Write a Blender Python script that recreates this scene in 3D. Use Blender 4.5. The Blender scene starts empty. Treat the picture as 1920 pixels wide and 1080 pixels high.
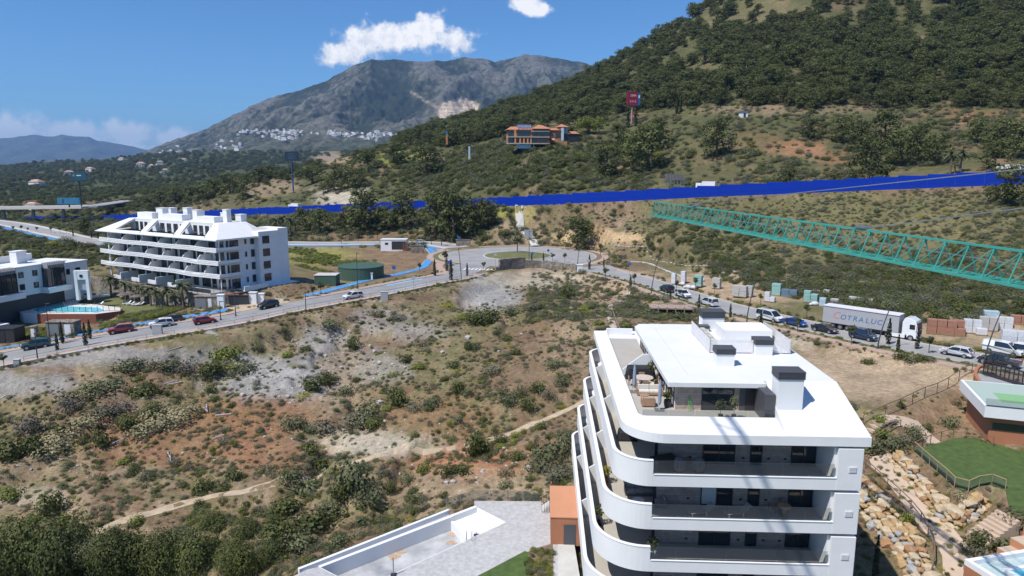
import bpy, bmesh, math, random
import numpy as np
from math import radians, sin, cos, tan, atan2, atan, sqrt, pi, log, exp, hypot
# ------------------------------------------------------------------ camera, sky, sun, exposure
SC = bpy.context.scene
COL = SC.collection
PITCH = radians(9.8)
CAM_Z = 27.5
FPX = 1280.0
cam_data = bpy.data.cameras.new("camera")
cam_data.sensor_width = 36.0
cam_data.lens = 36.0 * FPX / 1920.0
cam_data.clip_start = 0.5
cam_data.clip_end = 60000
cam = bpy.data.objects.new("camera", cam_data)
COL.objects.link(cam)
cam.location = (0, 0, CAM_Z)
cam.rotation_euler = (pi / 2 - PITCH, 0, 0)
SC.camera = cam
SUN_EL = radians(57)
LIGHT_AZ = radians(38)           # light travels towards +x and +y (right and away)
sun_from = (-cos(LIGHT_AZ) * cos(SUN_EL), -sin(LIGHT_AZ) * cos(SUN_EL), sin(SUN_EL))
world = bpy.data.worlds.new("World")
SC.world = world
world.use_nodes = True
wn, wl = world.node_tree.nodes, world.node_tree.links
wn.clear()
w_out = wn.new("ShaderNodeOutputWorld")
w_bg = wn.new("ShaderNodeBackground")
w_sky = wn.new("ShaderNodeTexSky")
w_sky.sky_type = 'NISHITA'
w_sky.sun_disc = False
w_sky.sun_elevation = SUN_EL
w_sky.sun_rotation = atan2(sun_from[0], sun_from[1])
w_sky.altitude = 200
w_sky.air_density = 1.0
w_sky.dust_density = 0.5
w_sky.ozone_density = 4.0
w_bg.inputs["Strength"].default_value = 0.13
wl.new(w_bg.outputs[0], w_out.inputs[0])
def pix_dir(u, v):
 r = (u - 960.0) / FPX
 d = (v - 540.0) / FPX
 return (r, cos(PITCH) - d * sin(PITCH), -sin(PITCH) - d * cos(PITCH))
def build_sky():
 """blue sky with cumulus: each cloud is a cluster of soft puffs at fixed sky directions, broken up by noise"""
 def N(t, **k):
  n = wn.new(t)
  for a, b in k.items():
   setattr(n, a, b)
  return n
 def math_(op, a, b=None, clamp=False):
  n = N("ShaderNodeMath", operation=op)
  n.use_clamp = clamp
  for i, s in enumerate((a, b)):
   if s is None:
    continue
   if isinstance(s, (int, float)):
    n.inputs[i].default_value = s
   else:
    wl.new(s, n.inputs[i])
  return n.outputs[0]
 tc = N("ShaderNodeTexCoord")
 sep = N("ShaderNodeSeparateXYZ")
 wl.new(tc.outputs["Generated"], sep.inputs[0])
 ysafe = math_('MAXIMUM', sep.outputs[1], 0.05)
 ax = math_('DIVIDE', sep.outputs[0], ysafe)
 az = math_('DIVIDE', sep.outputs[2], ysafe)
 front = math_('GREATER_THAN', sep.outputs[1], 0.1)
 comb = N("ShaderNodeCombineXYZ")
 wl.new(ax, comb.inputs[0]); wl.new(az, comb.inputs[1])
 def noise(scale, detail, rough, off=(0, 0, 0)):
  mp = N("ShaderNodeMapping")
  mp.inputs["Location"].default_value = off
  wl.new(comb.outputs[0], mp.inputs[0])
  n = N("ShaderNodeTexNoise")
  n.inputs["Scale"].default_value = scale
  n.inputs["Detail"].default_value = detail
  n.inputs["Roughness"].default_value = rough
  wl.new(mp.outputs[0], n.inputs["Vector"])
  return n.outputs["Fac"]
 def blob(u, v, ru, rv):
  d = pix_dir(u, v)
  cx, cz = d[0] / d[1], d[2] / d[1]
  dx = math_('DIVIDE', math_('SUBTRACT', ax, cx), ru / FPX)
  dz = math_('DIVIDE', math_('SUBTRACT', az, cz), rv / FPX)
  r2 = math_('ADD', math_('MULTIPLY', dx, dx), math_('MULTIPLY', dz, dz))
  return math_('SUBTRACT', 1.0, math_('SQRT', r2))
 def union(items, k=None):
  o = items[0]
  for i in items[1:]:
   n = N("ShaderNodeMath", operation='SMOOTH_MAX')
   wl.new(o, n.inputs[0]); wl.new(i, n.inputs[1])
   n.inputs[2].default_value = 0.18
   o = n.outputs[0]
  return o
 main = union([blob(640, 104, 62, 26), blob(690, 74, 66, 40), blob(735, 70, 72, 36), blob(800, 60, 66, 44),
                  blob(855, 76, 58, 30), blob(770, 78, 110, 28), blob(668, 92, 50, 34)])
 small = union([blob(985, 10, 46, 24), blob(1010, 16, 34, 18)])
 low = union([blob(30, 246, 110, 44), blob(130, 252, 130, 34), blob(240, 250, 110, 32), blob(320, 258, 80, 26),
                 blob(180, 280, 230, 24), blob(-160, 250, 160, 45)])
 n1 = noise(26.0, 6.0, 0.62)
 n2 = noise(60.0, 3.0, 0.6, (3.1, 1.7, 0))
 def density(m, amp, gain, bias):
  a = math_('ADD', m, math_('MULTIPLY', math_('SUBTRACT', n1, 0.5), amp))
  a = math_('ADD', a, math_('MULTIPLY', math_('SUBTRACT', n2, 0.5), amp * 0.35))
  return math_('MULTIPLY', math_('SUBTRACT', a, bias), gain, True)
 d_main = density(main, 2.3, 1.6, 0.08)
 d_small = math_('MULTIPLY', density(small, 1.7, 2.2, 0.14), 0.85)
 d_low = math_('MULTIPLY', density(low, 1.7, 1.7, 0.05), 0.62)
 dens = math_('MAXIMUM', math_('MAXIMUM', d_main, d_small), d_low)
 dens = math_('MULTIPLY', dens, front)
 ss = N("ShaderNodeMapRange", interpolation_type='SMOOTHSTEP')
 wl.new(dens, ss.inputs[0])
 n3 = noise(26.0, 6.0, 0.62, (0.006, -0.012, 0))
 lit = math_('ADD', math_('MULTIPLY', math_('SUBTRACT', n1, n3), 3.2), math_('ADD', math_('MULTIPLY', math_('SUBTRACT', az, pix_dir(760, 84)[2] / pix_dir(760, 84)[1]), 9.0), 0.72))
 lit = math_('MULTIPLY', math_('MINIMUM', math_('MAXIMUM', lit, 0.52), 1.0), 1.0)
 cr = N("ShaderNodeMix", data_type='RGBA')
 cr.inputs["A"].default_value = (4.0, 4.6, 5.7, 1)
 cr.inputs["B"].default_value = (7.4, 7.45, 7.6, 1)
 wl.new(lit, cr.inputs["Factor"])
 mix = N("ShaderNodeMix", data_type='RGBA')
 wl.new(ss.outputs[0], mix.inputs["Factor"])
 tint = N("ShaderNodeMix", data_type='RGBA', blend_type='MULTIPLY')     # deep clear spring blue
 tint.inputs["Factor"].default_value = 1.0
 wl.new(w_sky.outputs[0], tint.inputs["A"])
 tint.inputs["B"].default_value = (0.43, 0.68, 0.92, 1)
 wl.new(tint.outputs["Result"], mix.inputs["A"])
 wl.new(cr.outputs["Result"], mix.inputs["B"])
 wl.new(mix.outputs["Result"], w_bg.inputs["Color"])
build_sky()
world.cycles.sampling_method = 'MANUAL'
world.cycles.sample_map_resolution = 512
sun_data = bpy.data.lights.new("sun", 'SUN')
sun_data.energy = 4.5
sun_data.angle = radians(0.53)
sun_data.color = (1.0, 0.955, 0.885)
sun = bpy.data.objects.new("sun", sun_data)
COL.objects.link(sun)
from mathutils import Vector, Matrix
sun.rotation_euler = Vector((-sun_from[0], -sun_from[1], -sun_from[2])).to_track_quat('-Z', 'Y').to_euler()
sun.location = (-60, -40, 120)
SC.view_settings.view_transform = 'Standard'
SC.view_settings.look = 'None'
SC.view_settings.gamma = 1.0
SC.view_settings.use_curve_mapping = False
SC.view_settings.exposure = 0.15
cy = SC.cycles
cy.use_denoising = True
cy.max_bounces = 5
cy.diffuse_bounces = 2
cy.glossy_bounces = 2
cy.transmission_bounces = 4
cy.transparent_max_bounces = 10
cy.volume_bounces = 0
cy.use_adaptive_sampling = True
cy.adaptive_threshold = 0.02
cy.caustics_reflective = False
cy.caustics_refractive = False
cy.sample_clamp_indirect = 4.0
# ------------------------------------------------------------------ helpers
RNG = random.Random(7)
def px(u, v, z=None, D=None):
 """photo pixel -> world point, on the level z or at forward distance D"""
 d = pix_dir(u, v)
 t = (z - CAM_Z) / d[2] if D is None else D / d[1]
 return (d[0] * t, d[1] * t, CAM_Z + d[2] * t)
def zat(v, D):
 return px(960, v, D=D)[2]
def xat(u, D, v=400):
 return px(u, v, D=D)[0]
_perm = np.random.RandomState(11).permutation(512)
_grad = np.random.RandomState(12).uniform(0, 2 * pi, 512)
def pnoise(x, y, seed=0):
 x = np.asarray(x, float); y = np.asarray(y, float)
 xi = np.floor(x).astype(int); yi = np.floor(y).astype(int)
 xf = x - xi; yf = y - yi
 def g(ix, iy):
  h = _perm[(_perm[(ix + seed * 17) & 511] + iy) & 511]
  return _grad[h]
 u = xf * xf * xf * (xf * (xf * 6 - 15) + 10)
 v = yf * yf * yf * (yf * (yf * 6 - 15) + 10)
 def dot(a, dx, dy):
  return np.cos(a) * dx + np.sin(a) * dy
 n00 = dot(g(xi, yi), xf, yf); n10 = dot(g(xi + 1, yi), xf - 1, yf)
 n01 = dot(g(xi, yi + 1), xf, yf - 1); n11 = dot(g(xi + 1, yi + 1), xf - 1, yf - 1)
 return ((n00 * (1 - u) + n10 * u) * (1 - v) + (n01 * (1 - u) + n11 * u) * v) * 1.5
def fbm(x, y, octaves=5, seed=0, gain=0.5, ridged=False):
 s = 0.0; a = 1.0; f = 1.0; t = 0.0
 for o in range(octaves):
  n = pnoise(np.asarray(x) * f, np.asarray(y) * f, seed + o * 3)
  if ridged:
   n = 1 - 2 * np.abs(n)
  s = s + a * n; t += a; a *= gain; f *= 2.03
 return s / t
def sstep(a, b, x):
 t = np.clip((x - a) / (b - a), 0, 1)
 return t * t * (3 - 2 * t)
# ---- materials
MATS = {}
def mat(name, col, rough=0.7, var=0.12, scale=6.0, metallic=0.0, bump=0.0, col2=None, spec=0.5, detail=5.0, stretch=None, bscale=None):
 """principled material with procedural colour variation and fine relief in object coordinates"""
 if name in MATS:
  return MATS[name]
 m = bpy.data.materials.new(name)
 m.use_nodes = True
 nt = m.node_tree
 b = nt.nodes["Principled BSDF"]
 b.inputs["Roughness"].default_value = rough
 b.inputs["Metallic"].default_value = metallic
 b.inputs["Specular IOR Level"].default_value = spec
 tc = nt.nodes.new("ShaderNodeTexCoord")
 src = tc.outputs["Object"]
 if stretch:
  mp = nt.nodes.new("ShaderNodeMapping")
  mp.inputs["Scale"].default_value = stretch
  nt.links.new(src, mp.inputs[0]); src = mp.outputs[0]
 no = nt.nodes.new("ShaderNodeTexNoise")
 no.inputs["Scale"].default_value = scale
 no.inputs["Detail"].default_value = detail
 no.inputs["Roughness"].default_value = 0.6
 nt.links.new(src, no.inputs["Vector"])
 ra = nt.nodes.new("ShaderNodeValToRGB")
 c2 = col2 or tuple(min(1, c * (1 + var)) for c in col)
 c1 = tuple(c * (1 - var) for c in col)
 ra.color_ramp.elements[0].position = 0.3
 ra.color_ramp.elements[1].position = 0.7
 ra.color_ramp.elements[0].color = (*c1, 1)
 ra.color_ramp.elements[1].color = (*c2, 1)
 nt.links.new(no.outputs["Fac"], ra.inputs[0])
 nt.links.new(ra.outputs[0], b.inputs["Base Color"])
 if bump:
  n2 = nt.nodes.new("ShaderNodeTexNoise")
  n2.inputs["Scale"].default_value = bscale or scale * 4
  n2.inputs["Detail"].default_value = 6
  nt.links.new(src, n2.inputs["Vector"])
  bp = nt.nodes.new("ShaderNodeBump")
  bp.inputs["Strength"].default_value = bump
  bp.inputs["Distance"].default_value = 0.05
  nt.links.new(n2.outputs["Fac"], bp.inputs["Height"])
  nt.links.new(bp.outputs[0], b.inputs["Normal"])
 MATS[name] = m
 return m
def leaf_mat(name, dark, light, trans=0.25, rough=0.6):
 """foliage: colour differs from leaf clump to leaf clump and from plant to plant, some light passes through"""
 if name in MATS:
  return MATS[name]
 m = bpy.data.materials.new(name)
 m.use_nodes = True
 nt = m.node_tree
 b = nt.nodes["Principled BSDF"]
 out = nt.nodes["Material Output"]
 b.inputs["Roughness"].default_value = rough
 b.inputs["Specular IOR Level"].default_value = 0.25
 geo = nt.nodes.new("ShaderNodeNewGeometry")
 oi = nt.nodes.new("ShaderNodeObjectInfo")
 tc = nt.nodes.new("ShaderNodeTexCoord")
 no = nt.nodes.new("ShaderNodeTexNoise")
 no.inputs["Scale"].default_value = 0.9
 no.inputs["Detail"].default_value = 3
 nt.links.new(tc.outputs["Object"], no.inputs["Vector"])
 a1 = nt.nodes.new("ShaderNodeMath"); a1.operation = 'MULTIPLY_ADD'
 nt.links.new(geo.outputs["Random Per Island"], a1.inputs[0]); a1.inputs[1].default_value = 0.45
 a2 = nt.nodes.new("ShaderNodeMath"); a2.operation = 'MULTIPLY_ADD'
 nt.links.new(oi.outputs["Random"], a2.inputs[0]); a2.inputs[1].default_value = 0.45
 a3 = nt.nodes.new("ShaderNodeMath"); a3.operation = 'MULTIPLY_ADD'
 nt.links.new(no.outputs["Fac"], a3.inputs[0]); a3.inputs[1].default_value = 0.8; a3.inputs[2].default_value = -0.35
 nt.links.new(a3.outputs[0], a2.inputs[2]); nt.links.new(a2.outputs[0], a1.inputs[2])
 ra = nt.nodes.new("ShaderNodeValToRGB")
 ra.color_ramp.elements[0].color = (*dark, 1)
 ra.color_ramp.elements[1].color = (*light, 1)
 nt.links.new(a1.outputs[0], ra.inputs[0])
 nt.links.new(ra.outputs[0], b.inputs["Base Color"])
 if trans:
  tr = nt.nodes.new("ShaderNodeBsdfTranslucent")
  nt.links.new(ra.outputs[0], tr.inputs[0])
  mx = nt.nodes.new("ShaderNodeMixShader")
  mx.inputs[0].default_value = trans
  nt.links.new(b.outputs[0], mx.inputs[1]); nt.links.new(tr.outputs[0], mx.inputs[2])
  nt.links.new(mx.outputs[0], out.inputs[0])
 MATS[name] = m
 return m
def glass_mat(name, tint=(0.87, 0.89, 0.89), opacity=0.07, rough=0.02):
 """thin clear sheet glass"""
 if name in MATS:
  return MATS[name]
 m = bpy.data.materials.new(name)
 m.use_nodes = True
 nt = m.node_tree
 nt.nodes.clear()
 out = nt.nodes.new("ShaderNodeOutputMaterial")
 tr = nt.nodes.new("ShaderNodeBsdfTransparent"); tr.inputs[0].default_value = (*tint, 1)
 gl = nt.nodes.new("ShaderNodeBsdfPrincipled")
 gl.inputs["Base Color"].default_value = (0.30, 0.315, 0.33, 1)
 gl.inputs["Roughness"].default_value = rough
 fr = nt.nodes.new("ShaderNodeFresnel"); fr.inputs[0].default_value = 1.45
 ad = nt.nodes.new("ShaderNodeMath"); ad.operation = 'ADD'; ad.use_clamp = True
 ad.inputs[1].default_value = opacity
 nt.links.new(fr.outputs[0], ad.inputs[0])
 mx = nt.nodes.new("ShaderNodeMixShader")
 nt.links.new(ad.outputs[0], mx.inputs[0]); nt.links.new(tr.outputs[0], mx.inputs[1]); nt.links.new(gl.outputs[0], mx.inputs[2])
 nt.links.new(mx.outputs[0], out.inputs[0])
 MATS[name] = m
 return m
# ---- objects
def tag(o, label=None, cat=None, group=None, kind=None):
 if label:
  o["label"] = label
 if cat:
  o["category"] = cat
 if group:
  o["group"] = group
 if kind:
  o["kind"] = kind
 return o
def thing(name, label, cat, loc=(0, 0, 0), rz=0.0, group=None):
 o = bpy.data.objects.new(name, None)
 o.empty_display_size = 0.3
 COL.objects.link(o)
 o.location = loc
 o.rotation_euler = (0, 0, rz)
 return tag(o, label, cat, group)
def dup(o, loc=None, rz=None, scale=None, label=None, group=None, parent=None):
 c = o.copy()
 COL.objects.link(c)
 if parent is not None:
  c.parent = parent
 if loc is not None:
  c.location = loc
 if rz is not None:
  c.rotation_euler = (0, 0, rz)
 if scale is not None:
  c.scale = (scale, scale, scale) if isinstance(scale, (int, float)) else scale
 if label:
  c["label"] = label
 if group:
  c["group"] = group
 KIDS[c.name] = [dup(ch, parent=c) for ch in KIDS.get(o.name, ())]
 return c
KIDS = {}
class MB:
 """collects boxes, prisms, tubes and polygons and links them as ONE mesh object"""
 def __init__(s):
  s.v = []; s.f = []; s.mi = []; s.cur = 0
 def slot(s, i):
  s.cur = i
  return s
 def add(s, vs, fs):
  b = len(s.v)
  s.v += [tuple(p) for p in vs]
  for f in fs:
   s.f.append(tuple(b + i for i in f)); s.mi.append(s.cur)
  return s
 def poly(s, pts):
  return s.add(pts, [tuple(range(len(pts)))])
 def hexa(s, p):
  """p: 4 bottom points then 4 top points, counter-clockwise seen from above"""
  return s.add(p, [(3, 2, 1, 0), (4, 5, 6, 7), (0, 1, 5, 4), (1, 2, 6, 5), (2, 3, 7, 6), (3, 0, 4, 7)])
 def box(s, c, size, rz=0.0, taper=None):
  x, y, z = c; a, b, h = (q / 2 for q in size)
  ta, tb = taper or (1, 1)
  pts = []
  for k, (fa, fb) in ((-1, (1, 1)), (1, (ta, tb))):
   for (i, j) in ((-1, -1), (1, -1), (1, 1), (-1, 1)):
    lx, ly = i * a * fa, j * b * fb
    pts.append((x + lx * cos(rz) - ly * sin(rz), y + lx * sin(rz) + ly * cos(rz), z + k * h))
  return s.hexa(pts)
 def bx(s, x0, x1, y0, y1, z0, z1):
  return s.box(((x0 + x1) / 2, (y0 + y1) / 2, (z0 + z1) / 2), (abs(x1 - x0), abs(y1 - y0), abs(z1 - z0)))
 def prism(s, poly, z0, z1):
  """poly: 2d points ccw; z0/z1 numbers or lists"""
  n = len(poly)
  area = sum(poly[i][0] * poly[(i + 1) % n][1] - poly[(i + 1) % n][0] * poly[i][1] for i in range(n))
  if area < 0:
   poly = poly[::-1]
   if not isinstance(z0, (int, float)): z0 = list(z0)[::-1]
   if not isinstance(z1, (int, float)): z1 = list(z1)[::-1]
  zz0 = [z0] * n if isinstance(z0, (int, float)) else z0
  zz1 = [z1] * n if isinstance(z1, (int, float)) else z1
  vs = [(p[0], p[1], zz0[i]) for i, p in enumerate(poly)] + [(p[0], p[1], zz1[i]) for i, p in enumerate(poly)]
  fs = [tuple(range(n - 1, -1, -1)), tuple(range(n, 2 * n))]
  fs += [(i, (i + 1) % n, n + (i + 1) % n, n + i) for i in range(n)]
  return s.add(vs, fs)
 def tube(s, p0, p1, r0, r1=None, n=6, caps=True):
  r1 = r0 if r1 is None else r1
  a = Vector(p0); b = Vector(p1); d = (b - a)
  if d.length < 1e-6:
   return s
  d.normalize()
  e = Vector((0, 0, 1)) if abs(d.z) < 0.95 else Vector((1, 0, 0))
  x = d.cross(e).normalized(); y = d.cross(x)
  vs = []
  for c, r in ((a, r0), (b, r1)):
   for i in range(n):
    t = 2 * pi * i / n
    vs.append(tuple(c + x * (r * cos(t)) + y * (r * sin(t))))
  fs = [(i, n + i, n + (i + 1) % n, (i + 1) % n) for i in range(n)]
  if caps:
   fs += [tuple(range(n)), tuple(range(2 * n - 1, n - 1, -1))]
  return s.add(vs, fs)
 def path(s, pts, r, n=5):
  for i in range(len(pts) - 1):
   r0 = r[i] if isinstance(r, (list, tuple)) else r
   r1 = r[i + 1] if isinstance(r, (list, tuple)) else r
   s.tube(pts[i], pts[i + 1], r0, r1, n)
  return s
 def bar(s, p0, p1, w, h):
  """square bar from p0 to p1, w wide, h high"""
  a = Vector(p0); b = Vector(p1); d = (b - a).normalized()
  e = Vector((0, 0, 1)) if abs(d.z) < 0.99 else Vector((0, 1, 0))
  x = d.cross(e).normalized() * (w / 2); y = x.cross(d).normalized() * (h / 2)
  p = [a - x - y, a + x - y, a + x + y, a - x + y, b - x - y, b + x - y, b + x + y, b - x + y]
  return s.add([tuple(q) for q in p], [(0, 1, 2, 3), (7, 6, 5, 4), (0, 4, 5, 1), (1, 5, 6, 2), (2, 6, 7, 3), (3, 7, 4, 0)])
 def lathe(s, prof, c=(0, 0, 0), n=10):
  vs = []
  for (r, z) in prof:
   for i in range(n):
    t = 2 * pi * i / n
    vs.append((c[0] + r * cos(t), c[1] + r * sin(t), c[2] + z))
  fs = []
  for k in range(len(prof) - 1):
   fs += [(k * n + i, k * n + (i + 1) % n, (k + 1) * n + (i + 1) % n, (k + 1) * n + i) for i in range(n)]
  fs += [tuple(range(n - 1, -1, -1)), tuple(range((len(prof) - 1) * n, len(prof) * n))]
  return s.add(vs, fs)
 def mesh(s, name, mats, smooth=False):
  me = bpy.data.meshes.new(name)
  me.from_pydata(s.v, [], s.f)
  for m in (mats if isinstance(mats, (list, tuple)) else [mats]):
   me.materials.append(m)
  if s.cur or any(s.mi):
   me.polygons.foreach_set("material_index", s.mi)
  if smooth:
   me.polygons.foreach_set("use_smooth", [True] * len(s.f))
  me.update()
  return me
 def build(s, name, mats, parent=None, smooth=False, bevel=0.0, loc=None, rz=0.0):
  o = bpy.data.objects.new(name, s.mesh(name, mats, smooth))
  COL.objects.link(o)
  if loc is not None:
   o.location = loc
  o.rotation_euler = (0, 0, rz)
  if parent is not None:
   o.parent = parent
   KIDS.setdefault(parent.name, []).append(o)
  if bevel:
   md = o.modifiers.new("bevel", 'BEVEL')
   md.width = bevel; md.segments = 2; md.limit_method = 'ANGLE'; md.angle_limit = radians(40)
  return o
def inst(mesh, name, parent=None, loc=(0, 0, 0), rz=0.0, scale=None):
 """a further object that shares mesh data"""
 o = bpy.data.objects.new(name, mesh)
 COL.objects.link(o)
 o.location = loc; o.rotation_euler = (0, 0, rz)
 if scale is not None:
  o.scale = (scale, scale, scale) if isinstance(scale, (int, float)) else scale
 if parent is not None:
  o.parent = parent
  KIDS.setdefault(parent.name, []).append(o)
 return o
def in_poly(x, y, poly):
 x = np.asarray(x); y = np.asarray(y)
 r = np.zeros(x.shape, bool)
 n = len(poly)
 for i in range(n):
  x0, y0 = poly[i][0], poly[i][1]; x1, y1 = poly[(i + 1) % n][0], poly[(i + 1) % n][1]
  c = ((y0 > y) != (y1 > y)) & (x < (x1 - x0) * (y - y0) / ((y1 - y0) or 1e-9) + x0)
  r ^= c
 return r
def poly_dist(x, y, line, closed=False):
 """distance to a polyline, and the z of the nearest point on it"""
 x = np.asarray(x, float); y = np.asarray(y, float)
 best = np.full(x.shape, 1e18); bz = np.zeros(x.shape); side = np.zeros(x.shape)
 pts = list(line) + ([line[0]] if closed else [])
 for i in range(len(pts) - 1):
  ax, ay = pts[i][:2]; bx, by = pts[i + 1][:2]
  az = pts[i][2] if len(pts[i]) > 2 else 0; bz_ = pts[i + 1][2] if len(pts[i + 1]) > 2 else 0
  dx, dy = bx - ax, by - ay
  t = np.clip(((x - ax) * dx + (y - ay) * dy) / (dx * dx + dy * dy + 1e-12), 0, 1)
  d = (x - ax - t * dx) ** 2 + (y - ay - t * dy) ** 2
  m = d < best
  best = np.where(m, d, best); bz = np.where(m, az + t * (bz_ - az), bz)
  side = np.where(m, np.sign(dx * (y - ay) - dy * (x - ax)), side)
 return np.sqrt(best), bz, side
def resample(line, step):
 """even points along a smooth curve through the given points"""
 P = [Vector(p if len(p) > 2 else (*p, 0)) for p in line]
 ext = [P[0] * 2 - P[1]] + P + [P[-1] * 2 - P[-2]]
 dense = []
 for i in range(1, len(ext) - 2):
  a, b, c, d = ext[i - 1:i + 3]
  for k in range(12):
   t = k / 12
   dense.append(0.5 * ((2 * b) + (c - a) * t + (2 * a - 5 * b + 4 * c - d) * t * t + (3 * b - a - 3 * c + d) * t ** 3))
 dense.append(P[-1])
 out = [dense[0]]; acc = 0
 for i in range(1, len(dense)):
  acc += (dense[i] - dense[i - 1]).length
  if acc >= step:
   out.append(dense[i]); acc = 0
 if (out[-1] - dense[-1]).length > step * 0.3:
  out.append(dense[-1])
 return out
def offset(line, d):
 """shift a line sideways by d (left of its direction is positive)"""
 out = []
 for i, p in enumerate(line):
  a = line[max(i - 1, 0)]; b = line[min(i + 1, len(line) - 1)]
  t = Vector((b[0] - a[0], b[1] - a[1], 0)).normalized()
  dd = d[i] if isinstance(d, (list, tuple)) else d
  out.append(Vector((p[0] - t.y * dd, p[1] + t.x * dd, p[2])))
 return out
# ------------------------------------------------------------------ lines of roads, level platforms
def lz(pts):
 return [px(u, v, z=z) for (u, v, z) in pts]
ROUND_C = (1.8, 221.0, 0.0)
ROUND_R = 25.0
LEFT_ROAD = resample(lz([(912, 487, 0), (884, 502, 0), (850, 517, 0), (780, 530, -0.1), (680, 550, -0.5), (580, 568, -1.0), (500, 583, -1.5), (415, 601, -2.0),
                         (222, 632, -3.0), (130, 648, -3.5), (44, 664, -4.0), (-120, 694, -4.8), (-300, 724, -5.6)]), 3.0)
RIGHT_ROAD = resample(lz([(1098, 500, 0), (1150, 512, 0), (1218, 530, 0), (1296, 556, 0), (1380, 580, 0), (1469, 601, 0), (1565, 622, 0), (1681, 646, 0),
                          (1780, 664, 0), (1900, 686, 0), (2050, 716, 0)]), 3.0)
UPPER_ROAD = resample(lz([(858, 464, 0.0), (800, 456, 0.3), (700, 456, 0.5), (600, 457, 0.6), (530, 456, 0.6)]) +
                      [px(400, 455, D=268), px(280, 460, D=262), px(180, 453, D=262), px(100, 437, D=272), px(20, 420, D=300), px(-80, 408, D=340)], 4.0)
FENCE = [px(u, v, D=D) for (u, v, D) in ((2150, 336, 165), (1920, 345, 183), (1750, 352, 196), (1600, 358, 208), (1350, 368, 229), (1100, 380, 256), (980, 385, 275), (870, 390, 300),
                                         (750, 393, 320), (640, 397, 338), (500, 402, 365), (300, 410, 430), (200, 414, 480), (70, 414, 560), (40, 414, 585))]
TRACK = resample([px(u, v, D=D) for (u, v, D) in ((1006, 455, 248), (994, 444, 257), (979, 432, 266), (972, 420, 277), (975, 409, 290))], 2.0)
MOTORWAY = offset([Vector(p) for p in FENCE], -12.0)
_cz = [(0, 1080, -15), (480, 1080, -12.5), (250, 990, -13.5), (0, 900, -12), (0, 760, -8), (0, 705, -5), (400, 900, -12), (400, 700, -6.5), (500, 620, -3.5),
       (700, 900, -10.5), (700, 780, -8.5), (700, 650, -5), (700, 580, -1.8), (560, 820, -10), (250, 800, -9.5), (200, 710, -5.5), (960, 900, -8.2), (960, 780, -6.5), (960, 650, -3),
       (960, 560, -1.6), (960, 525, -1.5), (1010, 520, -1.3), (1060, 700, -3.2), (1060, 800, -6), (1020, 900, -7.6), (1150, 600, -.5), (1600, 700, -1), (1700, 740, -1.5), (1620, 790, -3.2), (1780, 770, -3.2), (1500, 650, -.6),
       (1650, 870, -4.5), (1740, 800, -3.5), (1850, 860, -3), (1790, 1040, -6), (1690, 1010, -6.2), (1920, 780, -2.2), (1920, 980, -5), (1160, 480, .2), (1300, 515, .5),
       (1440, 548, .6), (1600, 582, .7), (1760, 605, .9), (1920, 612, 1.0), (2100, 640, 1.0), (1900, 690, 0), (2100, 800, -2), (-200, 1000, -15), (-200, 800, -9),
       (600, 500, -1.2), (700, 490, -.6), (560, 470, .2), (760, 480, -.2), (400, 585, -2.2), (80, 560, -4.5), (230, 580, -3), (0, 640, -4.5), (-150, 620, -5), (-150, 560, -5),
       (900, 470, 0), (1050, 460, 0.2), (620, 1000, -10.5), (800, 930, -8.8), (2300, 1000, -5)]
_cd = [(320, 500, 190), (420, 500, 175), (100, 480, 225), (0, 470, 230), (180, 470, 240), (60, 440, 262), (-80, 460, 250), (700, 440, 285), (600, 440, 295), (780, 430, 280),
       (850, 432, 275), (980, 440, 255), (1060, 428, 250), (1140, 455, 225), (1250, 440, 205), (1400, 460, 185), (1600, 480, 170), (1750, 480, 160), (1920, 470, 150), (2100, 480, 145),
       (1400, 400, 212), (1650, 400, 192), (1850, 390, 172),
       (1920, 300, 232), (1920, 200, 300), (1920, 100, 380), (1920, 0, 470), (1920, -200, 700), (2200, 250, 240), (2200, 0, 420), (2200, -200, 700),
       (1700, 310, 250), (1700, 235, 300), (1700, 150, 370), (1700, 50, 470), (1700, -80, 600), (1700, -150, 900),
       (1500, 330, 252), (1500, 220, 315), (1500, 105, 420), (1500, 0, 540), (1500, -80, 680),
       (1340, 345, 262), (1340, 228, 335), (1340, 145, 440), (1340, 70, 540), (1340, 8, 640),
       (1230, 240, 360), (1240, 68, 640), (1140, 358, 285), (1140, 300, 330), (1140, 248, 375), (1140, 195, 480), (1140, 130, 650),
       (1000, 365, 300), (1000, 300, 338), (1000, 268, 362), (1000, 235, 440), (1000, 195, 700),
       (870, 372, 330), (870, 312, 385), (870, 280, 440), (870, 248, 800), (760, 376, 345), (760, 325, 405), (760, 272, 520), (790, 262, 720),
       (640, 383, 360), (640, 355, 410), (640, 305, 490), (550, 388, 385), (550, 358, 430), (550, 328, 500), (450, 393, 410), (450, 350, 510),
       (350, 400, 440), (350, 372, 540), (200, 402, 520), (200, 352, 1100), (60, 398, 600), (0, 362, 1000), (-200, 362, 1000), (-200, 405, 650),
       (0, 336, 1500), (200, 326, 1500), (400, 322, 1500), (600, 325, 1500), (-300, 338, 1500),
       (0, 315, 2300), (100, 309, 2300), (200, 305, 2300), (300, 293, 2300), (400, 290, 2300), (600, 290, 2300), (800, 290, 2300), (1000, 290, 2300), (-300, 318, 2300), (-600, 320, 2300)]
_ctrl = [px(u, v, z=z) for (u, v, z) in _cz] + [px(u, v, D=D) for (u, v, D) in _cd]
_ctrl += [p for p in FENCE] + [(p.x, p.y, p.z) for p in MOTORWAY[1:-1]]
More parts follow.
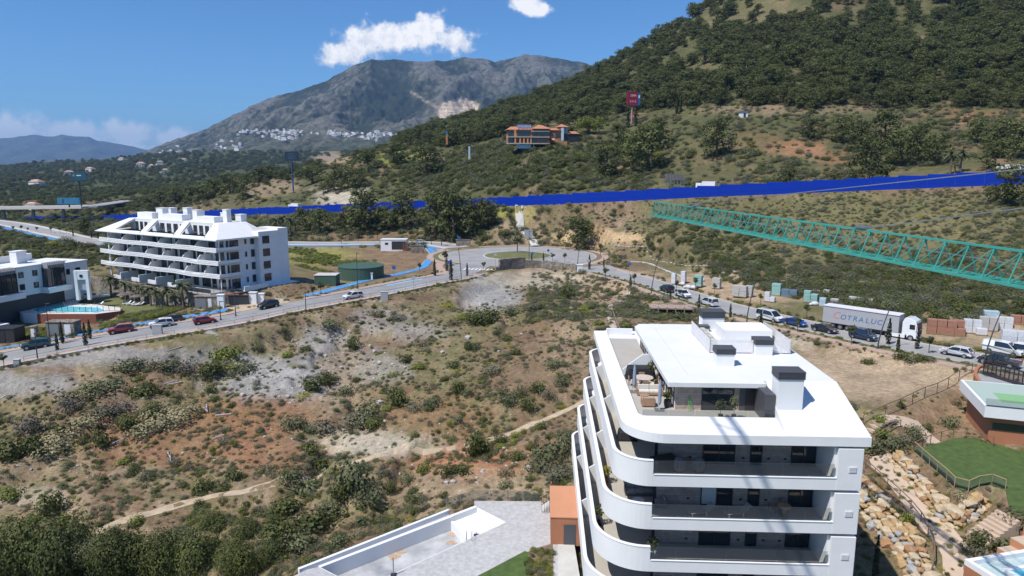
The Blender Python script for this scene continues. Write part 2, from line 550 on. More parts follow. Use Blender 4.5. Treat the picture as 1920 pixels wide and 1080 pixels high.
_ctrl += [(xat(u, D), D, z) for (u, D, z) in ((1340, 950, 150), (1140, 950, 85), (1000, 1050, 60), (870, 1150, 50), (760, 1000, 38), (640, 720, 24), (550, 720, 14), (450, 720, 12), (1340, 1500, 110), (1700, 1500, 180),
                                               (1920, 1500, 220), (1140, 1500, 60), (900, 1500, 40), (2400, 1500, 220), (1500, 2300, 160), (1920, 2300, 200), (2400, 2300, 200), (1200, 2300, 90),
                                               (0, 25, -17), (480, 25, -15), (960, 25, -14), (1440, 25, -12), (1920, 25, -10), (-600, 25, -18), (2500, 25, -9), (2500, 60, -4), (2500, 120, 1), (-500, 60, -16), (-500, 120, -7), (-500, 200, -4), (-500, 300, 0))]
_C = np.array(_ctrl)
_KA, _KB = 2.0, 1.0
def _feat(x, y):
 y = np.maximum(y, 18.0)
 return np.stack([_KA * x / y, _KB * np.log(y)], -1)
def _phi(r2):
 return 0.5 * r2 * np.log(r2 + 1e-9)
_X = _feat(_C[:, 0], _C[:, 1])
_d2 = ((_X[:, None] - _X[None]) ** 2).sum(-1)
_n = len(_X)
_A = np.zeros((_n + 3, _n + 3))
_A[:_n, :_n] = _phi(_d2) + np.eye(_n) * 2e-3
_A[:_n, _n] = 1; _A[:_n, _n + 1:] = _X; _A[_n, :_n] = 1; _A[_n + 1:, :_n] = _X.T
_rhs = np.zeros(_n + 3); _rhs[:_n] = (_C[:, 2] - CAM_Z) / _C[:, 1]
_W = np.linalg.solve(_A, _rhs)
def _tps(x, y):
 x = np.asarray(x, float).ravel(); y = np.asarray(y, float).ravel()
 out = np.empty(x.shape)
 for i in range(0, len(x), 20000):
  F = _feat(x[i:i + 20000], y[i:i + 20000])
  d2 = ((F[:, None] - _X[None]) ** 2).sum(-1)
  out[i:i + 20000] = _phi(d2) @ _W[:_n] + _W[_n] + F @ _W[_n + 1:]
 return out * np.maximum(y, 18.0) + CAM_Z
RB_AX = atan2(-0.047, 1.0)
DECK_Z = -6.5
LPOOL_Z = -2.2
LLAWN_Z = -3.0
LBLD_Z = 0.9
PADS = []
def pad(poly, z, blend):
 PADS.append((poly, z, blend))
def smooth_noise(x, y):
 D = np.hypot(x, y)
 amp = np.clip(D / 90.0, 0.35, 14.0)
 sc = np.clip(D / 8.0, 9.0, 160.0)
 n = fbm(x / 11.0, y / 11.0, 5, 3) * 0.55 * np.clip(D / 100, 0.5, 1) + fbm(x / 60.0, y / 60.0, 5, 9) * np.clip((D - 260) / 60, 0, 5.0)
 slope = sstep(62, 75, D) * sstep(178, 150, D) * sstep(0.2, 0.05, x / np.maximum(y, 1))
 n = n - slope * 1.7 * sstep(0.35, 0.75, fbm(x / 30.0 + 0.4 * fbm(x / 20, y / 20, 2, 4), y / 44.0, 4, 15, 0.5, True)) + slope * 0.5 * fbm(x / 5.0, y / 5.0, 3, 19)
 return n
def gz(x, y):
 """height of the land"""
 shp = np.shape(x)
 x = np.atleast_1d(np.asarray(x, float)).ravel(); y = np.atleast_1d(np.asarray(y, float)).ravel()
 z = _tps(x, y)
 flat = np.ones(x.shape)
 tgt = np.zeros(x.shape); wsum = np.zeros(x.shape)
 z = z + smooth_noise(x, y)
 for poly, pz, bl in PADS:
  ins = in_poly(x, y, poly)
  d, _, _ = poly_dist(x, y, poly, True)
  w = np.where(ins, 1.0, 1 - sstep(0, bl, d))
  z = z * (1 - w) + (pz - 0.06) * w
 for line, half, blend in ((TRACK, 2.2, 3.0), (UPPER_ROAD, 9.0, 8.0), (LEFT_ROAD, 11.5, 4.0), (RIGHT_ROAD, 7.5, 4.0), (FENCE, 1.2, 3.0), (MOTORWAY, 9.0, 8.0)):
  d, lzv, _ = poly_dist(x, y, line)
  w = 1 - sstep(half, half + blend, d)
  z = z * (1 - w) + (lzv - 0.06) * w
 d = np.hypot(x - ROUND_C[0], y - ROUND_C[1])
 w = 1 - sstep(ROUND_R + 4.5 - 2.6 * (y < ROUND_C[1] - 18), ROUND_R + 10 - 3.6 * (y < ROUND_C[1] - 18), d)
 z = z * (1 - w) - 0.06 * w
 return z.reshape(shp) if shp else float(z[0])
def project(x, y, z):
 """world -> photo pixel"""
 yc = y * cos(PITCH) - (z - CAM_Z) * sin(PITCH)
 up = y * sin(PITCH) + (z - CAM_Z) * cos(PITCH)
 yc = np.maximum(yc, 1.0)
 return 960 + FPX * x / yc, 540 - FPX * up / yc
def drop(u, v, lo=25.0, hi=2300.0):
 """first point of the land seen at a photo pixel"""
 d = pix_dir(u, v)
 t = np.exp(np.linspace(log(lo / d[1]), log(hi / d[1]), 400))
 X = d[0] * t; Y = d[1] * t; Z = CAM_Z + d[2] * t
 g = gz(X, Y)
 k = np.nonzero(Z < g)[0]
 if not len(k) or k[0] == 0:
  i = int(np.argmin(Z - g))
  return (X[i], Y[i], float(g[i]))
 i = k[0]
 a = (Z[i - 1] - g[i - 1]); b = (g[i] - Z[i]); f = a / (a + b + 1e-9)
 x = X[i - 1] + f * (X[i] - X[i - 1]); y = Y[i - 1] + f * (Y[i] - Y[i - 1])
 return (x, y, gz(x, y))
def pz(pts, z):
 return [px(u, v, z=z)[:2] for (u, v) in pts]
pad([(6.5, 44), (26.5, 44), (27.5, 72), (8, 74)], -6.9, 4)
POOL_POLY = pz([(545, 1080), (590, 1056), (845, 958), (890, 938), (1010, 940), (1040, 960), (1062, 1010), (1062, 1120), (700, 1120)], DECK_Z)
pad(POOL_POLY, DECK_Z - 1.9, 0.9)
LAWN_POLY = pz([(1714, 845), (1790, 822), (1830, 822), (1925, 850), (2050, 900), (2050, 985), (1895, 962), (1885, 917), (1850, 906), (1805, 921), (1775, 898), (1740, 868)], -3.0)
pad(LAWN_POLY, -3.0, 1.5)
LB_A = (-64.7, 150.0, 0.9)             # near front corner of the long white block, at ground
LB_DIR = Vector((-0.85, 0.527, 0))    # along its garden front, away from us
LB_PERP = Vector((0.527, 0.85, 0))    # towards its back
RETAIN = [(-112, 174), (-107.5, 171), (-96, 164), (-86, 157), (-77, 151), (-70, 146.8), (-64.5, 145.4), (-60, 147.5)]   # stone wall below its garden
_A2 = Vector((LB_A[0], LB_A[1], 0))
pad([tuple((_A2 + LB_DIR * a + LB_PERP * b).xy) for a, b in ((-4, -2.5), (48, -7.5), (56, -7), (56, 20), (-4, 20))], LBLD_Z, 1.2)
LAWN_L = pz([(140, 560), (215, 541), (262, 533), (330, 549), (385, 562), (362, 578), (300, 588), (215, 590)], LLAWN_Z)
pad(LAWN_L, LLAWN_Z, 3)
pad(pz([(30, 590), (60, 566), (120, 552), (165, 560), (215, 582), (150, 596), (60, 606)], LPOOL_Z), LLAWN_Z - 1.2, 2)
pad(pz([(1170, 480), (1230, 487), (1330, 520), (1440, 548), (1560, 575), (1740, 606), (1930, 628), (2000, 690), (1760, 648), (1560, 608), (1400, 572), (1270, 538), (1180, 508)], 0.3), 0.3, 2.5)
pad(pz([(1470, 640), (1600, 672), (1760, 690), (1820, 694), (1720, 735), (1640, 770), (1600, 760)], -1.2), -1.2, 6)
# ---- colours of the land
TAN = np.array((0.30, 0.222, 0.142)); RED = np.array((0.27, 0.135, 0.072)); BROWN = np.array((0.19, 0.128, 0.078)); SAND = np.array((0.37, 0.28, 0.185))
DRY = np.array((0.175, 0.15, 0.072)); OLIVE = np.array((0.10, 0.102, 0.042)); GREEN = np.array((0.06, 0.078, 0.028)); GREY = np.array((0.295, 0.28, 0.26)); PALE = np.array((0.46, 0.40, 0.31))
YEL = np.array((0.30, 0.30, 0.06))
BLOBS = [(915, 553, 62, 36, GREY, 1.0), (520, 712, 120, 46, GREY, 1.0), (610, 640, 60, 36, GREY, .8), (715, 602, 60, 30, GREY, .55), (690, 690, 80, 34, GREY, .5), (790, 622, 60, 20, GREY, .5),
         (180, 668, 330, 20, GREY, .75), (0, 720, 150, 26, GREY, .8), (560, 780, 130, 30, BROWN, .5), (330, 820, 230, 60, RED, .55), (480, 780, 130, 40, RED, .6), (520, 850, 110, 30, RED, .6), (890, 868, 120, 36, RED * 1.25, 1.0), (890, 900, 150, 26, TAN, .6), (700, 830, 130, 26, PALE, .75),
         (820, 780, 120, 50, RED, .4), (1000, 700, 120, 90, BROWN, .5), (1130, 560, 80, 46, TAN, .9), (1000, 525, 110, 20, PALE, .6), (1080, 640, 60, 60, TAN, .55), (640, 700, 40, 60, TAN, .55), (640, 760, 80, 30, TAN, .4),
         (1650, 700, 230, 56, SAND, 1.0), (1700, 690, 160, 36, SAND, 1.0), (1400, 640, 140, 30, PALE, .5), (1780, 780, 110, 56, BROWN * 1.25, .9), (1700, 930, 160, 150, BROWN * 1.1, .7), (70, 870, 110, 26, TAN, .6), (40, 930, 120, 20, PALE, .4), (1000, 920, 160, 24, TAN, .8), (800, 930, 200, 18, TAN, .6), (1020, 830, 70, 60, BROWN, .6),
         (1120, 445, 110, 14, np.array((.52, .36, .2)), .9), (980, 425, 40, 40, TAN, .6), (950, 430, 30, 30, TAN, .6), (1350, 540, 250, 34, np.array((.40, .29, .19)), .9), (1700, 610, 160, 26, SAND, .8), (1850, 620, 90, 30, SAND, .9),
         (700, 490, 100, 26, BROWN * 1.15, .9), (770, 490, 60, 24, BROWN * 1.15, .8), (660, 445, 70, 14, BROWN * 1.2, .7), (800, 430, 60, 18, BROWN * 1.3, .7), (590, 480, 80, 18, YEL, .55), (960, 400, 50, 14, YEL, .7), (640, 370, 60, 22, PALE * .9, .95), (620, 300, 40, 18, TAN, .9), (500, 350, 70, 20, TAN * .9, .75),
         (440, 345, 30, 14, np.array((.45, .32, .18)), .8), (750, 292, 50, 20, YEL * .8, .6), (720, 270, 60, 8, np.array((.42, .26, .12)), .8), (1490, 278, 60, 16, RED * 1.2, .7), (1580, 298, 40, 16, RED, .6), (1420, 262, 60, 20, RED, .25), (1700, 520, 200, 40, OLIVE, .5), (1600, 430, 330, 50, DRY, .5), (1330, 290, 140, 40, DRY * .8, .5),
         (120, 385, 140, 12, BROWN, .6), (330, 385, 90, 14, BROWN * 1.2, .6), (280, 430, 130, 20, DRY, .6), (1420, 40, 120, 50, DRY, .55), (1330, 130, 60, 30, DRY, .45), (1500, 205, 220, 12, TAN * .8, .6), (1790, 215, 60, 14, RED, .4), (1880, 215, 50, 10, RED, .5)]
def land_colour(x, y, z):
 u, v = project(x, y, z)
 D = np.hypot(x, y)
 s = np.clip(D / 140.0, 0.6, 6.0)
 pa, pb = 15.0 * x / np.maximum(y, 20), 15.0 * np.log(np.maximum(y, 20))
 n1 = fbm(pa, pb, 5, 21)
 n2 = fbm(pa * 0.36, pb * 0.36, 4, 33)
 n3 = fbm(pa * 2.9, pb * 2.9, 4, 45)
 c = BROWN + (TAN - BROWN) * sstep(-0.15, 0.35, n1)[:, None]
 c = c + (DRY - c) * (sstep(-0.1, 0.25, n2 + 0.3 * n3) * 0.75)[:, None]
 c = c + (OLIVE - c) * (sstep(0.0, 0.35, n3 + 0.6 * n1) * 0.55)[:, None]
 hill = sstep(250, 290, D) * 0.95
 c = c + (OLIVE * 0.85 - c) * (hill * sstep(-0.5, 0.0, n1))[:, None]
 sl = sstep(1150, 1260, u) * sstep(620, 560, v) * sstep(350, 380, v)
 c = c + ((DRY * 0.35 + OLIVE * 0.65) - c) * (sl * (0.8 + 0.4 * n1).clip(0, 1))[:, None]
 far = sstep(550, 1200, D)
 c = c + (GREEN * 1.0 - c) * (far * (0.75 + 0.3 * n1).clip(0, 1))[:, None]
 nb = n1 * 0.55 + n3 * 0.5
 for (bu, bv, ru, rv, col, st) in BLOBS:
  r = np.sqrt(((u - bu) / ru) ** 2 + ((v - bv) / rv) ** 2)
  m = sstep(1.25, 0.55, r + nb * 0.9) * st
  c = c + (col[None] - c) * m[:, None]
 c = c * (1 + 0.22 * n3)[:, None]
 return np.clip(c, 0.01, 0.8)
def ground_material(name, grain=0.9):
 m = bpy.data.materials.new(name)
 m.use_nodes = True
 nt = m.node_tree
 b = nt.nodes["Principled BSDF"]
 b.inputs["Roughness"].default_value = 0.95
 b.inputs["Specular IOR Level"].default_value = 0.15
 at = nt.nodes.new("ShaderNodeAttribute"); at.attribute_name = "cover"
 tc = nt.nodes.new("ShaderNodeTexCoord")
 mult = None
 prev = at.outputs["Color"]
 for sc, amt in ((1.6 * grain, 0.32), (0.28 * grain, 0.25), (7.0 * grain, 0.35)):
  no = nt.nodes.new("ShaderNodeTexNoise")
  no.inputs["Scale"].default_value = sc; no.inputs["Detail"].default_value = 6; no.inputs["Roughness"].default_value = 0.68
  nt.links.new(tc.outputs["Object"], no.inputs["Vector"])
  mr = nt.nodes.new("ShaderNodeMapRange")
  mr.inputs[1].default_value = 0.3; mr.inputs[2].default_value = 0.7
  mr.inputs[3].default_value = 1 - amt; mr.inputs[4].default_value = 1 + amt
  nt.links.new(no.outputs["Fac"], mr.inputs[0])
  mx = nt.nodes.new("ShaderNodeMix"); mx.data_type = 'RGBA'; mx.blend_type = 'MULTIPLY'; mx.inputs["Factor"].default_value = 1
  nt.links.new(prev, mx.inputs["A"]); nt.links.new(mr.outputs[0], mx.inputs["B"])
  prev = mx.outputs["Result"]
 nt.links.new(prev, b.inputs["Base Color"])
 no = nt.nodes.new("ShaderNodeTexNoise"); no.inputs["Scale"].default_value = 2.2 * grain; no.inputs["Detail"].default_value = 8
 nt.links.new(tc.outputs["Object"], no.inputs["Vector"])
 bp = nt.nodes.new("ShaderNodeBump"); bp.inputs["Strength"].default_value = 0.7; bp.inputs["Distance"].default_value = 0.25 / grain
 nt.links.new(no.outputs["Fac"], bp.inputs["Height"]); nt.links.new(bp.outputs[0], b.inputs["Normal"])
 return m
def grid_mesh(name, X, Y, Z, colour, material, smooth=True):
 nr, nc = X.shape
 me = bpy.data.meshes.new(name)
 co = np.stack([X, Y, Z], -1).reshape(-1, 3)
 idx = np.arange(nr * nc).reshape(nr, nc)
 q = np.stack([idx[:-1, :-1], idx[:-1, 1:], idx[1:, 1:], idx[1:, :-1]], -1).reshape(-1, 4)
 me.vertices.add(len(co)); me.vertices.foreach_set("co", co.ravel())
 me.loops.add(len(q) * 4); me.loops.foreach_set("vertex_index", q.ravel())
 me.polygons.add(len(q)); me.polygons.foreach_set("loop_start", np.arange(0, len(q) * 4, 4)); me.polygons.foreach_set("loop_total", np.full(len(q), 4))
 me.update(calc_edges=True)
 if smooth:
  me.polygons.foreach_set("use_smooth", [True] * len(q))
 if colour is not None:
  a = me.color_attributes.new("cover", 'FLOAT_COLOR', 'POINT')
  a.data.foreach_set("color", np.concatenate([colour, np.ones((len(colour), 1))], 1).astype(np.float32).ravel())
 me.materials.append(material)
 o = bpy.data.objects.new(name, me)
 COL.objects.link(o)
 return o
def build_ground():
 a = np.concatenate([np.linspace(-2.6, -0.95, 40, endpoint=False), np.linspace(-0.95, 0.95, 560), np.linspace(0.95, 2.6, 41)[1:]])
 b = np.linspace(log(22), log(2500), 560)
 A, B = np.meshgrid(a, np.exp(b))
 X = A * B; Y = B
 Z = gz(X.ravel(), Y.ravel()).reshape(X.shape)
 GRID.update(a=a, b=b, Z=Z)
 c = land_colour(X.ravel(), Y.ravel(), Z.ravel())
 o = grid_mesh("ground", X, Y, Z, c, ground_material("ground_soil"))
 tag(o, "dry sloping ground of bare soil, gravel and scrub grass", kind="structure")
 return o
GRID = {}
GROUND = build_ground()
def gz(x, y):
 """height of the built ground sheet"""
 shp = np.shape(x)
 x = np.atleast_1d(np.asarray(x, float)).ravel(); y = np.maximum(np.atleast_1d(np.asarray(y, float)).ravel(), 22.1)
 a, b, Z = GRID["a"], GRID["b"], GRID["Z"]
 fa = np.clip(np.interp(x / y, a, np.arange(len(a))), 0, len(a) - 1.001); fb = np.clip((np.log(y) - b[0]) / (b[1] - b[0]), 0, len(b) - 1.001)
 i, j = fb.astype(int), fa.astype(int); s, t = fb - i, fa - j
 z = (Z[i, j] * (1 - t) + Z[i, j + 1] * t) * (1 - s) + (Z[i + 1, j] * (1 - t) + Z[i + 1, j + 1] * t) * s
 return z.reshape(shp) if shp else float(z[0])
def build_plain():
 """lower land that runs on to the horizon behind the hills"""
 mb = MB()
 r = 30000
 mb.poly([(-r, -6000, -40), (r, -6000, -40), (r, r, -40), (-r, r, -40)])
 tag(mb.build("plain", mat("plain_soil", (0.10, 0.105, 0.055), 0.95, 0.4, 0.01)), "low green land that runs out to the horizon", kind="structure")
build_plain()
# ------------------------------------------------------------------ mountains
RIDGE = [(-100, 330), (200, 318), (280, 286), (340, 262), (400, 243), (440, 222), (500, 195), (560, 172), (620, 152), (680, 122), (705, 112), (760, 112), (800, 118), (850, 112), (875, 108),
         (930, 116), (960, 110), (985, 103), (1030, 108), (1080, 115), (1112, 125), (1200, 150), (1350, 190), (1500, 220)]
def build_mountain():
 us = np.linspace(-100, 1500, 640)
 ss = np.linspace(0, 1.25, 260)
 U, S = np.meshgrid(us, ss)
 rv = np.interp(U, [p[0] for p in RIDGE], [p[1] for p in RIDGE])
 D0 = 2250.0
 D1 = 4700 + 250 * np.sin(U / 130.0)
 D = D0 + (D1 - D0) * S
 X = (U - 960) / FPX * D
 el_r = np.tan(np.arctan((540 - rv) / FPX) - PITCH)
 el_b = np.tan(np.arctan((540 - 300) / FPX) - PITCH) * np.clip((U - 100) / 250, 0.2, 1)
 s1 = np.clip(S, 0, 1)
 prof = 0.12 * s1 + 0.88 * s1 ** 1.45
 el = el_b + (el_r - el_b) * prof
 Z = CAM_Z + el * D
 Z = np.where(S > 1, Z - (S - 1) * 1800, Z)
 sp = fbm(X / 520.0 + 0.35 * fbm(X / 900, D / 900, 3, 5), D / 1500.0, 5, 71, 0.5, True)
 fine = fbm(X / 160.0, D / 240.0, 5, 81, 0.55, True)
 w = np.clip(s1 * 1.6, 0, 1) * np.clip((1.03 - s1) * 5, 0.05, 1) * np.clip((el_r - el_b) * 14, 0, 1)
 Z = Z + w * (sp - 0.35) * 135 + w * (fine - 0.3) * 30 + fbm(X / 45, D / 60, 4, 83) * 9 * np.clip(S * 3, 0, 1)
 Z = np.where(S < 0.02, Z - 30, Z)
 u, v = project(X, D, Z)
 q = np.sqrt(((u - 858 + (v - 205) * 0.25) / 40) ** 2 + ((v - 205) / 20) ** 2)
 qm = sstep(1.05, 0.92, q + 0.3 * fbm(u / 16, v / 10, 3, 5))
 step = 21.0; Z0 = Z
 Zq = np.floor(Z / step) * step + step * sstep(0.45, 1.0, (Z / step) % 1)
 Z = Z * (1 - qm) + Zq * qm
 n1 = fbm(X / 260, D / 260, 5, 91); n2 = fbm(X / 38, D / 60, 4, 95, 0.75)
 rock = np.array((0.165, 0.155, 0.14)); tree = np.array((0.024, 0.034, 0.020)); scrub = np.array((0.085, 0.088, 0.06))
 t = sstep(-0.2, 0.35, 0.8 * n2 + 0.4 * n1 + 0.8 * (sp - 0.35))  # spur noise adds painted relief shading: gullies darker green, ridges paler
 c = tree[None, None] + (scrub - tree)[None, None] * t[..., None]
 rk = sstep(0.2, 0.55, n2 * 0.8 + (sp - 0.35) * 1.1 + 0.2 * n1 + 0.3 * (s1 - 0.6))  # crests also turn to paler rock, part of that painted shading
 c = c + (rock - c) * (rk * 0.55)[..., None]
 low = sstep(0.28, 0.12, S)
 c = c + (np.array((0.05, 0.065, 0.03)) - c) * (low * 0.8)[..., None]
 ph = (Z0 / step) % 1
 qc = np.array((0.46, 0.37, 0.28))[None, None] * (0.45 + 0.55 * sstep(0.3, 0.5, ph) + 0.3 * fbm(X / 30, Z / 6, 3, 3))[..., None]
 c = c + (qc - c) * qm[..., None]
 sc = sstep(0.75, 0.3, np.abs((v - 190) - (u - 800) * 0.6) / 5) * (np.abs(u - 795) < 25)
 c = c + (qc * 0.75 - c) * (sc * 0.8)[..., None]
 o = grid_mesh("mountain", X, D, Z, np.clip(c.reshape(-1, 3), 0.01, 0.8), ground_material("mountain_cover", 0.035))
 tag(o, "broad rocky grey green mountain with a stepped pale quarry", kind="structure")
 return X, D, Z
def build_far_range():
 rl = [(-700, 300), (-300, 285), (-120, 268), (0, 262), (40, 260), (60, 257), (85, 253), (105, 257), (120, 258), (135, 253), (160, 257), (185, 257), (200, 265), (240, 271), (265, 276), (290, 282), (330, 300), (450, 318)]
 us = np.linspace(-700, 450, 300); ss = np.linspace(0, 1.3, 70)
 U, S = np.meshgrid(us, ss)
 rv = np.interp(U, [p[0] for p in rl], [p[1] for p in rl])
 D = 8500 + 4500 * S
 el = np.tan(np.arctan((540 - rv) / FPX) - PITCH)
 X = (U - 960) / FPX * D
 Z = -45 + (CAM_Z + el * D + 45) * np.clip(S, 0, 1) ** 1.2 - np.clip(S - 1, 0, 1) * 1500
 Z = Z + np.clip(S * (1.05 - S) * 4, 0, 1) * fbm(X / 900, D / 1800, 5, 7, 0.5, True) * 110
 c = np.array((0.07, 0.085, 0.05))[None] * (1 + 0.4 * fbm(X / 300, D / 300, 4, 6).reshape(-1, 1))
 o = grid_mesh("distant_mountains", X, D, Z, np.clip(c, 0.01, 1), ground_material("distant_cover", 0.01))
 tag(o, "blue hazy mountain range far off on the left", kind="structure")
MTN = build_mountain()
build_far_range()
def build_haze():
 mb = MB()
 mb.bx(-16000, 9000, -120, 15500, -42, 800)
 m = bpy.data.materials.new("haze_air")
 m.use_nodes = True
 nt = m.node_tree
 nt.nodes.clear()
 out = nt.nodes.new("ShaderNodeOutputMaterial")
 pv = nt.nodes.new("ShaderNodeVolumePrincipled")
 pv.inputs["Color"].default_value = (0.30, 0.54, 1.0, 1)
 pv.inputs["Density"].default_value = HAZE_D
 pv.inputs["Anisotropy"].default_value = 0.0
 nt.links.new(pv.outputs[0], out.inputs["Volume"])
 o = mb.build("haze", m)
 tag(o, "thin blue summer haze over the whole valley", kind="stuff")
HAZE_D = 5.6e-5
build_haze()
# ------------------------------------------------------------------ roads, pavements, paths
M_ASPH = mat("asphalt", (0.27, 0.265, 0.26), 0.9, 0.17, 0.22, bump=0.15, bscale=18)
M_ASPH2 = mat("asphalt_pale", (0.31, 0.30, 0.29), 0.9, 0.17, 0.2, bump=0.15, bscale=18)
M_KERB = mat("kerb_concrete", (0.50, 0.48, 0.45), 0.85, 0.10, 1.2)
M_PINK = mat("pink_paving", (0.42, 0.30, 0.235), 0.85, 0.12, 1.3, bump=0.1)
M_BLUE = mat("blue_lane", (0.075, 0.26, 0.52), 0.7, 0.14, 0.5)
M_BLUE2 = mat("worn_blue_lane", (0.22, 0.40, 0.52), 0.75, 0.16, 0.5)
M_LINE = mat("white_paint", (0.72, 0.72, 0.70), 0.7, 0.12, 3.0)
M_CONC = mat("pale_concrete", (0.52, 0.50, 0.46), 0.85, 0.1, 0.8)
M_GRAV = mat("gravel", (0.30, 0.285, 0.26), 0.95, 0.25, 2.0, bump=0.4)
M_GRASS = mat("lawn_grass", (0.065, 0.105, 0.022), 0.9, 0.30, 1.4, bump=0.5, bscale=14)
M_GRASSD = mat("dry_lawn", (0.135, 0.14, 0.05), 0.9, 0.28, 0.8, bump=0.5, bscale=14)
M_EARTH = mat("planting_soil", (0.19, 0.135, 0.085), 0.95, 0.3, 2.5, bump=0.4)
M_STEEL = mat("grey_steel", (0.30, 0.31, 0.32), 0.45, 0.05, 2.0, metallic=0.6)
M_DARKM = mat("dark_metal", (0.035, 0.036, 0.04), 0.45, 0.1, 3.0)
M_WHITEM = mat("white_painted_metal", (0.74, 0.72, 0.72), 0.45, 0.05, 3.0)
def ribbon(name, left, right, dz, m, label, skirt=0.25, kind="structure", parent=None, follow=False):
 """a sheet between two edge lines, its rims folded down into the ground"""
 mb = MB()
 n = min(len(left), len(right))
 vs = []
 for i in range(n):
  l, r = left[i], right[i]
  lz_, rz_ = (gz(l[0], l[1]), gz(r[0], r[1])) if follow else (l[2], r[2])
  vs += [(l[0], l[1], lz_ - skirt), (l[0], l[1], lz_ + dz), (r[0], r[1], rz_ + dz), (r[0], r[1], rz_ - skirt)]
 fs = []
 for i in range(n - 1):
  a = 4 * i; b = a + 4
  for k in range(3):
   fs.append((a + k, a + k + 1, b + k + 1, b + k))
 fs += [(0, 3, 2, 1), (4 * n - 4, 4 * n - 3, 4 * n - 2, 4 * n - 1)]
 mb.add(vs, fs)
 o = mb.build(name, m, parent)
 if parent is None:
  tag(o, label, kind=kind)
 return o
def strip(name, line, d0, d1, dz, m, label, skirt=0.25, follow=False, kind="structure", parent=None):
 return ribbon(name, offset(line, d0), offset(line, d1), dz, m, label, skirt, kind, parent, follow)
def seg(line, u0, u1):
 """the stretch of a line between two photo columns"""
 out = []
 for p in line:
  u, v = project(p[0], p[1], p[2])
  if min(u0, u1) <= u <= max(u0, u1):
   out.append(p)
 return out
def flare(line, w, extra, n):
 return [w + extra * max(0, 1 - i / n) ** 2 for i in range(len(line))]
strip("left_road", LEFT_ROAD, flare(LEFT_ROAD, 4.0, 3.0, 7), [-a for a in flare(LEFT_ROAD, 4.0, 9.0, 10)], 0.0, M_ASPH, "grey asphalt road running left from the roundabout")
_lr = LEFT_ROAD[8:]
strip("left_road_kerb", _lr, 4.18, 4.0, 0.13, M_KERB, "pale kerb on the near side of the left road")
strip("left_road_pavement", _lr, 6.6, 4.18, 0.12, M_PINK, "pink paved footway on the near side of the left road")
strip("left_road_edge", _lr, 7.0, 6.6, 0.30, M_CONC, "low concrete edge of the near footway", 1.2)
for (a, b) in ((842, 572), (470, -140)):
 s_ = seg(LEFT_ROAD[6:], b, a)
 strip("left_road_kerb", s_, -4.0, -4.18, 0.13, M_KERB, "pale kerb on the far side of the left road")
 strip("left_road_pavement", s_, -4.18, -6.0, 0.12, M_PINK, "pink paved footway on the far side of the left road")
 strip("planting_strip", s_, -6.0, -7.2, 0.06, M_EARTH, "soil strip with small bushes beside the left road")
s_ = seg(LEFT_ROAD[6:], 465, 577)
strip("driveway", s_, -4.0, -10.5, 0.05, mat("sand_paving", (0.47, 0.36, 0.26), 0.85, 0.1, 0.8), "sandy paved driveway of the left apartment block")
s_ = seg(LEFT_ROAD[6:], 735, 818)
strip("road_blue_lane", s_, -2.5, -3.9, 0.006, M_BLUE2, "pale blue cycle lane painted on the left road", 0.0)
s_ = seg(LEFT_ROAD[6:], 700, 800)
strip("road_blue_lane", s_, 3.9, 2.9, 0.006, M_BLUE2, "worn blue strip painted along the near kerb", 0.0)
BIKE1 = resample(lz([(802, 464, 0), (810, 471, 0), (813, 480, 0), (802, 491, 0), (786, 500, 0), (745, 513, -.2), (700, 524, -.45), (640, 541, -.8), (574, 557, -1.1)]), 2.5)
BIKE2 = resample(lz([(534, 563, -1.4), (470, 575, -1.7), (400, 587, -2.1), (330, 598, -2.5), (222, 615, -3.0), (100, 637, -3.6), (0, 655, -4.2), (-130, 680, -4.8)]), 2.5)
for b_, nm in ((BIKE1, "bright blue cycle path curving past the roundabout"), (BIKE2, "bright blue cycle path along the left apartment gardens")):
 o_ = strip("cycle_path", b_, 1.25, -1.25, 0.10, M_BLUE, nm, follow=True)
 strip("path_edging", b_, -1.25, -1.42, 0.16, M_KERB, "pale edging of the blue cycle path", follow=True)
 dash = MB()
 for i in range(0, len(b_) - 1, 2):
  a, b = b_[i], b_[i + 1]
  d = (b - a) * 0.5
  n = Vector((-d.y, d.x, 0)).normalized() * 0.06
  q = [a - n, a + d - n, a + d + n, a + n]
  dash.poly([(p.x, p.y, gz(p.x, p.y) + 0.112) for p in q])
 tag(dash.build("path_markings", M_LINE), "white dashes on the blue cycle path", kind="structure")
PINKP = resample(lz([(824, 466, 0), (832, 475, 0), (830, 488, 0), (822, 500, 0), (832, 512, 0), (800, 517, 0)]), 2.5)
strip("footpath", PINKP, 1.3, -1.3, 0.09, M_PINK, "pink footpath curving beside the blue cycle path", follow=True)
def disc(r0, r1, a0, a1, z, n=72):
 pts0 = [(ROUND_C[0] + r0 * cos(a0 + (a1 - a0) * i / n), ROUND_C[1] + r0 * sin(a0 + (a1 - a0) * i / n), z) for i in range(n + 1)]
 pts1 = [(ROUND_C[0] + r1 * cos(a0 + (a1 - a0) * i / n), ROUND_C[1] + r1 * sin(a0 + (a1 - a0) * i / n), z) for i in range(n + 1)]
 return pts0, pts1
a_, b_ = disc(10.5, 25.3, 0, 2 * pi, 0)
ribbon("roundabout_road", a_, b_, 0.006, M_ASPH2, "round asphalt carriageway of the roundabout", 0.05)
a_, b_ = disc(10.7, 11.2, 0, 2 * pi, 0)
ribbon("island_kerb", a_, b_, 0.16, M_KERB, "pale ring kerb of the roundabout island", 0.1)
mb = MB()
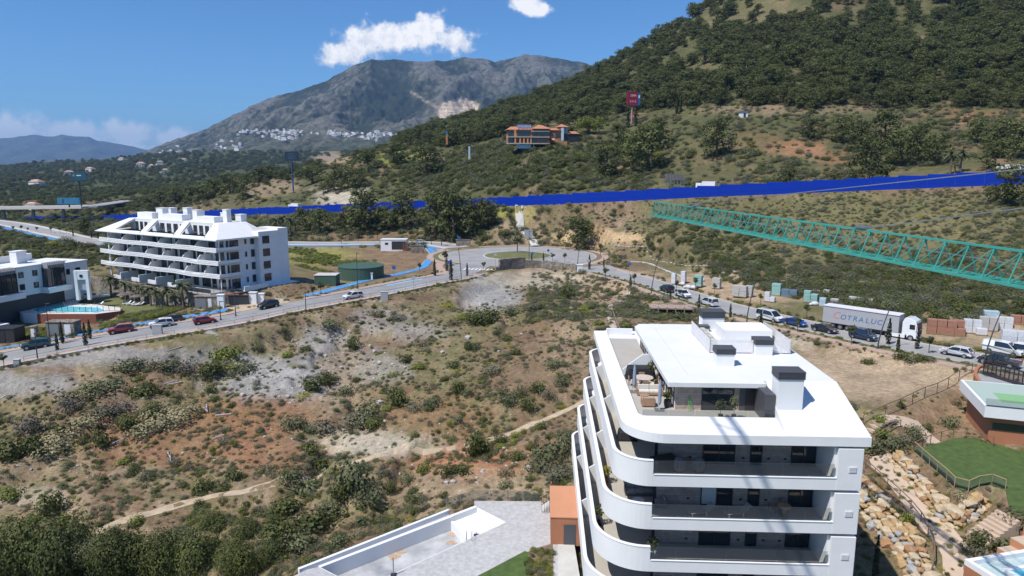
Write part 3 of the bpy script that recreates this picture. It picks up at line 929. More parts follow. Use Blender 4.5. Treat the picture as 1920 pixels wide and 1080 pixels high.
for k in range(8):
 r0, r1 = 10.7 * k / 8, 10.7 * (k + 1) / 8
 for i in range(40):
  t0, t1 = 2 * pi * i / 40, 2 * pi * (i + 1) / 40
  P = []
  for (r, t) in ((r0, t0), (r1, t0), (r1, t1), (r0, t1)):
   P.append((ROUND_C[0] + r * cos(t), ROUND_C[1] + r * sin(t), 0.14 + 0.9 * (1 - (r / 10.7) ** 2)))
  mb.poly(P if k else [P[0], P[1], P[2]])
tag(mb.build("island_lawn", M_GRASSD, smooth=True), "domed dry green lawn of the roundabout island", kind="structure")
for (a0, a1, nm) in ((-36, 118, "back"), (146, 228, "left"), (-98, -66, "front")):
 a_, b_ = disc(25.3, 25.6, radians(a0), radians(a1), 0, 40)
 ribbon("roundabout_kerb", a_, b_, 0.14, M_KERB, "pale outer kerb of the roundabout, %s arc" % nm, 0.1)
 if nm == "front":
  continue
 a_, b_ = disc(25.6, 27.4, radians(a0), radians(a1), 0, 40)
 ribbon("roundabout_verge", a_, b_, 0.10, M_EARTH if nm != "left" else M_GRASSD, "planted verge round the roundabout, %s arc" % nm, 0.1)
 a_, b_ = disc(27.4, 29.4, radians(a0), radians(a1), 0, 40)
 ribbon("roundabout_footway", a_, b_, 0.12, M_PINK, "pink footway round the roundabout, %s arc" % nm, 0.3)
def zebra(c, d, n, w=0.55, length=3.4):
 """white bars across a road: centre, direction across the road"""
 mb = MB()
 t = Vector((-sin(d), cos(d), 0)); s = Vector((cos(d), sin(d), 0))
 for i in range(n):
  o = Vector(c) + s * ((i - (n - 1) / 2) * w * 2.0)
  q = [o - s * w / 2 - t * length / 2, o + s * w / 2 - t * length / 2, o + s * w / 2 + t * length / 2, o - s * w / 2 + t * length / 2]
  mb.poly([(p.x, p.y, 0.014) for p in q])
 tag(mb.build("zebra_crossing", M_LINE), "white zebra crossing bars where the road meets the roundabout", kind="structure")
zebra(px(900, 505, z=0), radians(-10), 9)
zebra(px(1100, 494, z=0), radians(35), 7)
strip("right_road", RIGHT_ROAD, flare(RIGHT_ROAD, 3.7, 5, 6), [-a for a in flare(RIGHT_ROAD, 3.7, 4, 6)], 0.002, M_ASPH2, "pale asphalt road running right from the roundabout")
_rr = RIGHT_ROAD[3:]
strip("right_road_kerb", _rr, 3.9, 3.7, 0.13, M_KERB, "pale kerb between the right road and the storage strip")
strip("right_road_kerb", _rr, -3.7, -3.9, 0.13, M_KERB, "pale kerb on the near side of the right road")
strip("planting_strip", _rr, -3.9, -5.4, 0.10, mat("ground_cover", (0.16, 0.15, 0.065), 0.95, 0.3, 1.5, bump=0.5), "planted green strip beside the right road")
strip("right_road_pavement", _rr, -5.4, -7.4, 0.12, M_PINK, "pink footway along the near side of the right road")
strip("right_road_pavement", RIGHT_ROAD[2:9], 5.9, 3.9, 0.12, M_PINK, "pink footway on the far side of the right road")
strip("upper_road", UPPER_ROAD, 3.6, -3.6, 0.002, M_ASPH2, "grey road behind the left apartment block")
strip("upper_road_pavement", UPPER_ROAD, 5.6, 3.6, 0.10, M_CONC, "pale footway on the near side of the upper road")
strip("upper_road_pavement", UPPER_ROAD, -3.6, -5.6, 0.10, M_CONC, "pale footway on the far side of the upper road")
strip("upper_cycle_path", UPPER_ROAD, 8.6, 6.4, 0.07, M_BLUE, "blue cycle path beside the upper road")
strip("concrete_track", TRACK, 1.4, -1.4, 0.35, M_CONC, "pale concrete track climbing behind the roundabout", follow=True)
SLOPE_PATH = resample([Vector(drop(u, v)) for (u, v) in ((1095, 752), (1050, 775), (1000, 795), (930, 822), (860, 838), (780, 846), (700, 858), (640, 872), (560, 895), (480, 915), (400, 930), (330, 948), (250, 970), (180, 1000))], 1.5)
strip("slope_footpath", SLOPE_PATH, 0.55, -0.55, 0.05, mat("sandy_path", (0.42, 0.33, 0.225), 0.95, 0.2, 1.2, bump=0.3), "narrow sandy footpath crossing the vacant slope", follow=True)
strip("gravel_track", resample([Vector(drop(u, v)) for (u, v) in ((-60, 722), (60, 690), (180, 668), (260, 650), (340, 634), (400, 622))], 3), 3.4, -3.4, 0.05, M_GRAV, "grey gravel track below the left road", follow=True)
strip("motorway", [Vector(p) for p in MOTORWAY], 8.5, -8.5, 0.05, M_ASPH, "motorway carriageway hidden behind the blue fence")
# ------------------------------------------------------------------ blue noise fence
def build_fence():
 m = mat("blue_sheet", (0.002, 0.034, 0.36), 0.6, 0.16, 0.12, bump=0.25, bscale=2.2, stretch=(1, 1, 7), spec=0.2)
 line = resample([Vector(p) for p in FENCE], 1.0)
 T = thing("blue_fence", "long bright blue sheet metal fence along the motorway", "fence", (0, 0, 0))
 mw = MB()
 L = 6.0
 mw.bx(-L / 2 + .03, L / 2 - .03, -.04, .04, 0.0, 4.3)
 for k in range(9):                      # horizontal corrugation
  mw.bx(-L / 2 + .06, L / 2 - .06, -.075, -.04, 0.25 + k * .46, 0.42 + k * .46)
 pm = mw.mesh("fence_panel", m)
 mp = MB(); mp.box((0, 0, 2.2), (.16, .22, 4.4)); post = mp.mesh("fence_post", mat("blue_post", (0.004, 0.026, 0.28), .4))
 acc = 0; last = line[0]; n = 0
 for p in line[1:]:
  if (p - last).length >= L:
   c = (p + last) / 2
   r = atan2(p.y - last.y, p.x - last.x)
   sc = (p - last).xy.length / L
   zb = min(gz(p.x, p.y), gz(last.x, last.y)) - 0.3
   inst(pm, "panel", T, (c.x, c.y, zb), r + (pi if cos(r) < 0 else 0), (sc, 1, 1))
   inst(post, "post", T, (last.x, last.y + .12, zb), r)
   last = p; n += 1
build_fence()
def build_bridge():
 T = thing("motorway_bridge", "grey concrete motorway bridge with dark piers at the far left", "bridge")
 a = Vector(px(-120, 391, D=545)); b = Vector(px(165, 387, D=505)); c = Vector(px(218, 379, D=560))
 mb = MB()
 d = (b - a).normalized(); n = Vector((-d.y, d.x, 0)) * 6
 mb.hexa([tuple(q) for q in (a - n - Vector((0, 0, 1.3)), b - n - Vector((0, 0, 1.3)), b + n - Vector((0, 0, 1.3)), a + n - Vector((0, 0, 1.3)), a - n, b - n, b + n, a + n)])
 mb.build("deck", M_CONC, T)
 for s in (-1, 1):
  r = MB(); r.bar(a + n * s * .98 + Vector((0, 0, .5)), b + n * s * .98 + Vector((0, 0, .5)), .3, .8); r.build("parapet", M_CONC, T)
 for k in range(5):
  p = a.lerp(b, (k + .4) / 5.2)
  q = MB(); q.box((p.x, p.y, p.z - 6.3), (1.6, 1.6, 10)); q.build("pier", mat("pier_concrete", (.33, .31, .29), .9), T)
 l2 = [b, b.lerp(c, .5), c, c + (c - b) * .6]
 ribbon("approach", offset(l2, 6), offset(l2, -6), 0.02, M_ASPH2, "", 1.0, parent=T)
build_bridge()
# ------------------------------------------------------------------ right apartment block
M_WHITE = mat("white_render", (0.77, 0.77, 0.765), 0.8, 0.035, 0.6, bump=0.05, bscale=30)
M_ROOF = mat("white_roof_coat", (0.70, 0.70, 0.695), 0.75, 0.045, 0.45, detail=8)
M_FLOORT = mat("beige_floor_tile", (0.44, 0.41, 0.36), 0.6, 0.06, 0.7)
M_WIN = mat("window_glass", (0.025, 0.033, 0.038), 0.06, 0.2, 0.6, spec=0.8)
M_FRAME = mat("dark_frame", (0.03, 0.03, 0.033), 0.4, 0.05)
M_LOUV = mat("dark_louvre", (0.075, 0.077, 0.085), 0.5, 0.08)
M_GLASS = glass_mat("clear_glass")
M_CURT = mat("pale_blind", (0.55, 0.54, 0.52), 0.8, 0.05)
M_TERRA = mat("terracotta_render", (0.40, 0.165, 0.085), 0.85, 0.06, 0.8)
M_TERRA2 = mat("terracotta_roof", (0.52, 0.24, 0.13), 0.85, 0.05, 0.8)
M_WOOD = mat("teak", (0.36, 0.22, 0.13), 0.6, 0.15, 5.0)
M_CUSH = mat("cream_cushion", (0.62, 0.58, 0.52), 0.9, 0.05, 4.0)
M_GREYF = mat("grey_wicker", (0.18, 0.17, 0.165), 0.8, 0.1, 8.0)
M_COVER = mat("black_cover", (0.022, 0.023, 0.026), 0.6, 0.2, 3.0, bump=0.4)
def brick_mat(name, c1, c2, mortar, scale, bw, bh, msize=0.01, rough=0.75, bump=0.3):
 m = bpy.data.materials.new(name)
 m.use_nodes = True
 nt = m.node_tree
 b = nt.nodes["Principled BSDF"]
 b.inputs["Roughness"].default_value = rough
 tc = nt.nodes.new("ShaderNodeTexCoord")
 geo = nt.nodes.new("ShaderNodeNewGeometry")
 sp = nt.nodes.new("ShaderNodeSeparateXYZ"); nt.links.new(tc.outputs["Object"], sp.inputs[0])
 ad = nt.nodes.new("ShaderNodeMath"); ad.operation = 'ADD'
 nt.links.new(sp.outputs[0], ad.inputs[0]); nt.links.new(sp.outputs[1], ad.inputs[1])
 cb = nt.nodes.new("ShaderNodeCombineXYZ")
 nt.links.new(ad.outputs[0], cb.inputs[0]); nt.links.new(sp.outputs[2], cb.inputs[1])
 br = nt.nodes.new("ShaderNodeTexBrick")
 br.inputs["Color1"].default_value = (*c1, 1); br.inputs["Color2"].default_value = (*c2, 1); br.inputs["Mortar"].default_value = (*mortar, 1)
 br.inputs["Scale"].default_value = scale; br.inputs["Brick Width"].default_value = bw; br.inputs["Row Height"].default_value = bh
 br.inputs["Mortar Size"].default_value = msize
 nt.links.new(cb.outputs[0], br.inputs["Vector"])
 no = nt.nodes.new("ShaderNodeTexNoise"); no.inputs["Scale"].default_value = 3; no.inputs["Detail"].default_value = 6
 nt.links.new(tc.outputs["Object"], no.inputs["Vector"])
 mr = nt.nodes.new("ShaderNodeMapRange"); mr.inputs[3].default_value = 0.6; mr.inputs[4].default_value = 1.4
 nt.links.new(no.outputs["Fac"], mr.inputs[0])
 mx = nt.nodes.new("ShaderNodeMix"); mx.data_type = 'RGBA'; mx.blend_type = 'MULTIPLY'; mx.inputs["Factor"].default_value = 1
 nt.links.new(br.outputs["Color"], mx.inputs["A"]); nt.links.new(mr.outputs[0], mx.inputs["B"])
 nt.links.new(mx.outputs["Result"], b.inputs["Base Color"])
 bp = nt.nodes.new("ShaderNodeBump"); bp.inputs["Strength"].default_value = bump; bp.inputs["Distance"].default_value = 0.02
 nt.links.new(br.outputs["Fac"], bp.inputs["Height"]); bp.invert = True
 nt.links.new(bp.outputs[0], b.inputs["Normal"])
 MATS[name] = m
 return m
M_TILE = brick_mat("brown_stone_tile", (0.36, 0.275, 0.22), (0.45, 0.355, 0.29), (0.2, 0.155, 0.13), 1.0, 1.2, 0.2, 0.008)
M_DECK = brick_mat("grey_deck_plank", (0.56, 0.55, 0.545), (0.66, 0.65, 0.645), (0.44, 0.43, 0.42), 1.0, 1.2, 0.25, 0.012)
def window(parent, p, d, w, h, n=2, frame=None, fw=0.06, depth=0.07, rows=1, blind=None, name="window"):
 """framed window: p lower left corner on the wall face (seen from outside), d direction along the wall; panes are sub-parts"""
 frame = frame or M_FRAME
 ax = Vector((cos(d), sin(d), 0)); nrm = Vector((sin(d), -cos(d), 0))
 p = Vector(p)
 def blk(mb, a0, a1, z0, z1, n0, n1):
  q = []
  for z in (z0, z1):
   for (a, k) in ((a0, n1), (a1, n1), (a1, n0), (a0, n0)):
    v = p + ax * a + nrm * k
    q.append((v.x, v.y, p.z + z))
  mb.hexa(q)
 mb = MB()
 blk(mb, 0, w, 0, fw, 0, depth); blk(mb, 0, w, h - fw, h, 0, depth)
 for i in range(n + 1):
  a = i * (w - fw) / n
  blk(mb, a, a + fw, fw, h - fw, 0, depth)
 for j in range(1, rows):
  blk(mb, fw, w - fw, j * h / rows - fw / 2, j * h / rows + fw / 2, 0, depth * .9)
 f = mb.build(name, frame, parent)
 for i in range(n):
  a = i * (w - fw) / n
  g = MB(); blk(g, a + fw, a + (w - fw) / n, fw, h - fw, 0.005, depth * .5); g.build("pane", M_WIN, f)
  if blind and i in blind:
   g = MB(); blk(g, a + fw + .02, a + (w - fw) / n - .02, fw + .02, h - fw - .02, depth * .5, depth * .55); g.build("blind", M_CURT, f)
 return f
def arc(cx, cy, r, a0, a1, n):
 return [(cx + r * cos(radians(a0 + (a1 - a0) * i / n)), cy + r * sin(radians(a0 + (a1 - a0) * i / n))) for i in range(n + 1)]
def wall_ribbon(mb, path, t, z0, z1):
 """upright wall of thickness t along a 2d path (t to the left of its direction)"""
 P = [Vector((*p, 0)) for p in path]
 Q = offset(P, t)
 n = len(P)
 for i in range(n - 1):
  a, b, c, d = P[i], P[i + 1], Q[i + 1], Q[i]
  pts = [(a.x, a.y), (b.x, b.y), (c.x, c.y), (d.x, d.y)]
  area = sum(pts[k][0] * pts[(k + 1) % 4][1] - pts[(k + 1) % 4][0] * pts[k][1] for k in range(4))
  if area < 0:
   pts = pts[::-1]
  mb.hexa([(x, y, z0) for x, y in pts] + [(x, y, z1) for x, y in pts])
 return mb
RB_LOC = (7.0, 44.7, 0.0)
RB_RZ = radians(-2.7)
def rb_world(x, y, z=0):
 return (RB_LOC[0] + x * cos(RB_RZ) - y * sin(RB_RZ), RB_LOC[1] + x * sin(RB_RZ) + y * cos(RB_RZ), z)
def build_right_block():
 T = thing("apartment_block", "white terraced apartment block with curved balconies in the right foreground", "building", RB_LOC, RB_RZ)
 floors = [(5.77, 0.2), (2.52, -0.4), (-0.73, -1.0), (-3.98, -1.6)]
 LEN = 30.5
 WX = 4.2          # left wall plane
 WY = 3.15         # front wall plane
 core = MB(); core.bx(WX, 16.6, WY, LEN - 1, -7.2, 9.0)
 core.build("core_wall", M_WHITE, T)
 base = MB(); base.bx(-1.0, 16.7, 0.6, LEN, -7.6, -4.2); base.build("base_wall", M_WHITE, T)
 for k, (zb, off) in enumerate(floors):
  zt = zb + 0.36
  R_ = 2.7 - off
  out = [(2.8, 0.0)] + arc(off + R_, R_, R_, 270, 180, 10) + arc(off + 2.2, LEN - 2.2, 2.2, 180, 90, 8) + [(16.6, LEN), (16.6, 0.0)]
  s = MB(); s.prism(out, zb + .02, zt); s.build("balcony_slab", M_WHITE, T)
  ft = MB(); ft.prism([(2.8, .25)] + arc(off + R_, R_, R_ - .25, 270, 180, 8) + [(off + .25, LEN - 2.5), (WX, LEN - 2.5), (WX, WY), (15.2, WY), (15.2, .25)], zt + .004, zt + .012)
  ft.build("balcony_floor", M_FLOORT, T)
  pp = MB()
  path = [(2.82, -0.003)] + arc(off + R_, R_, R_ + .003, 270, 180, 14) + arc(off + 2.2, LEN - 2.2, 2.2, 180, 95, 8) + [(3.4, LEN)]
  wall_ribbon(pp, path, -0.22, zb, zb + 1.86)
  pa = pp.build("parapet", M_WHITE, T)
  cp = MB(); wall_ribbon(cp, [(x, y) for x, y in offset_xy(path, .03)], -0.28, zb + 1.862, zb + 1.91); cp.build("coping", M_WHITE, pa)
  fb = MB(); fb.bx(2.825, 15.3, -.006, .24, zb, zb + .86); b_ = fb.build("front_band", M_WHITE, T)
  lg = MB(); lg.bx(2.86, 15.3, -.05, .28, zb + .862, zb + .90); lg.build("ledge", M_WHITE, b_)
  for i in range(7):
   g = MB(); w = 12.3 / 7
   g.bx(2.9 + i * w, 2.9 + (i + 1) * w - .03, .10, .115, zb + .90, zb + 1.85); g.build("glass_panel", M_GLASS, T)
  rb = MB(); rb.bx(15.3, 17.0, -.02, 2.4, zb - .01, zb + 3.02); wb = rb.build("wing_wall", M_WHITE, T, bevel=.02)
  inn = MB(); inn.bx(15.12, 15.298, .26, WY, zt, zb + 3.0); inn.build("side_fin", M_WHITE, T)
  fr = MB(); fr.bx(16.05, 16.6, -.045, -.022, zb + 1.3, zb + 1.75); lv = fr.build("louvre_frame", M_WHITEM, wb)
  for i in range(5):
   q = MB(); q.hexa([(16.08, -.045, zb + 1.33 + i * .08), (16.57, -.045, zb + 1.33 + i * .08), (16.57, -.047, zb + 1.37 + i * .08), (16.08, -.047, zb + 1.37 + i * .08)] + [(16.08, -.075, zb + 1.335 + i * .08), (16.57, -.075, zb + 1.335 + i * .08), (16.57, -.075, zb + 1.375 + i * .08), (16.08, -.075, zb + 1.375 + i * .08)]); q.build("louvre_slat", M_WHITEM, lv)
  tw = MB(); tw.bx(3.6, 15.1, WY - .04, WY - .002, zt, zb + 3.26); tw.build("tiled_wall", M_TILE, T)
  y = WY - .045
  window(T, (6.9, y, zt + .25 if k == 3 else zt + .02), 0, 2.35, 2.25, 2, blind=(0,) if k == 1 else None)
  window(T, (10.35, y, zt + .02), 0, .85, 2.25, 1)
  window(T, (13.3, y, zt + .02), 0, 1.75, 2.35, 2)
  for lx_ in (5.9, 9.75, 11.6, 12.8):
   q = MB(); q.bx(lx_, lx_ + .18, y - .06, y - .002, zt + .45, zt + .58); q.build("wall_light", M_FRAME, T)
  cw = MB(); cw.bx(3.4, 3.62, WY - .06, WY, zt, zb + 3.2); cw.build("corner_post", M_FRAME, T)
  for (y0, y1) in ((3.4, 7.2), (8.2, 11.6), (15.2, 18.6), (19.6, 22.2), (24.2, 27.5)):
   window(T, (WX - .004, y1, zt + .02), -pi / 2, y1 - y0, 2.4, 2)
  for yd in (13.2, 22.8):
   q = MB()
   prof = [(off + .3, zt), (WX - .01, zt), (WX - .01, zb + 2.95), (off + 2.2, zb + 2.95), (off + .3, zb + 1.75)]
   q.add([(x, yd, z) for x, z in prof] + [(x, yd + .16, z) for x, z in prof], [(0, 1, 2, 3, 4), (9, 8, 7, 6, 5)] + [(i, 5 + i, 5 + (i + 1) % 5, (i + 1) % 5) for i in range(5)])
   q.build("partition", M_WHITE, T)
  q = MB(); q.bx(WX - .1, 16.6, LEN - .4, LEN - .1, zt, zb + 3.2); q.build("end_wall", M_WHITE, T)
 # ---- lower roof rim: sloped white mansard band round the roof terrace
 zr0, zr1 = 8.97, 9.62
 outl = [(17.4, -.05), (17.6, 4.4), (17.6, 30.6), (.8, 30.6)] + arc(.8 + 3.0, 3.0 - .05, 3.0, 180, 270, 12)
 s = MB(); s.prism(outl, zr0, zr1 - .004); s.build("roof_slab", M_WHITE, T)
 tf = MB(); tf.prism([(2.1, 2.35), (11.7, 2.35), (11.7, 5), (5.1, 5), (5.1, 27), (2.1, 27)], 9.622, 9.64); tf.build("terrace_floor", M_FLOORT, T)
 band_o = [(.8, 29.5)] + arc(.8 + 3.0, 3.0 - .05, 3.0, 180, 270, 12) + [(11.9, -.05)]
 band_i = [(2.05, 29.0)] + arc(2.05 + .6, 2.35 + .6, .6, 180, 270, 12) + [(11.9, 2.35)]
 bm_ = MB()
 for i in range(len(band_o) - 1):
  a, b = band_o[i], band_o[i + 1]; c, d = band_i[i + 1], band_i[i]
  bm_.add([(*a, 9.62), (*b, 9.62), (*c, 10.06), (*d, 10.06)], [(0, 1, 2, 3)])
  bm_.add([(*d, 10.06), (*c, 10.06), (*c, 9.62), (*d, 9.62)], [(0, 1, 2, 3)])
 bm_.build("terrace_parapet", M_ROOF, T)
 q = MB(); q.bx(2.06, 4.9, 28.7, 29.0, 9.63, 10.3); q.build("end_parapet", M_WHITE, T)
 for i in range(5):
  g = MB(); w = 9.4 / 5; g.bx(2.3 + i * w, 2.3 + (i + 1) * w - .03, 2.40, 2.412, 9.65, 10.5); g.build("glass_panel", M_GLASS, T)
 sl = MB()
 A, B, C, Dd = (11.72, 4.93, 12.001), (16.9, 4.93, 12.001), (17.4, -.05, 9.63), (11.72, -.05, 9.63)
 sl.add([A, B, C, Dd, (17.6, 4.4, 9.63), (11.72, 4.93, 9.63)], [(3, 2, 1, 0), (2, 4, 1), (3, 0, 5)])
 sl.add([(16.9, 4.93, 12.0), (17.6, 4.4, 9.63), (17.6, 30.6, 9.63), (16.9, 24.0, 12.0)], [(0, 1, 2, 3)])
 sl.build("roof_slope", M_ROOF, T)
 # ---- penthouse
 ph = MB(); ph.bx(5.1, 11.68, 4.95, 24, 9.62, 11.62); ph.bx(11.68, 16.9, 4.95, 24, 9.62, 11.62); ph.build("penthouse_wall", M_WHITE, T)
 tw = MB(); tw.bx(5.1, 7.05, 4.9, 4.948, 9.64, 11.6); tw.build("penthouse_tiles", M_TILE, T)
 tw = MB(); tw.bx(9.45, 9.85, 4.9, 4.948, 9.64, 11.6); tw.build("penthouse_tiles", M_TILE, T)
 window(T, (7.05, 4.93, 9.65), 0, 2.4, 1.95, 2, blind=None)
 q = MB(); q.bx(9.85, 11.67, 4.9, 4.94, 9.64, 11.6); d_ = q.build("entrance_panel", M_LOUV, T)
 q = MB(); q.bx(10.3, 11.2, 4.87, 4.899, 9.66, 11.5); q.build("door", M_FRAME, d_)
 q = MB(); q.bx(11.0, 11.7, 2.5, 4.85, 9.64, 11.72); q.build("storage_cabinet", M_LOUV, T, bevel=.02)
 for (y0, y1) in ((5.3, 8.6), (9.4, 12.6), (15.5, 19.0), (20.0, 23.5)):
  window(T, (5.096, y1, 9.65), -pi / 2, y1 - y0, 1.95, 3)
 for yd in (13.8,):
  q = MB()
  prof = [(2.15, 9.64), (5.09, 9.64), (5.09, 11.5), (3.9, 11.5), (2.15, 10.1)]
  q.add([(x, yd, z) for x, z in prof] + [(x, yd + .16, z) for x, z in prof], [(0, 1, 2, 3, 4), (9, 8, 7, 6, 5)] + [(i, 5 + i, 5 + (i + 1) % 5, (i + 1) % 5) for i in range(5)])
  q.build("partition", M_WHITE, T)
 ur = MB()
 ur.prism([(4.4, 4.2), (11.55, 4.2), (11.55, 4.9), (16.9, 4.9), (16.9, 23.8), (4.9, 23.8), (4.3, 22.6)], 11.62, 12.0)
 ur.build("upper_roof", M_ROOF, T, bevel=.03)
 for x in (6.2,):
  q = MB(); q.bx(x, x + .03, 6, 22, 12.0, 12.012); q.build("roof_seam", M_KERB, T)
 for (x0, x1, y0, y1, zb, zt, cap) in ((11.75, 13.5, 2.2, 3.6, 10.6, 13.45, .5), (9.0, 10.4, 8.6, 9.8, 12, 13.4, .42), (13.1, 14.5, 12.0, 13.2, 12, 13.35, .42), (10.8, 12.9, 21.6, 23.2, 11.9, 13.75, .6), (10.2, 11.2, 20.6, 21.4, 12, 12.5, .2)):
  q = MB(); q.bx(x0, x1, y0, y1, zb, zt - cap); ch = q.build("chimney", M_WHITE, T)
  c = MB()
  n = 5
  for i in range(n):
   zz = zt - cap + i * cap / n
   c.bx(x0 - .07, x1 + .07, y0 - .07, y1 + .07, zz + .004, zz + cap / n * .62)
   c.bx(x0 - .03, x1 + .03, y0 - .03, y1 + .03, zz + cap / n * .62, zz + cap / n + .002)
  c.bx(x0 - .08, x1 + .08, y0 - .08, y1 + .08, zt, zt + .05)
  c.build("chimney_cap", M_LOUV, ch)
 def screen(a, b, z0=12.05, h=1.15):
  fr = MB(); d = Vector((b[0] - a[0], b[1] - a[1], 0)); L = d.length; d.normalize()
  n = max(2, int(L / 1.6))
  for i in range(n + 1):
   p = Vector((*a, 0)) + d * (L * i / n); fr.bx(p.x - .03, p.x + .03, p.y - .03, p.y + .03, z0 - .05, z0 + h)
  o = fr.build("screen", M_WHITEM, T)
  for j in range(10):
   m_ = MB(); m_.bar((a[0], a[1], z0 + .08 + j * h / 10), (b[0], b[1], z0 + .08 + j * h / 10), .03, h / 10 * .72); m_.build("screen_slat", M_WHITEM, o)
 screen((9.4, 12.6), (13.0, 12.6)); screen((9.4, 12.6), (9.4, 20)); screen((14.6, 12.6), (16.2, 12.6)); screen((16.2, 12.6), (16.2, 20))
 q = MB(); q.bx(11.6, 15.9, 16.4, 19.8, 12.0, 13.15); q.build("plant_room", M_WHITE, T, bevel=.03)
 return T
def offset_xy(path, d):
 return [(p.x, p.y) for p in offset([Vector((*q, 0)) for q in path], d)]
RB = build_right_block()
def on_rb(x, y, z, rz=0.0):
 return rb_world(x, y, z), RB_RZ + rz
# ---- loose things on the terraces
def ac_units():
 for i in range(4):
  loc, r = on_rb(10.1, 14.2 + i * 1.35, 12.0)
  t = thing("air_conditioner", ["beige roof air conditioner nearest the front slatted screen", "second beige air conditioner in the roof enclosure", "third beige air conditioner in the roof enclosure", "beige roof air conditioner farthest back in the enclosure"][i], "air conditioner", loc, r, "roof air conditioners")
  m = MB(); m.bx(-.2, .2, -.5, .5, .12, .85); m.build("casing", mat("beige_metal", (.55, .52, .46), .5), t, bevel=.02)
  m = MB(); m.lathe([(.28, 0), (.28, .03)], (0, 0, 0), 14); o = m.build("fan_grille", M_LOUV, t); o.rotation_euler = (0, -pi / 2, 0); o.location = (-.2, 0, .5)
  for y in (-.4, .4):
   m = MB(); m.bx(-.2, .2, y - .04, y + .04, 0, .12); m.build("foot", M_DARKM, t)
ac_units()
def round_table():
 loc, r = on_rb(3.55, 10.6, 9.64)
 t = thing("dining_table", "round pale dining table on the roof terrace", "table", loc, r)
 m = MB(); m.lathe([(.0, .71), (.78, .71), (.8, .73), (.8, .755), (.0, .755)], n=24); m.build("table_top", mat("pale_stone_top", (.55, .47, .40), .6), t)
 for k in range(4):
  a = k * pi / 2 + .4
  m = MB(); m.tube((.5 * cos(a), .5 * sin(a), 0), (.25 * cos(a), .25 * sin(a), .71), .03); m.build("leg", M_WOOD, t)
 names = ("left", "front left", "front", "front right", "right", "back")
 for k, a in enumerate((180, 225, 270, 315, 0, 90)):
  a = radians(a)
  w = rb_world(3.55 + 1.02 * cos(a), 10.6 + 1.02 * sin(a), 9.64)
  c = thing("dining_chair", "teak dining chair at the round terrace table, %s side" % names[k], "chair", w, RB_RZ + a - pi / 2, "dining chairs on the roof terrace")
  m = MB(); m.bx(-.24, .24, -.23, .23, .42, .47); m.build("seat", M_CUSH, c)
  m = MB(); m.bx(-.25, .25, .2, .25, .47, .82); m.build("backrest", M_WOOD, c)
  for (x, y) in ((-.2, -.2), (.2, -.2), (-.2, .2), (.2, .2)):
   m = MB(); m.tube((x, y, 0), (x, y, .43), .022, n=5); m.build("leg", M_WOOD, c)
round_table()
def sofa(name, label, cat, lx, ly, z, rz, w, frame, cush, backs=True):
 loc, r = on_rb(lx, ly, z, rz)
 t = thing(name, label, cat, loc, r)
 m = MB(); m.bx(-w / 2, w / 2, -.4, .4, .08, .26); m.build("base_frame", frame, t, bevel=.02)
 n = max(1, round(w / .8))
 for i in range(n):
  m = MB(); m.bx(-w / 2 + .08 + i * (w - .16) / n, -w / 2 + .06 + (i + 1) * (w - .16) / n, -.38, .28, .262, .43); m.build("seat_cushion", cush, t, bevel=.04)
  m = MB(); m.bx(-w / 2 + .08 + i * (w - .16) / n, -w / 2 + .06 + (i + 1) * (w - .16) / n, .2, .36, .435, .78); m.build("back_cushion", cush, t, bevel=.04)
 for s in (-1, 1):
  m = MB(); m.bx(s * w / 2 - .04, s * w / 2 + .04, -.4, .4, .08, .6); m.build("armrest", frame, t, bevel=.02)
  m = MB(); m.bx(s * (w / 2 - .08) - .03, s * (w / 2 - .08) + .03, -.36, .36, 0, .08); m.build("leg", frame, t)
 m = MB(); m.bx(-w / 2, w / 2, .37, .43, .08, .72); m.build("backrest", frame, t, bevel=.02)
sofa("sofa", "cream cushioned teak sofa beside the dining table on the roof terrace", "sofa", 3.7, 8.3, 9.64, 0, 2.0, M_WOOD, M_CUSH)
sofa("armchair", "teak armchair with striped throw at the front of the roof terrace", "chair", 3.2, 5.7, 9.64, pi, .95, M_WOOD, mat("striped_throw", (.42, .33, .24), .9, .25, 14))
def low_table(name, label, lx, ly, z, r, h, m1):
 loc, rr = on_rb(lx, ly, z)
 t = thing(name, label, "table", loc, rr)
 m = MB(); m.lathe([(0, h - .05), (r, h - .05), (r, h), (0, h)], n=18); m.build("table_top", m1, t)
 m = MB(); m.lathe([(r * .7, 0), (r * .25, .04), (r * .2, h - .05)], n=12); m.build("pedestal", m1, t)
low_table("coffee_table", "small round teak coffee table in front of the terrace sofa", 3.1, 7.0, 9.64, .38, .42, M_WOOD)
low_table("side_table", "drum shaped beige pouf on the upper corner balcony", 1.9, 3.2, 6.14, .42, .42, M_FLOORT)
low_table("round_side_table", "low grey round table behind the upper curved parapet", 2.9, 1.9, 6.14, .55, .4, M_GREYF)
def parasol(lx, ly, label):
 loc, r = on_rb(lx, ly, 9.64)
 t = thing("folded_parasol", label, "parasol", loc, r, "folded parasols on the roof terrace")
 m = MB(); m.bx(-.35, .35, -.35, .35, 0, .07); m.build("base", M_STEEL, t)
 m = MB(); m.tube((0, 0, .07), (0, 0, 2.35), .03); m.build("pole", M_WHITEM, t)
 m = MB(); m.lathe([(.06, .45), (.13, .6), (.14, 1.3), (.11, 2.0), (.04, 2.4)], n=9); m.build("folded_canopy", mat("grey_blue_cover", (.27, .31, .40), .75, .25, 9, bump=.5), t)
parasol(2.55, 8.9, "folded grey blue parasol beside the left terrace parapet")
parasol(3.9, 4.7, "folded grey blue parasol at the front of the roof terrace")
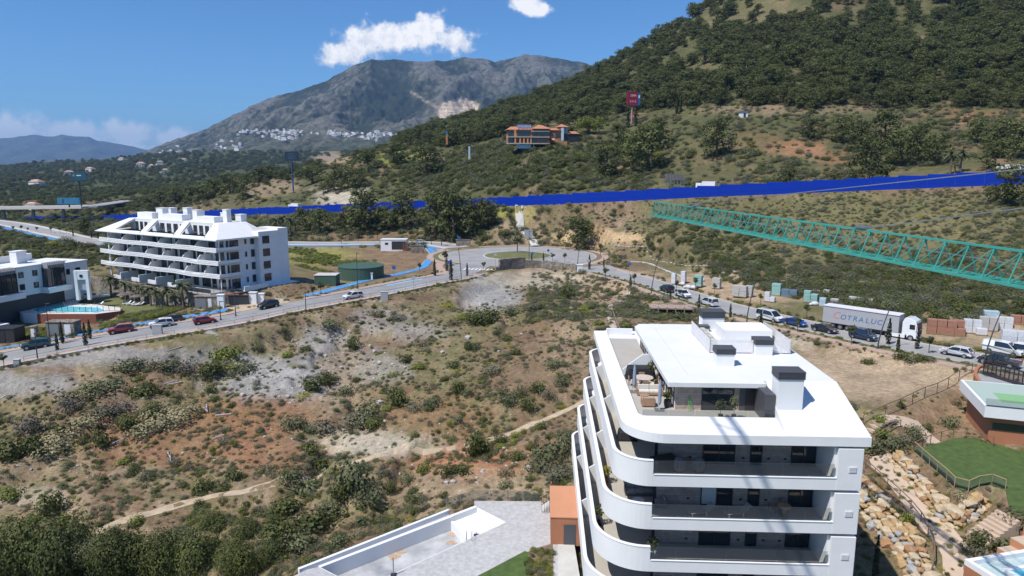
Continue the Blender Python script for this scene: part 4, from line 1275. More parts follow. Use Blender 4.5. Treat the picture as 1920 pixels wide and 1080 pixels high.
def covered_block(lx, ly, z, s, label, name="covered_furniture", rz=0):
 loc, r = on_rb(lx, ly, z, rz)
 t = thing(name, label, "furniture", loc, r)
 m = MB(); a, b, h = s
 m.box((0, 0, h / 2), (a, b, h), taper=(.86, .84)); m.build("cover", M_COVER, t, bevel=.12)
 m = MB(); m.bx(-a / 2 - .02, a / 2 + .02, -b / 2 - .02, b / 2 + .02, .02, .07); m.build("hem", M_COVER, t)
covered_block(3.6, 12.9, 9.64, (2.6, 1.2, 1.05), "large outdoor kitchen under a black cover by the terrace partition")
covered_block(1.9, 7.6, 6.14, (1.5, 1.2, .8), "black covered furniture on the upper side balcony")
covered_block(3.9, 1.9, 6.14, (2.2, 1.3, 1.0), "dark covered sofa behind the upper curved parapet", rz=.4)
def pot_plant(lx, ly, z, label, pot, ph, crown_r, crown_h, lm, on=None):
 loc, r = (on, 0) if on else on_rb(lx, ly, z)
 t = thing("potted_plant", label, "plant", loc, r)
 m = MB(); m.lathe([(ph * .32, 0), (ph * .45, ph * .6), (ph * .42, ph)], n=12); m.build("pot", pot, t)
 m = MB(); m.tube((0, 0, ph * .9), (0, 0, ph + crown_h * .6), .02); m.build("stem", M_WOOD, t)
 m = MB()
 leaf_cloud(m, 170, (0, 0, ph + crown_h * .75), (crown_r, crown_r, crown_h * .45), .075, RNG)
 m.build("leaves", lm, t)
def leaf_cloud(mb, n, c, rad, size, rng, hollow=0.25):
 """many small leaf faces spread through an uneven volume"""
 for _ in range(n):
  while True:
   x, y, z = rng.uniform(-1, 1), rng.uniform(-1, 1), rng.uniform(-1, 1)
   q = x * x + y * y + z * z
   if hollow < q < 1:
    break
  s = size * rng.uniform(.6, 1.5)
  a, b = rng.uniform(0, 2 * pi), rng.uniform(-1, 1)
  n_ = Vector((x * .7 + rng.gauss(0, .5), y * .7 + rng.gauss(0, .5), z * .7 + .35 + rng.gauss(0, .5))).normalized()
  t1 = n_.cross(Vector((cos(a), sin(a), .3))).normalized(); t2 = n_.cross(t1)
  p = Vector((c[0] + x * rad[0], c[1] + y * rad[1], c[2] + z * rad[2]))
  mb.add([tuple(p - t1 * s), tuple(p + t2 * s * .7), tuple(p + t1 * s), tuple(p - t2 * s * .7)], [(0, 1, 2, 3)])
L_OLIVE = leaf_mat("olive_leaves", (.085, .098, .045), (.20, .215, .105))
L_DARK = leaf_mat("dark_leaves", (.046, .058, .016), (.15, .165, .045))
L_PINE = leaf_mat("pine_needles", (.048, .058, .018), (.165, .185, .056), .28)
L_BRIGHT = leaf_mat("bright_leaves", (.10, .125, .02), (.28, .31, .06))
L_YEL = leaf_mat("yellow_flowers", (.16, .15, .02), (.42, .38, .06))
L_CREAM = leaf_mat("cream_blossom", (.20, .18, .09), (.48, .43, .25))
L_DRY = leaf_mat("dry_scrub", (.11, .092, .048), (.24, .20, .115))
L_GREY = leaf_mat("grey_scrub", (.095, .096, .06), (.205, .20, .135))
pot_plant(8.0, 2.9, 9.64, "small olive tree in a pot before the penthouse window, left one", M_DARKM, .42, .36, 1.0, L_OLIVE)
pot_plant(8.95, 2.9, 9.64, "small olive tree in a pot before the penthouse window, right one", M_DARKM, .42, .34, 1.2, L_OLIVE)
pot_plant(4.6, 5.4, 9.64, "leafy plant in a round black pot at the penthouse corner", M_COVER, .6, .35, .5, L_DARK)
pot_plant(4.5, 12.0, 9.64, "tall leafy plant against the terrace partition", M_COVER, .55, .5, 1.1, L_DARK)
pot_plant(.25, 6.4, 2.9, "spiky yellow green plant on the middle side balcony", M_TERRA, .45, .45, .8, L_YEL)
pot_plant(-.25, 5.7, -.35, "bushy potted tree on the lower corner balcony", M_DARKM, .5, .42, 1.0, L_DARK)
pot_plant(3.05, .7, -.35, "potted shrub at the end of the lower curved parapet", M_CONC, .8, .5, .9, L_DARK)
def lounger(lx, label):
 loc, r = on_rb(lx, 1.5, 2.9, .25)
 t = thing("sun_lounger", label, "sun lounger", loc, r, "grey sun loungers on the middle balcony")
 fm = mat("grey_sling", (.34, .33, .32), .8, .05)
 m = MB(); m.bx(-.9, .35, -.32, .32, .32, .36); m.build("bed", fm, t)
 m = MB(); m.hexa([(.35, -.32, .32), (.95, -.32, .8), (.95, .32, .8), (.35, .32, .32), (.35, -.32, .36), (.93, -.32, .84), (.93, .32, .84), (.35, .32, .36)]); m.build("backrest", fm, t)
 for (x, y) in ((-.8, -.28), (-.8, .28), (.3, -.28), (.3, .28)):
  m = MB(); m.bx(x - .02, x + .02, y - .02, y + .02, 0, .32); m.build("leg", M_WHITEM, t)
lounger(6.6, "grey sun lounger on the middle balcony, nearer the curved corner")
lounger(9.2, "grey sun lounger on the middle balcony, nearer the dining set")
sofa("corner_sofa", "beige corner sofa under the middle balcony ceiling", "sofa", 2.6, 4.6, 2.88, 0, 2.2, M_GREYF, mat("greige_cushion", (.36, .34, .32), .9), True)
sofa("short_sofa", "short beige sofa facing the coffee table on the middle balcony", "sofa", 3.9, 3.0, 2.88, -pi / 2, 1.3, M_GREYF, MATS["greige_cushion"], True)
low_table("balcony_coffee_table", "low white coffee table by the balcony corner sofa", 2.3, 3.0, 2.88, .45, .35, M_WHITEM)
low_table("balcony_dining_table", "small wooden dining table on the right of the middle balcony", 12.6, 1.8, 2.88, .5, .74, mat("oak", (.45, .30, .16), .6, .1, 6))
for k, (x, r) in enumerate(((11.8, pi / 2), (12.9, 0.2))):
 w = rb_world(x, 1.9 if k == 0 else 2.55, 2.88)
 c = thing("balcony_chair", ["dark wire chair left of the small balcony dining table", "dark wire chair behind the small balcony dining table"][k], "chair", w, RB_RZ + r, "chairs on the middle balcony")
 m = MB(); m.bx(-.22, .22, -.22, .22, .42, .46); m.build("seat", M_GREYF, c)
 m = MB(); m.bx(-.22, .22, .19, .23, .46, .82); m.build("backrest", M_GREYF, c)
 for (x_, y_) in ((-.2, -.2), (.2, -.2), (-.2, .2), (.2, .2)):
  m = MB(); m.tube((x_, y_, 0), (x_, y_, .43), .018, n=5); m.build("leg", M_DARKM, c)
for k, x in enumerate((4.9, 6.3)):
 loc, r = on_rb(x, 1.6, 6.14)
 c = thing("egg_chair", ["dark rounded wicker armchair on the upper balcony, left one", "dark rounded wicker armchair on the upper balcony, right one"][k], "chair", loc, r, "dark armchairs on the upper balcony")
 m = MB(); m.lathe([(.2, .05), (.42, .3), (.46, .6), (.38, .95), (.15, 1.1)], n=12); m.build("shell", M_GREYF, c)
 m = MB(); m.lathe([(.3, 0), (.3, .05)], n=12); m.build("base", M_DARKM, c)
loc, r = on_rb(6.15, 4.55, 9.64)
t = thing("folding_ladder", "bright green folded clothes rack leaning on the brown penthouse wall", "clothes rack", loc, r)
for s_ in (-.09, .09):
 m = MB(); m.bar((s_, 0, 0), (s_, .28, 1.1), .03, .03); m.build("rail", mat("green_plastic", (.05, .42, .06), .5), t)
for k in range(4):
 m = MB(); m.bar((-.09, .05 + k * .06, .2 + k * .25), (.09, .05 + k * .06, .2 + k * .25), .02, .02); m.build("rung", MATS["green_plastic"], t)
# ------------------------------------------------------------------ left apartment block (long, with mansard roof)
def stone_mat(name, c1, c2, scale=1.6):
 m = bpy.data.materials.new(name)
 m.use_nodes = True
 nt = m.node_tree
 b = nt.nodes["Principled BSDF"]; b.inputs["Roughness"].default_value = 0.9
 tc = nt.nodes.new("ShaderNodeTexCoord")
 vo = nt.nodes.new("ShaderNodeTexVoronoi"); vo.inputs["Scale"].default_value = scale
 ve = nt.nodes.new("ShaderNodeTexVoronoi"); ve.feature = 'DISTANCE_TO_EDGE'; ve.inputs["Scale"].default_value = scale
 for n in (vo, ve):
  nt.links.new(tc.outputs["Object"], n.inputs["Vector"])
 ra = nt.nodes.new("ShaderNodeValToRGB"); ra.color_ramp.elements[0].color = (*c1, 1); ra.color_ramp.elements[1].color = (*c2, 1)
 sp = nt.nodes.new("ShaderNodeSeparateColor"); nt.links.new(vo.outputs["Color"], sp.inputs[0]); nt.links.new(sp.outputs[0], ra.inputs[0])
 mr = nt.nodes.new("ShaderNodeMapRange"); mr.inputs[2].default_value = 0.06; mr.inputs[3].default_value = 0.35; mr.inputs[4].default_value = 1
 nt.links.new(ve.outputs["Distance"], mr.inputs[0])
 mx = nt.nodes.new("ShaderNodeMix"); mx.data_type = 'RGBA'; mx.blend_type = 'MULTIPLY'; mx.inputs["Factor"].default_value = 1
 nt.links.new(ra.outputs[0], mx.inputs["A"]); nt.links.new(mr.outputs[0], mx.inputs["B"]); nt.links.new(mx.outputs["Result"], b.inputs["Base Color"])
 bp = nt.nodes.new("ShaderNodeBump"); bp.inputs["Strength"].default_value = 0.6; bp.inputs["Distance"].default_value = 0.06
 nt.links.new(mr.outputs[0], bp.inputs["Height"]); nt.links.new(bp.outputs[0], b.inputs["Normal"])
 MATS[name] = m
 return m
M_STONE = stone_mat("dark_rubble_stone", (0.16, 0.132, 0.105), (0.34, 0.29, 0.235))
M_BRICKR = mat("red_brick_cladding", (0.24, 0.085, 0.055), 0.85, 0.15, 2.0)
M_WATER = mat("pool_water", (0.17, 0.60, 0.70), 0.08, 0.06, 0.6, spec=0.5)
LB_RZ = atan2(LB_DIR.y, LB_DIR.x)
def quad_prism(mb, a, b, z0, z1, t):
 """thin upright slab from a to b (2d), thickness t"""
 d = Vector((b[0] - a[0], b[1] - a[1])).normalized(); n = Vector((-d.y, d.x)) * t / 2
 mb.prism([(a[0] - n.x, a[1] - n.y), (b[0] - n.x, b[1] - n.y), (b[0] + n.x, b[1] + n.y), (a[0] + n.x, a[1] + n.y)], z0, z1)
 return mb
def build_left_block():
 T = thing("apartment_block", "long white apartment block with louvred balcony bands and sloped roof on the left", "building", (LB_A[0], LB_A[1], LBLD_Z), LB_RZ)
 L, W = 47.0, 14.5
 H = 11.6
 c = MB(); c.bx(.4, L - 1.5, -W, -1.9, -1.5, H); c.build("core_wall", M_WHITE, T)
 eb = MB(); eb.bx(0.0, .38, -W, -2.6, 0, H); eb.build("end_wall", M_WHITE, T)
 st = MB(); st.bx(-1.6, 2.2, -W - .6, -9.3, -1.0, H + 1.0); tw = st.build("stair_tower", M_WHITE, T, bevel=.03)
 for k in range(4):
  window(T, (-1.61, -10.3, .9 + 2.95 * k), -pi / 2, 1.9, 1.75, 2, rows=2)
  window(T, (-.03, -8.2, .9 + 2.95 * k), -pi / 2, .95, 1.7, 1)
  window(T, (-.03, -6.6, 1.1 + 2.95 * k), -pi / 2, .5, 1.2, 1)
 def yb(x, k):
  z = [(0, 1.2), (9, 1.9), (16, 1.0), (24, 1.7), (33, 1.1), (41, 1.9), (48, 1.3)]
  return float(np.interp(x + k * 3.5, [a for a, _ in z], [b for _, b in z]))
 for k, zb in enumerate((2.95, 5.9, 8.8)):
  xs = np.linspace(-1.3, L, 30)
  front = [(x, yb(x, k)) for x in xs]
  s = MB(); s.prism([(x, y - .03) for x, y in front] + [(L, -1.9), (-1.3, -4.4)], zb + .02, zb + .27); s.build("balcony_slab", M_WHITE, T)
  band = MB(); wall_ribbon(band, front, -.16, zb, zb + .34); bd = band.build("balcony_band", M_WHITE, T)
  for j in range(2):
   lo = MB(); wall_ribbon(lo, offset_xy(front, .05 - .1 * j), -.12, zb + .40 + j * .34, zb + .66 + j * .34); lo.build("band_louvre", M_WHITE, bd)
  e = MB(); wall_ribbon(e, [(-1.3, -4.3), (-1.3, yb(-1.3, k))], -.15, zb, zb + .95); e.build("end_band", M_WHITE, T)
  for i, x in enumerate((5.5, 12.5, 19.5, 27.0, 34.5, 41.5)):
   q = MB(); x_ = x + (k - 1) * 1.5
   prof = [(-1.9, zb + .28), (yb(x_, k) - .25, zb + .28), (yb(x_, k) - .25, zb + 1.15), (yb(x_, k) - 1.0, zb + 2.0), (-1.9, zb + 2.1)]
   q.add([(x_, y, z) for y, z in prof] + [(x_ + .2, y, z) for y, z in prof], [(4, 3, 2, 1, 0), (5, 6, 7, 8, 9)] + [((i_ + 1) % 5, 5 + (i_ + 1) % 5, 5 + i_, i_) for i_ in range(5)])
   q.build("partition", M_WHITE, T)
 for k, zf in enumerate((0.05, 3.25, 6.2, 9.1)):
  x = 1.0; i = 0
  while x < L - 4:
   w = (2.4, 1.6, 3.1, 2.0)[(i + k) % 4]
   window(T, (x + w, -1.89, zf), pi, w, 2.2, 2 if w > 2 else 1)
   x += w + (1.0, .6, 1.4)[(i + k) % 3]; i += 1
  window(T, (.385, -2.1, zf), -pi / 2, .4, 2.2, 1)
  q = MB(); q.bx(-.95, -.75, .5, .7, zf - .1, zf + 2.75); q.build("column", M_WHITE, T)
  window(T, (-.02, -2.7, zf), -pi / 2, 2.2, 2.2, 2)
  q = MB(); q.bx(L - 3.2, L - 2.9, .4, .7, zf - .1, zf + 2.75); q.build("column", M_WHITE, T)
 for x in (13, 21, 28, 36):
  q = MB(); q.bx(x, x + .25, -1.9, 2.6, 0, 1.7); q.build("terrace_wall", M_WHITE, T)
  q = MB(); q.bx(x + .25, x + 3.4, 2.35, 2.6, 0, .9); q.build("terrace_wall", M_WHITE, T)
 gl = MB(); quad_prism(gl, (-1.2, -2.6), (-1.2, 3.6), 0, 1.0, .03); quad_prism(gl, (-1.2, 3.6), (9.0, 4.2), 0, 1.0, .03); gl.build("terrace_glass", M_GLASS, T)
 tf = MB(); tf.prism([(-1.4, -3), (-1.4, 3.8), (9.2, 4.4), (9.2, -1.9)], -.3, .03); tf.build("terrace_floor", M_CONC, T)
 # ---- mansard roof
 ze, zt, ye, yt = H, H + 2.95, 1.5, -4.2
 rim = MB(); rim.prism([(-1.5, 1.6), (L + .3, 1.6), (L + .3, -W), (-1.5, -W)], ze - .35, ze); rim.build("eaves", M_WHITE, T)
 rim2 = MB(); rim2.prism([(-1.7, 1.85), (L + .5, 1.85), (L + .5, 1.6), (-1.7, 1.6)], ze - .22, ze - .05); rim2.build("eaves_lip", M_WHITE, T)
 top = MB(); top.prism([(5.5, yt - .05), (L - 5.0, yt - .05), (L - 5, -W + 2), (5.5, -W + 3)], zt - .4, zt); top.build("roof_deck", M_ROOF, T)
 body = MB(); body.bx(5.6, L - 5.1, -W + 2.1, yt - .06, ze + .002, zt - .41); body.build("attic_wall", M_WHITE, T)
 def slope(x0b, x1b, x0t, x1t, name="roof_slope"):
  q = MB()
  a, b = (x0b, ye), (x1b, ye)
  q.add([(x0b, ye, ze + .02), (x1b, ye, ze + .02), (x1t, yt, zt + .01), (x0t, yt, zt + .01), (x0b, ye - .5, ze + .01), (x1b, ye - .5, ze + .01), (x1t, yt - .4, zt - .35), (x0t, yt - .4, zt - .35)],
              [(1, 0, 3, 2), (4, 5, 6, 7), (0, 4, 7, 3), (1, 2, 6, 5), (0, 1, 5, 4), (2, 3, 7, 6)])
  q.build(name, M_ROOF, T)
 hp = MB()
 hp.add([(-1.5, 1.5, ze + .02), (3.2, 1.5, ze + .02), (7.2, yt, zt + .01), (5.5, yt, zt + .01), (-1.5, -9.2, ze + .02), (5.5, -W + 3, zt + .01), (1, -W, ze + .02)],
           [(1, 0, 3, 2), (0, 4, 5, 3), (4, 6, 5)])
 hp.build("hip_slope", M_ROOF, T)
 slope(12.6, 14.8, 16.4, 18.6); slope(26.2, 28.4, 29.5, 31.7); slope(L - 6.5, L + .2, L - 7.5, L - 5.0)
 for (x0, x1) in ((3.2, 12.6), (14.8, 26.2), (28.4, L - 6.5)):
  q = MB(); q.hexa([(x0, .9, ze + .01), (x1, .9, ze + .01), (x1, ye, ze + .01), (x0, ye, ze + .01), (x0, .9, ze + .5), (x1, .9, ze + .5), (x1, 1.1, ze + .5), (x0, 1.1, ze + .5)]); q.build("terrace_upstand", M_ROOF, T)
  n = 4
  xs = (x0 + 3.6, x1 + 3.2)
  w = (min(xs[1], L - 7) - xs[0]) / n
  for i in range(n):
   window(T, (xs[0] + i * w + w * .72, yt - .04, ze + .1), pi, w * .62, 2.1, 2 if i % 2 else 1)
 for (x0, x1, y0, y1, h) in ((8.5, 15, -7.5, -5.2, 1.3), (21, 29, -7.5, -5.2, 1.4), (33.5, 40, -7.5, -5.2, 1.5)):
  q = MB(); q.bx(x0, x1, y0, y1, zt + .005, zt + h); q.build("roof_box", M_WHITE, T)
 for (x, y, w, h) in ((6.8, -7.4, 1.5, 2.9), (17, -6.6, 1.8, 2.5), (20, -9.5, 1.5, 2.0), (24.5, -9, 1.8, 2.7), (30.8, -6.4, 2.0, 2.6), (33, -10, 2.2, 2.4), (37, -10, 2.6, 2.2), (11, -10, 1.8, 1.9), (5.9, -10.5, 2.0, 1.6)):
  q = MB(); q.bx(x, x + w, y - w * .8, y, zt + .005, zt + h); ch = q.build("chimney", M_WHITE, T)
  q = MB(); q.bx(x - .08, x + w + .08, y - w * .8 - .08, y + .08, zt + h, zt + h + .12); q.build("chimney_cap", M_WHITE, ch)
 bk = MB(); bk.bx(-1.2, 6, -W - 3.5, -W - .62, -.9, H + 1.4); bk.build("rear_tower", M_WHITE, T)
 pl = MB(); pl.bx(-3.4, 6.0, -W - 4, 1.0, -2.6, -.32); pl.build("brick_plinth", M_BRICKR, T)
 q = MB(); q.bx(-3.6, 5, -W - 4.2, -3.4, -.31, -.02); q.build("plinth_slab", M_WHITE, T)
 q = MB(); q.bx(-3.62, -3.4, -9.6, -3.2, -.3, .85); q.build("entrance_parapet", M_WHITE, T)
 q = MB(); q.bx(-3.43, -3.402, -8.4, -4.2, -2.5, -.5); q.build("garage_door", M_FRAME, T)
 return T
build_left_block()
T = thing("retaining_wall", "long dark rubble stone retaining wall behind the palm trees", "wall")
line = [Vector((x, y, 0)) for x, y in RETAIN]
for i in range(len(line) - 1):
 a, b = line[i], line[i + 1]
 q = MB(); quad_prism(q, a.xy, b.xy, -4.2, 1.15 - (0.5 if i > 4 else 0), .55); q.build("wall_segment", M_STONE, T)
q = MB()
for i in range(len(line) - 1):
 a, b = line[i], line[i + 1]
 n = 4
 for k in range(n):
  p = a.lerp(b, k / n); q.tube((p.x, p.y, 1.0), (p.x, p.y, 2.2), .035, n=4)
q.build("garden_railing", M_DARKM, T)["kind"] = "stuff"
# ------------------------------------------------------------------ white block with dark glass bays, far left
def build_far_left_block():
 P0 = Vector((-105.5, 134.0, 0)); P1 = Vector((-98.8, 160.0, 0))
 d = (P1 - P0).normalized()
 rz = atan2(d.y, d.x)
 T = thing("apartment_block", "white flat roofed apartment block with dark glass bays at the left edge", "building", (P0.x, P0.y, -5.0), rz)
 def t_of(u):
  r = (u - 960) / FPX / (cos(PITCH) + 0.0)
  return (r * P0.y - P0.x) / (d.x - r * d.y)
 gw = mat("far_block_render", (0.78, 0.78, 0.78), 0.8, 0.03, 0.8)  # plain even white render
 L = 27.0
 q = MB(); q.bx(-30, 19.6, 0.5, 14, 6.1, 12.2); q.build("upper_wall", gw, T)
 q = MB(); q.bx(19.62, L, 2.2, 14, 3.0, 11.4); q.build("end_wing", gw, T)
 q = MB(); q.bx(-30, 19.4, 1.4, 13.5, -.5, 6.08); q.build("dark_ground_floor", mat("dark_stone_clad", (.055, .055, .062), .5, .15, 1.5), T)
 q = MB(); q.bx(-30.2, 19.8, .3, 14.2, 12.21, 12.4); q.build("roof_edge", M_ROOF, T)
 q = MB(); q.bx(19.61, L + .2, 2.0, 14.2, 11.41, 11.6); q.build("wing_roof_edge", M_ROOF, T)
 for (x0, x1) in ((-14, -9.5), (2.2, 6.6), (13.6, 18.0)):
  b = MB(); b.bx(x0, x1, -.9, .52, 7.3, 11.4); bay = b.build("glass_bay", M_WIN, T)
  for i in range(5):
   m = MB(); x = x0 + (x1 - x0) * i / 4; m.bx(x - .04, x + .04, -.98, -.9, 7.3, 11.4); m.build("mullion", M_FRAME, bay)
  for i in range(10):
   m = MB(); x = x0 + (x1 - x0) * (i + .5) / 10; m.bx(x - .07, x + .07, -1.1, .5, 11.4, 12.6); m.build("crown_fin", mat("grey_fin", (.33, .33, .34), .6), bay)
  m = MB(); m.bx(x0 - .8, x1 + .8, -1.9, .5, 6.1, 7.28); m.build("balcony", gw, T)
 for x in (-5.5, -2.2, .2, 8.2, 11.4):
  for z in (7.4, 10.0):
   window(T, (x, .49, z), 0, 1.15, 1.25, 1)
 for x in (20.8, 23.6):
  window(T, (x, 2.19, 8.8), 0, 1.3, 1.3, 1)
 for x in (-7, -2, 9, 12):
  window(T, (x, 1.39, .3), 0, 2.2, 2.3, 2)
 for (x, y, w, h) in ((-6, 5, 2.2, 2.3), (5, 6, 2.2, 2.4), (12, 5, 2.4, 2.6), (16.5, 8, 1.4, 1.4), (-1, 9, 3, 1.4)):
  m = MB(); m.bx(x, x + w, y, y + w * .8, 12.41, 12.4 + h); ch = m.build("chimney", M_WHITE, T)
  m = MB(); m.bx(x - .08, x + w + .08, y - .08, y + w * .8 + .08, 12.4 + h, 12.55 + h); m.build("chimney_cap", M_WHITE, ch)
 m = MB(); m.bx(-29, 19, 9, 9.3, 12.41, 13.9); m.build("roof_parapet", M_WHITE, T)
 m = MB(); m.bx(-5, 1, -4.5, 1.3, -.5, 2.2); m.build("terrace_wall", gw, T)
 return T
build_far_left_block()
def build_pool_terrace():
 z = LPOOL_Z
 deck = pz([(36, 583), (42, 573), (60, 566), (81, 562), (122, 557), (150, 553), (160, 558), (142, 567), (180, 571), (228, 577), (225, 583), (180, 588.5), (70, 588.5), (44, 587)], z)
 pool = pz([(61, 582), (75, 569.5), (116, 565), (121, 574), (187, 577), (196, 582), (178, 586.5), (67, 585)], z)
 T = thing("pool_terrace", "raised white pool terrace with red brick wall beside the left road", "terrace", (0, 0, 0))
 q = MB(); q.prism(deck, z - .25, z); q.build("deck", mat("pale_deck", (.62, .58, .53), .8, .05, .5), T)
 n = len(deck)
 base = [Vector((*p, 0)) for p in deck]
 for i in list(range(9, n)) + [0]:
  a, b = deck[i], deck[(i + 1) % n]
  w = MB(); quad_prism(w, a, b, z - 3.4, z - .02, .3)
  w.build("terrace_wall", M_BRICKR if i in (10, 11, 9) else M_WHITE, T)
 a, b = deck[11], deck[12]
 W = thing("water_pool", "turquoise swimming pool on the white terrace at the left", "pool", (0, 0, 0))
 q = MB(); q.prism(pool, z + .02, z + .05); q.build("water", M_WATER, W)
 q = MB(); wall_ribbon(q, pool + [pool[0]], .28, z + .01, z + .085); q.build("coping", M_WHITE, W)
 R = thing("pool_railing", "dark slim railing along the front of the left pool", "railing", (0, 0, 0))
 a, b = Vector((*deck[12], z)), Vector((*deck[10], z))
 for k in range(15):
  p = a.lerp(b, k / 14); m = MB(); m.tube((p.x, p.y + .3, z), (p.x, p.y + .3, z + 1.15), .05, n=5); m.build("post", M_DARKM, R)
 m = MB(); m.bar((a.x, a.y + .3, z + .1), (b.x, b.y + .3, z + .1), .02, .04); m.build("rail", M_DARKM, R)
 c = px(188, 552, z=LLAWN_Z)
 K = thing("round_pool", "small round paddling pool behind the thatched parasols", "pool", (c[0], c[1], LLAWN_Z))
 m = MB(); m.lathe([(0, .1), (5.0, .1), (5.0, .02)], n=28); m.build("surround", mat("pale_deck", (.6, .6, .6)), K)
 m = MB(); m.lathe([(3.4, .11), (3.4, .14), (0, .14)], n=28); m.build("water", M_WATER, K)
 lawn = LAWN_L
 m = MB(); m.prism(lawn, LLAWN_Z - .3, LLAWN_Z + .03); tag(m.build("garden_lawn", M_GRASSD), "mown lawn with sunbeds beside the left pool", kind="structure")
 c = px(156, 541, D=150)
 G = thing("entrance_portal", "white portal with a small window above its gate beside the pool", "gate", (c[0], c[1], c[2] - 2.5), rz=radians(10))
 m = MB()
 m.bx(-1.45, -.85, -.5, .5, 0, 6.6); m.build("pillar", M_WHITE, G)
 m = MB(); m.bx(.85, 1.45, -.5, .5, 0, 6.6); m.build("pillar", M_WHITE, G)
 m = MB(); m.bx(-.85, .85, -.45, .45, 4.6, 6.6); l_ = m.build("lintel", M_WHITE, G)
 window(G, (-.3, -.46, 5.1), 0, .6, .6, 1)
 m = MB(); m.bx(-.85, .85, -.1, .1, 2.2, 4.4); m.build("gate_leaf", mat("grey_gate", (.4, .4, .4), .6), G)
 Rw = thing("ramp_wall", "low curved white wall leading down from the portal to the pool", "wall")
 pts = resample([Vector(px(u, v, z=zz)) for (u, v, zz) in ((164, 535, .9), (150, 541, .3), (130, 546, -.6), (105, 550, -1.3), (82, 555, -1.8))], 1.2)
 m = MB()
 for i in range(len(pts) - 1):
  a, b = pts[i], pts[i + 1]
  m2 = MB(); m2.bar(a + Vector((0, 0, -.6)), b + Vector((0, 0, -.6)), .3, 2.6); m2.build("wall_segment", M_WHITE, Rw)
build_pool_terrace()
def shed(name, label, cat, u0, u1, v, z, h, depth, m, door=None, roofm=None):
 a = Vector(px(u0, v, z=z)); b = Vector(px(u1, v, z=z))
 L = (b - a).xy.length
 T = thing(name, label, cat, tuple(a), atan2(b.y - a.y, b.x - a.x))
 q = MB(); q.bx(0, L, 0, depth, -.6, h); q.build("wall", m, T)
 q = MB(); q.bx(-.12, L + .12, -.12, depth + .12, h + .003, h + .15); q.build("roof", roofm or m, T)
 for (x0, x1, dm) in (door or ()):
  q = MB(); q.bx(x0 * L, x1 * L, -.06, -.003, 0.05, h * .85); q.build("door", dm, T)
 return T
shed("meter_house", "dark stone meter house with grey doors beside the left cycle path", "shed", 88, 140, 628, -3.4, 2.4, 2.2, M_STONE, ((.05, .45, M_STEEL), (.66, .88, M_WHITEM)))
shed("meter_house", "low grey stone hut with metal doors below the long apartment block", "shed", 366, 408, 579, -2.0, 2.6, 2.4, M_STONE, ((.05, .5, M_STEEL), (.6, .75, M_WHITEM)))
shed("dark_kiosk", "small black kiosk at the bottom of the far left garden", "shed", -14, 28, 643, -4.2, 2.6, 3, M_DARKM, ((.3, .6, M_FRAME),))
shed("meter_box", "small stone meter box between clipped hedges on the far left", "shed", 57, 68, 632, -3.6, 1.9, .8, M_STONE, ((.2, .8, M_WHITEM),))
shed("gate_pillar", "white entrance pillar left of the apartment block driveway gate", "pillar", 408, 420, 576, -1.5, 2.6, .8, M_WHITE)
shed("gate_pillar", "white entrance pillar right of the apartment block driveway gate", "pillar", 468, 481, 571, -1.5, 2.6, .8, M_WHITE)
shed("gate_pillar", "short white pillar farthest right at the driveway gate", "pillar", 484, 495, 570, -1.5, 2.2, .8, M_WHITE)
g = shed("driveway_gate", "dark sliding gate of the long apartment block driveway", "gate", 421, 467, 571.5, -1.5, 2.0, .08, M_DARKM)
ORD = "first second third fourth fifth sixth seventh eighth ninth tenth eleventh twelfth thirteenth fourteenth fifteenth".split()
def sunbeds():
 pts = [(170, 574), (180, 575), (186, 573), (233, 558), (238, 571), (245, 572), (255, 573), (262, 573), (274, 569), (281, 568), (290, 572), (285, 566), (258, 558), (272, 559), (240, 566)]
 lm = mat("white_plastic", (.68, .69, .72), .6, .04)
 proto = None
 for i, (u, v) in enumerate(pts):
  p = px(u, v, z=LLAWN_Z + .03)
  rz = radians(20 + (i * 37) % 40)
  lab = "white sunbed on the left garden lawn, %s of the row from the pool" % ORD[sorted(pts).index((u, v))]
  if proto is None:
   t = thing("sunbed", lab, "sunbed", p, rz, "white sunbeds on the left lawn")
   m = MB(); m.bx(-.9, .4, -.33, .33, .28, .38); m.build("bed", lm, t)
   m = MB(); m.hexa([(.4, -.33, .28), (1.0, -.33, .75), (1.0, .33, .75), (.4, .33, .28), (.4, -.33, .36), (.97, -.33, .83), (.97, .33, .83), (.4, .33, .36)]); m.build("backrest", lm, t)
   for (x, y) in ((-.8, -.28), (-.8, .28), (.3, -.28), (.3, .28)):
    m = MB(); m.bx(x - .03, x + .03, y - .03, y + .03, 0, .28); m.build("leg", lm, t)
   proto = t
  else:
   dup(proto, p, rz, label=lab)
 tm = mat("thatch", (.15, .13, .11), .95, .3, 5, bump=.6)
 proto = None
 for i, (u, v) in enumerate(sorted([(172, 566), (188, 566), (227, 561), (232, 568), (243, 566), (260, 559), (268, 563), (272, 569), (284, 566), (258, 571)])):
  p = px(u, v, z=LLAWN_Z + .03)
  lab = "thatched grey parasol on the left lawn, %s from the pool side" % ORD[i]
  if proto is None:
   t = thing("thatched_parasol", lab, "parasol", p, 0, "thatched parasols on the left lawn")
   m = MB(); m.tube((0, 0, 0), (0, 0, 2.2), .06); m.build("pole", M_WOOD, t)
   m = MB(); m.lathe([(1.35, 1.85), (1.3, 1.98), (.7, 2.35), (.06, 2.7)], n=14); m.build("thatch_canopy", tm, t)
   proto = t
  else:
   dup(proto, p, .3 * i, label=lab)
sunbeds()
c = px(664, 529, z=-.7)
T = thing("water_tank", "round dark green water tank beside the blue cycle path", "tank", (c[0] + .6, c[1] + 5.8, -.9))
gm = mat("dark_green_paint", (.055, .105, .07), .6, .06, .8)
q = MB(); q.lathe([(5.9, -.6), (5.9, 3.6), (5.7, 3.7), (0, 3.9)], n=36); q.build("shell", gm, T)
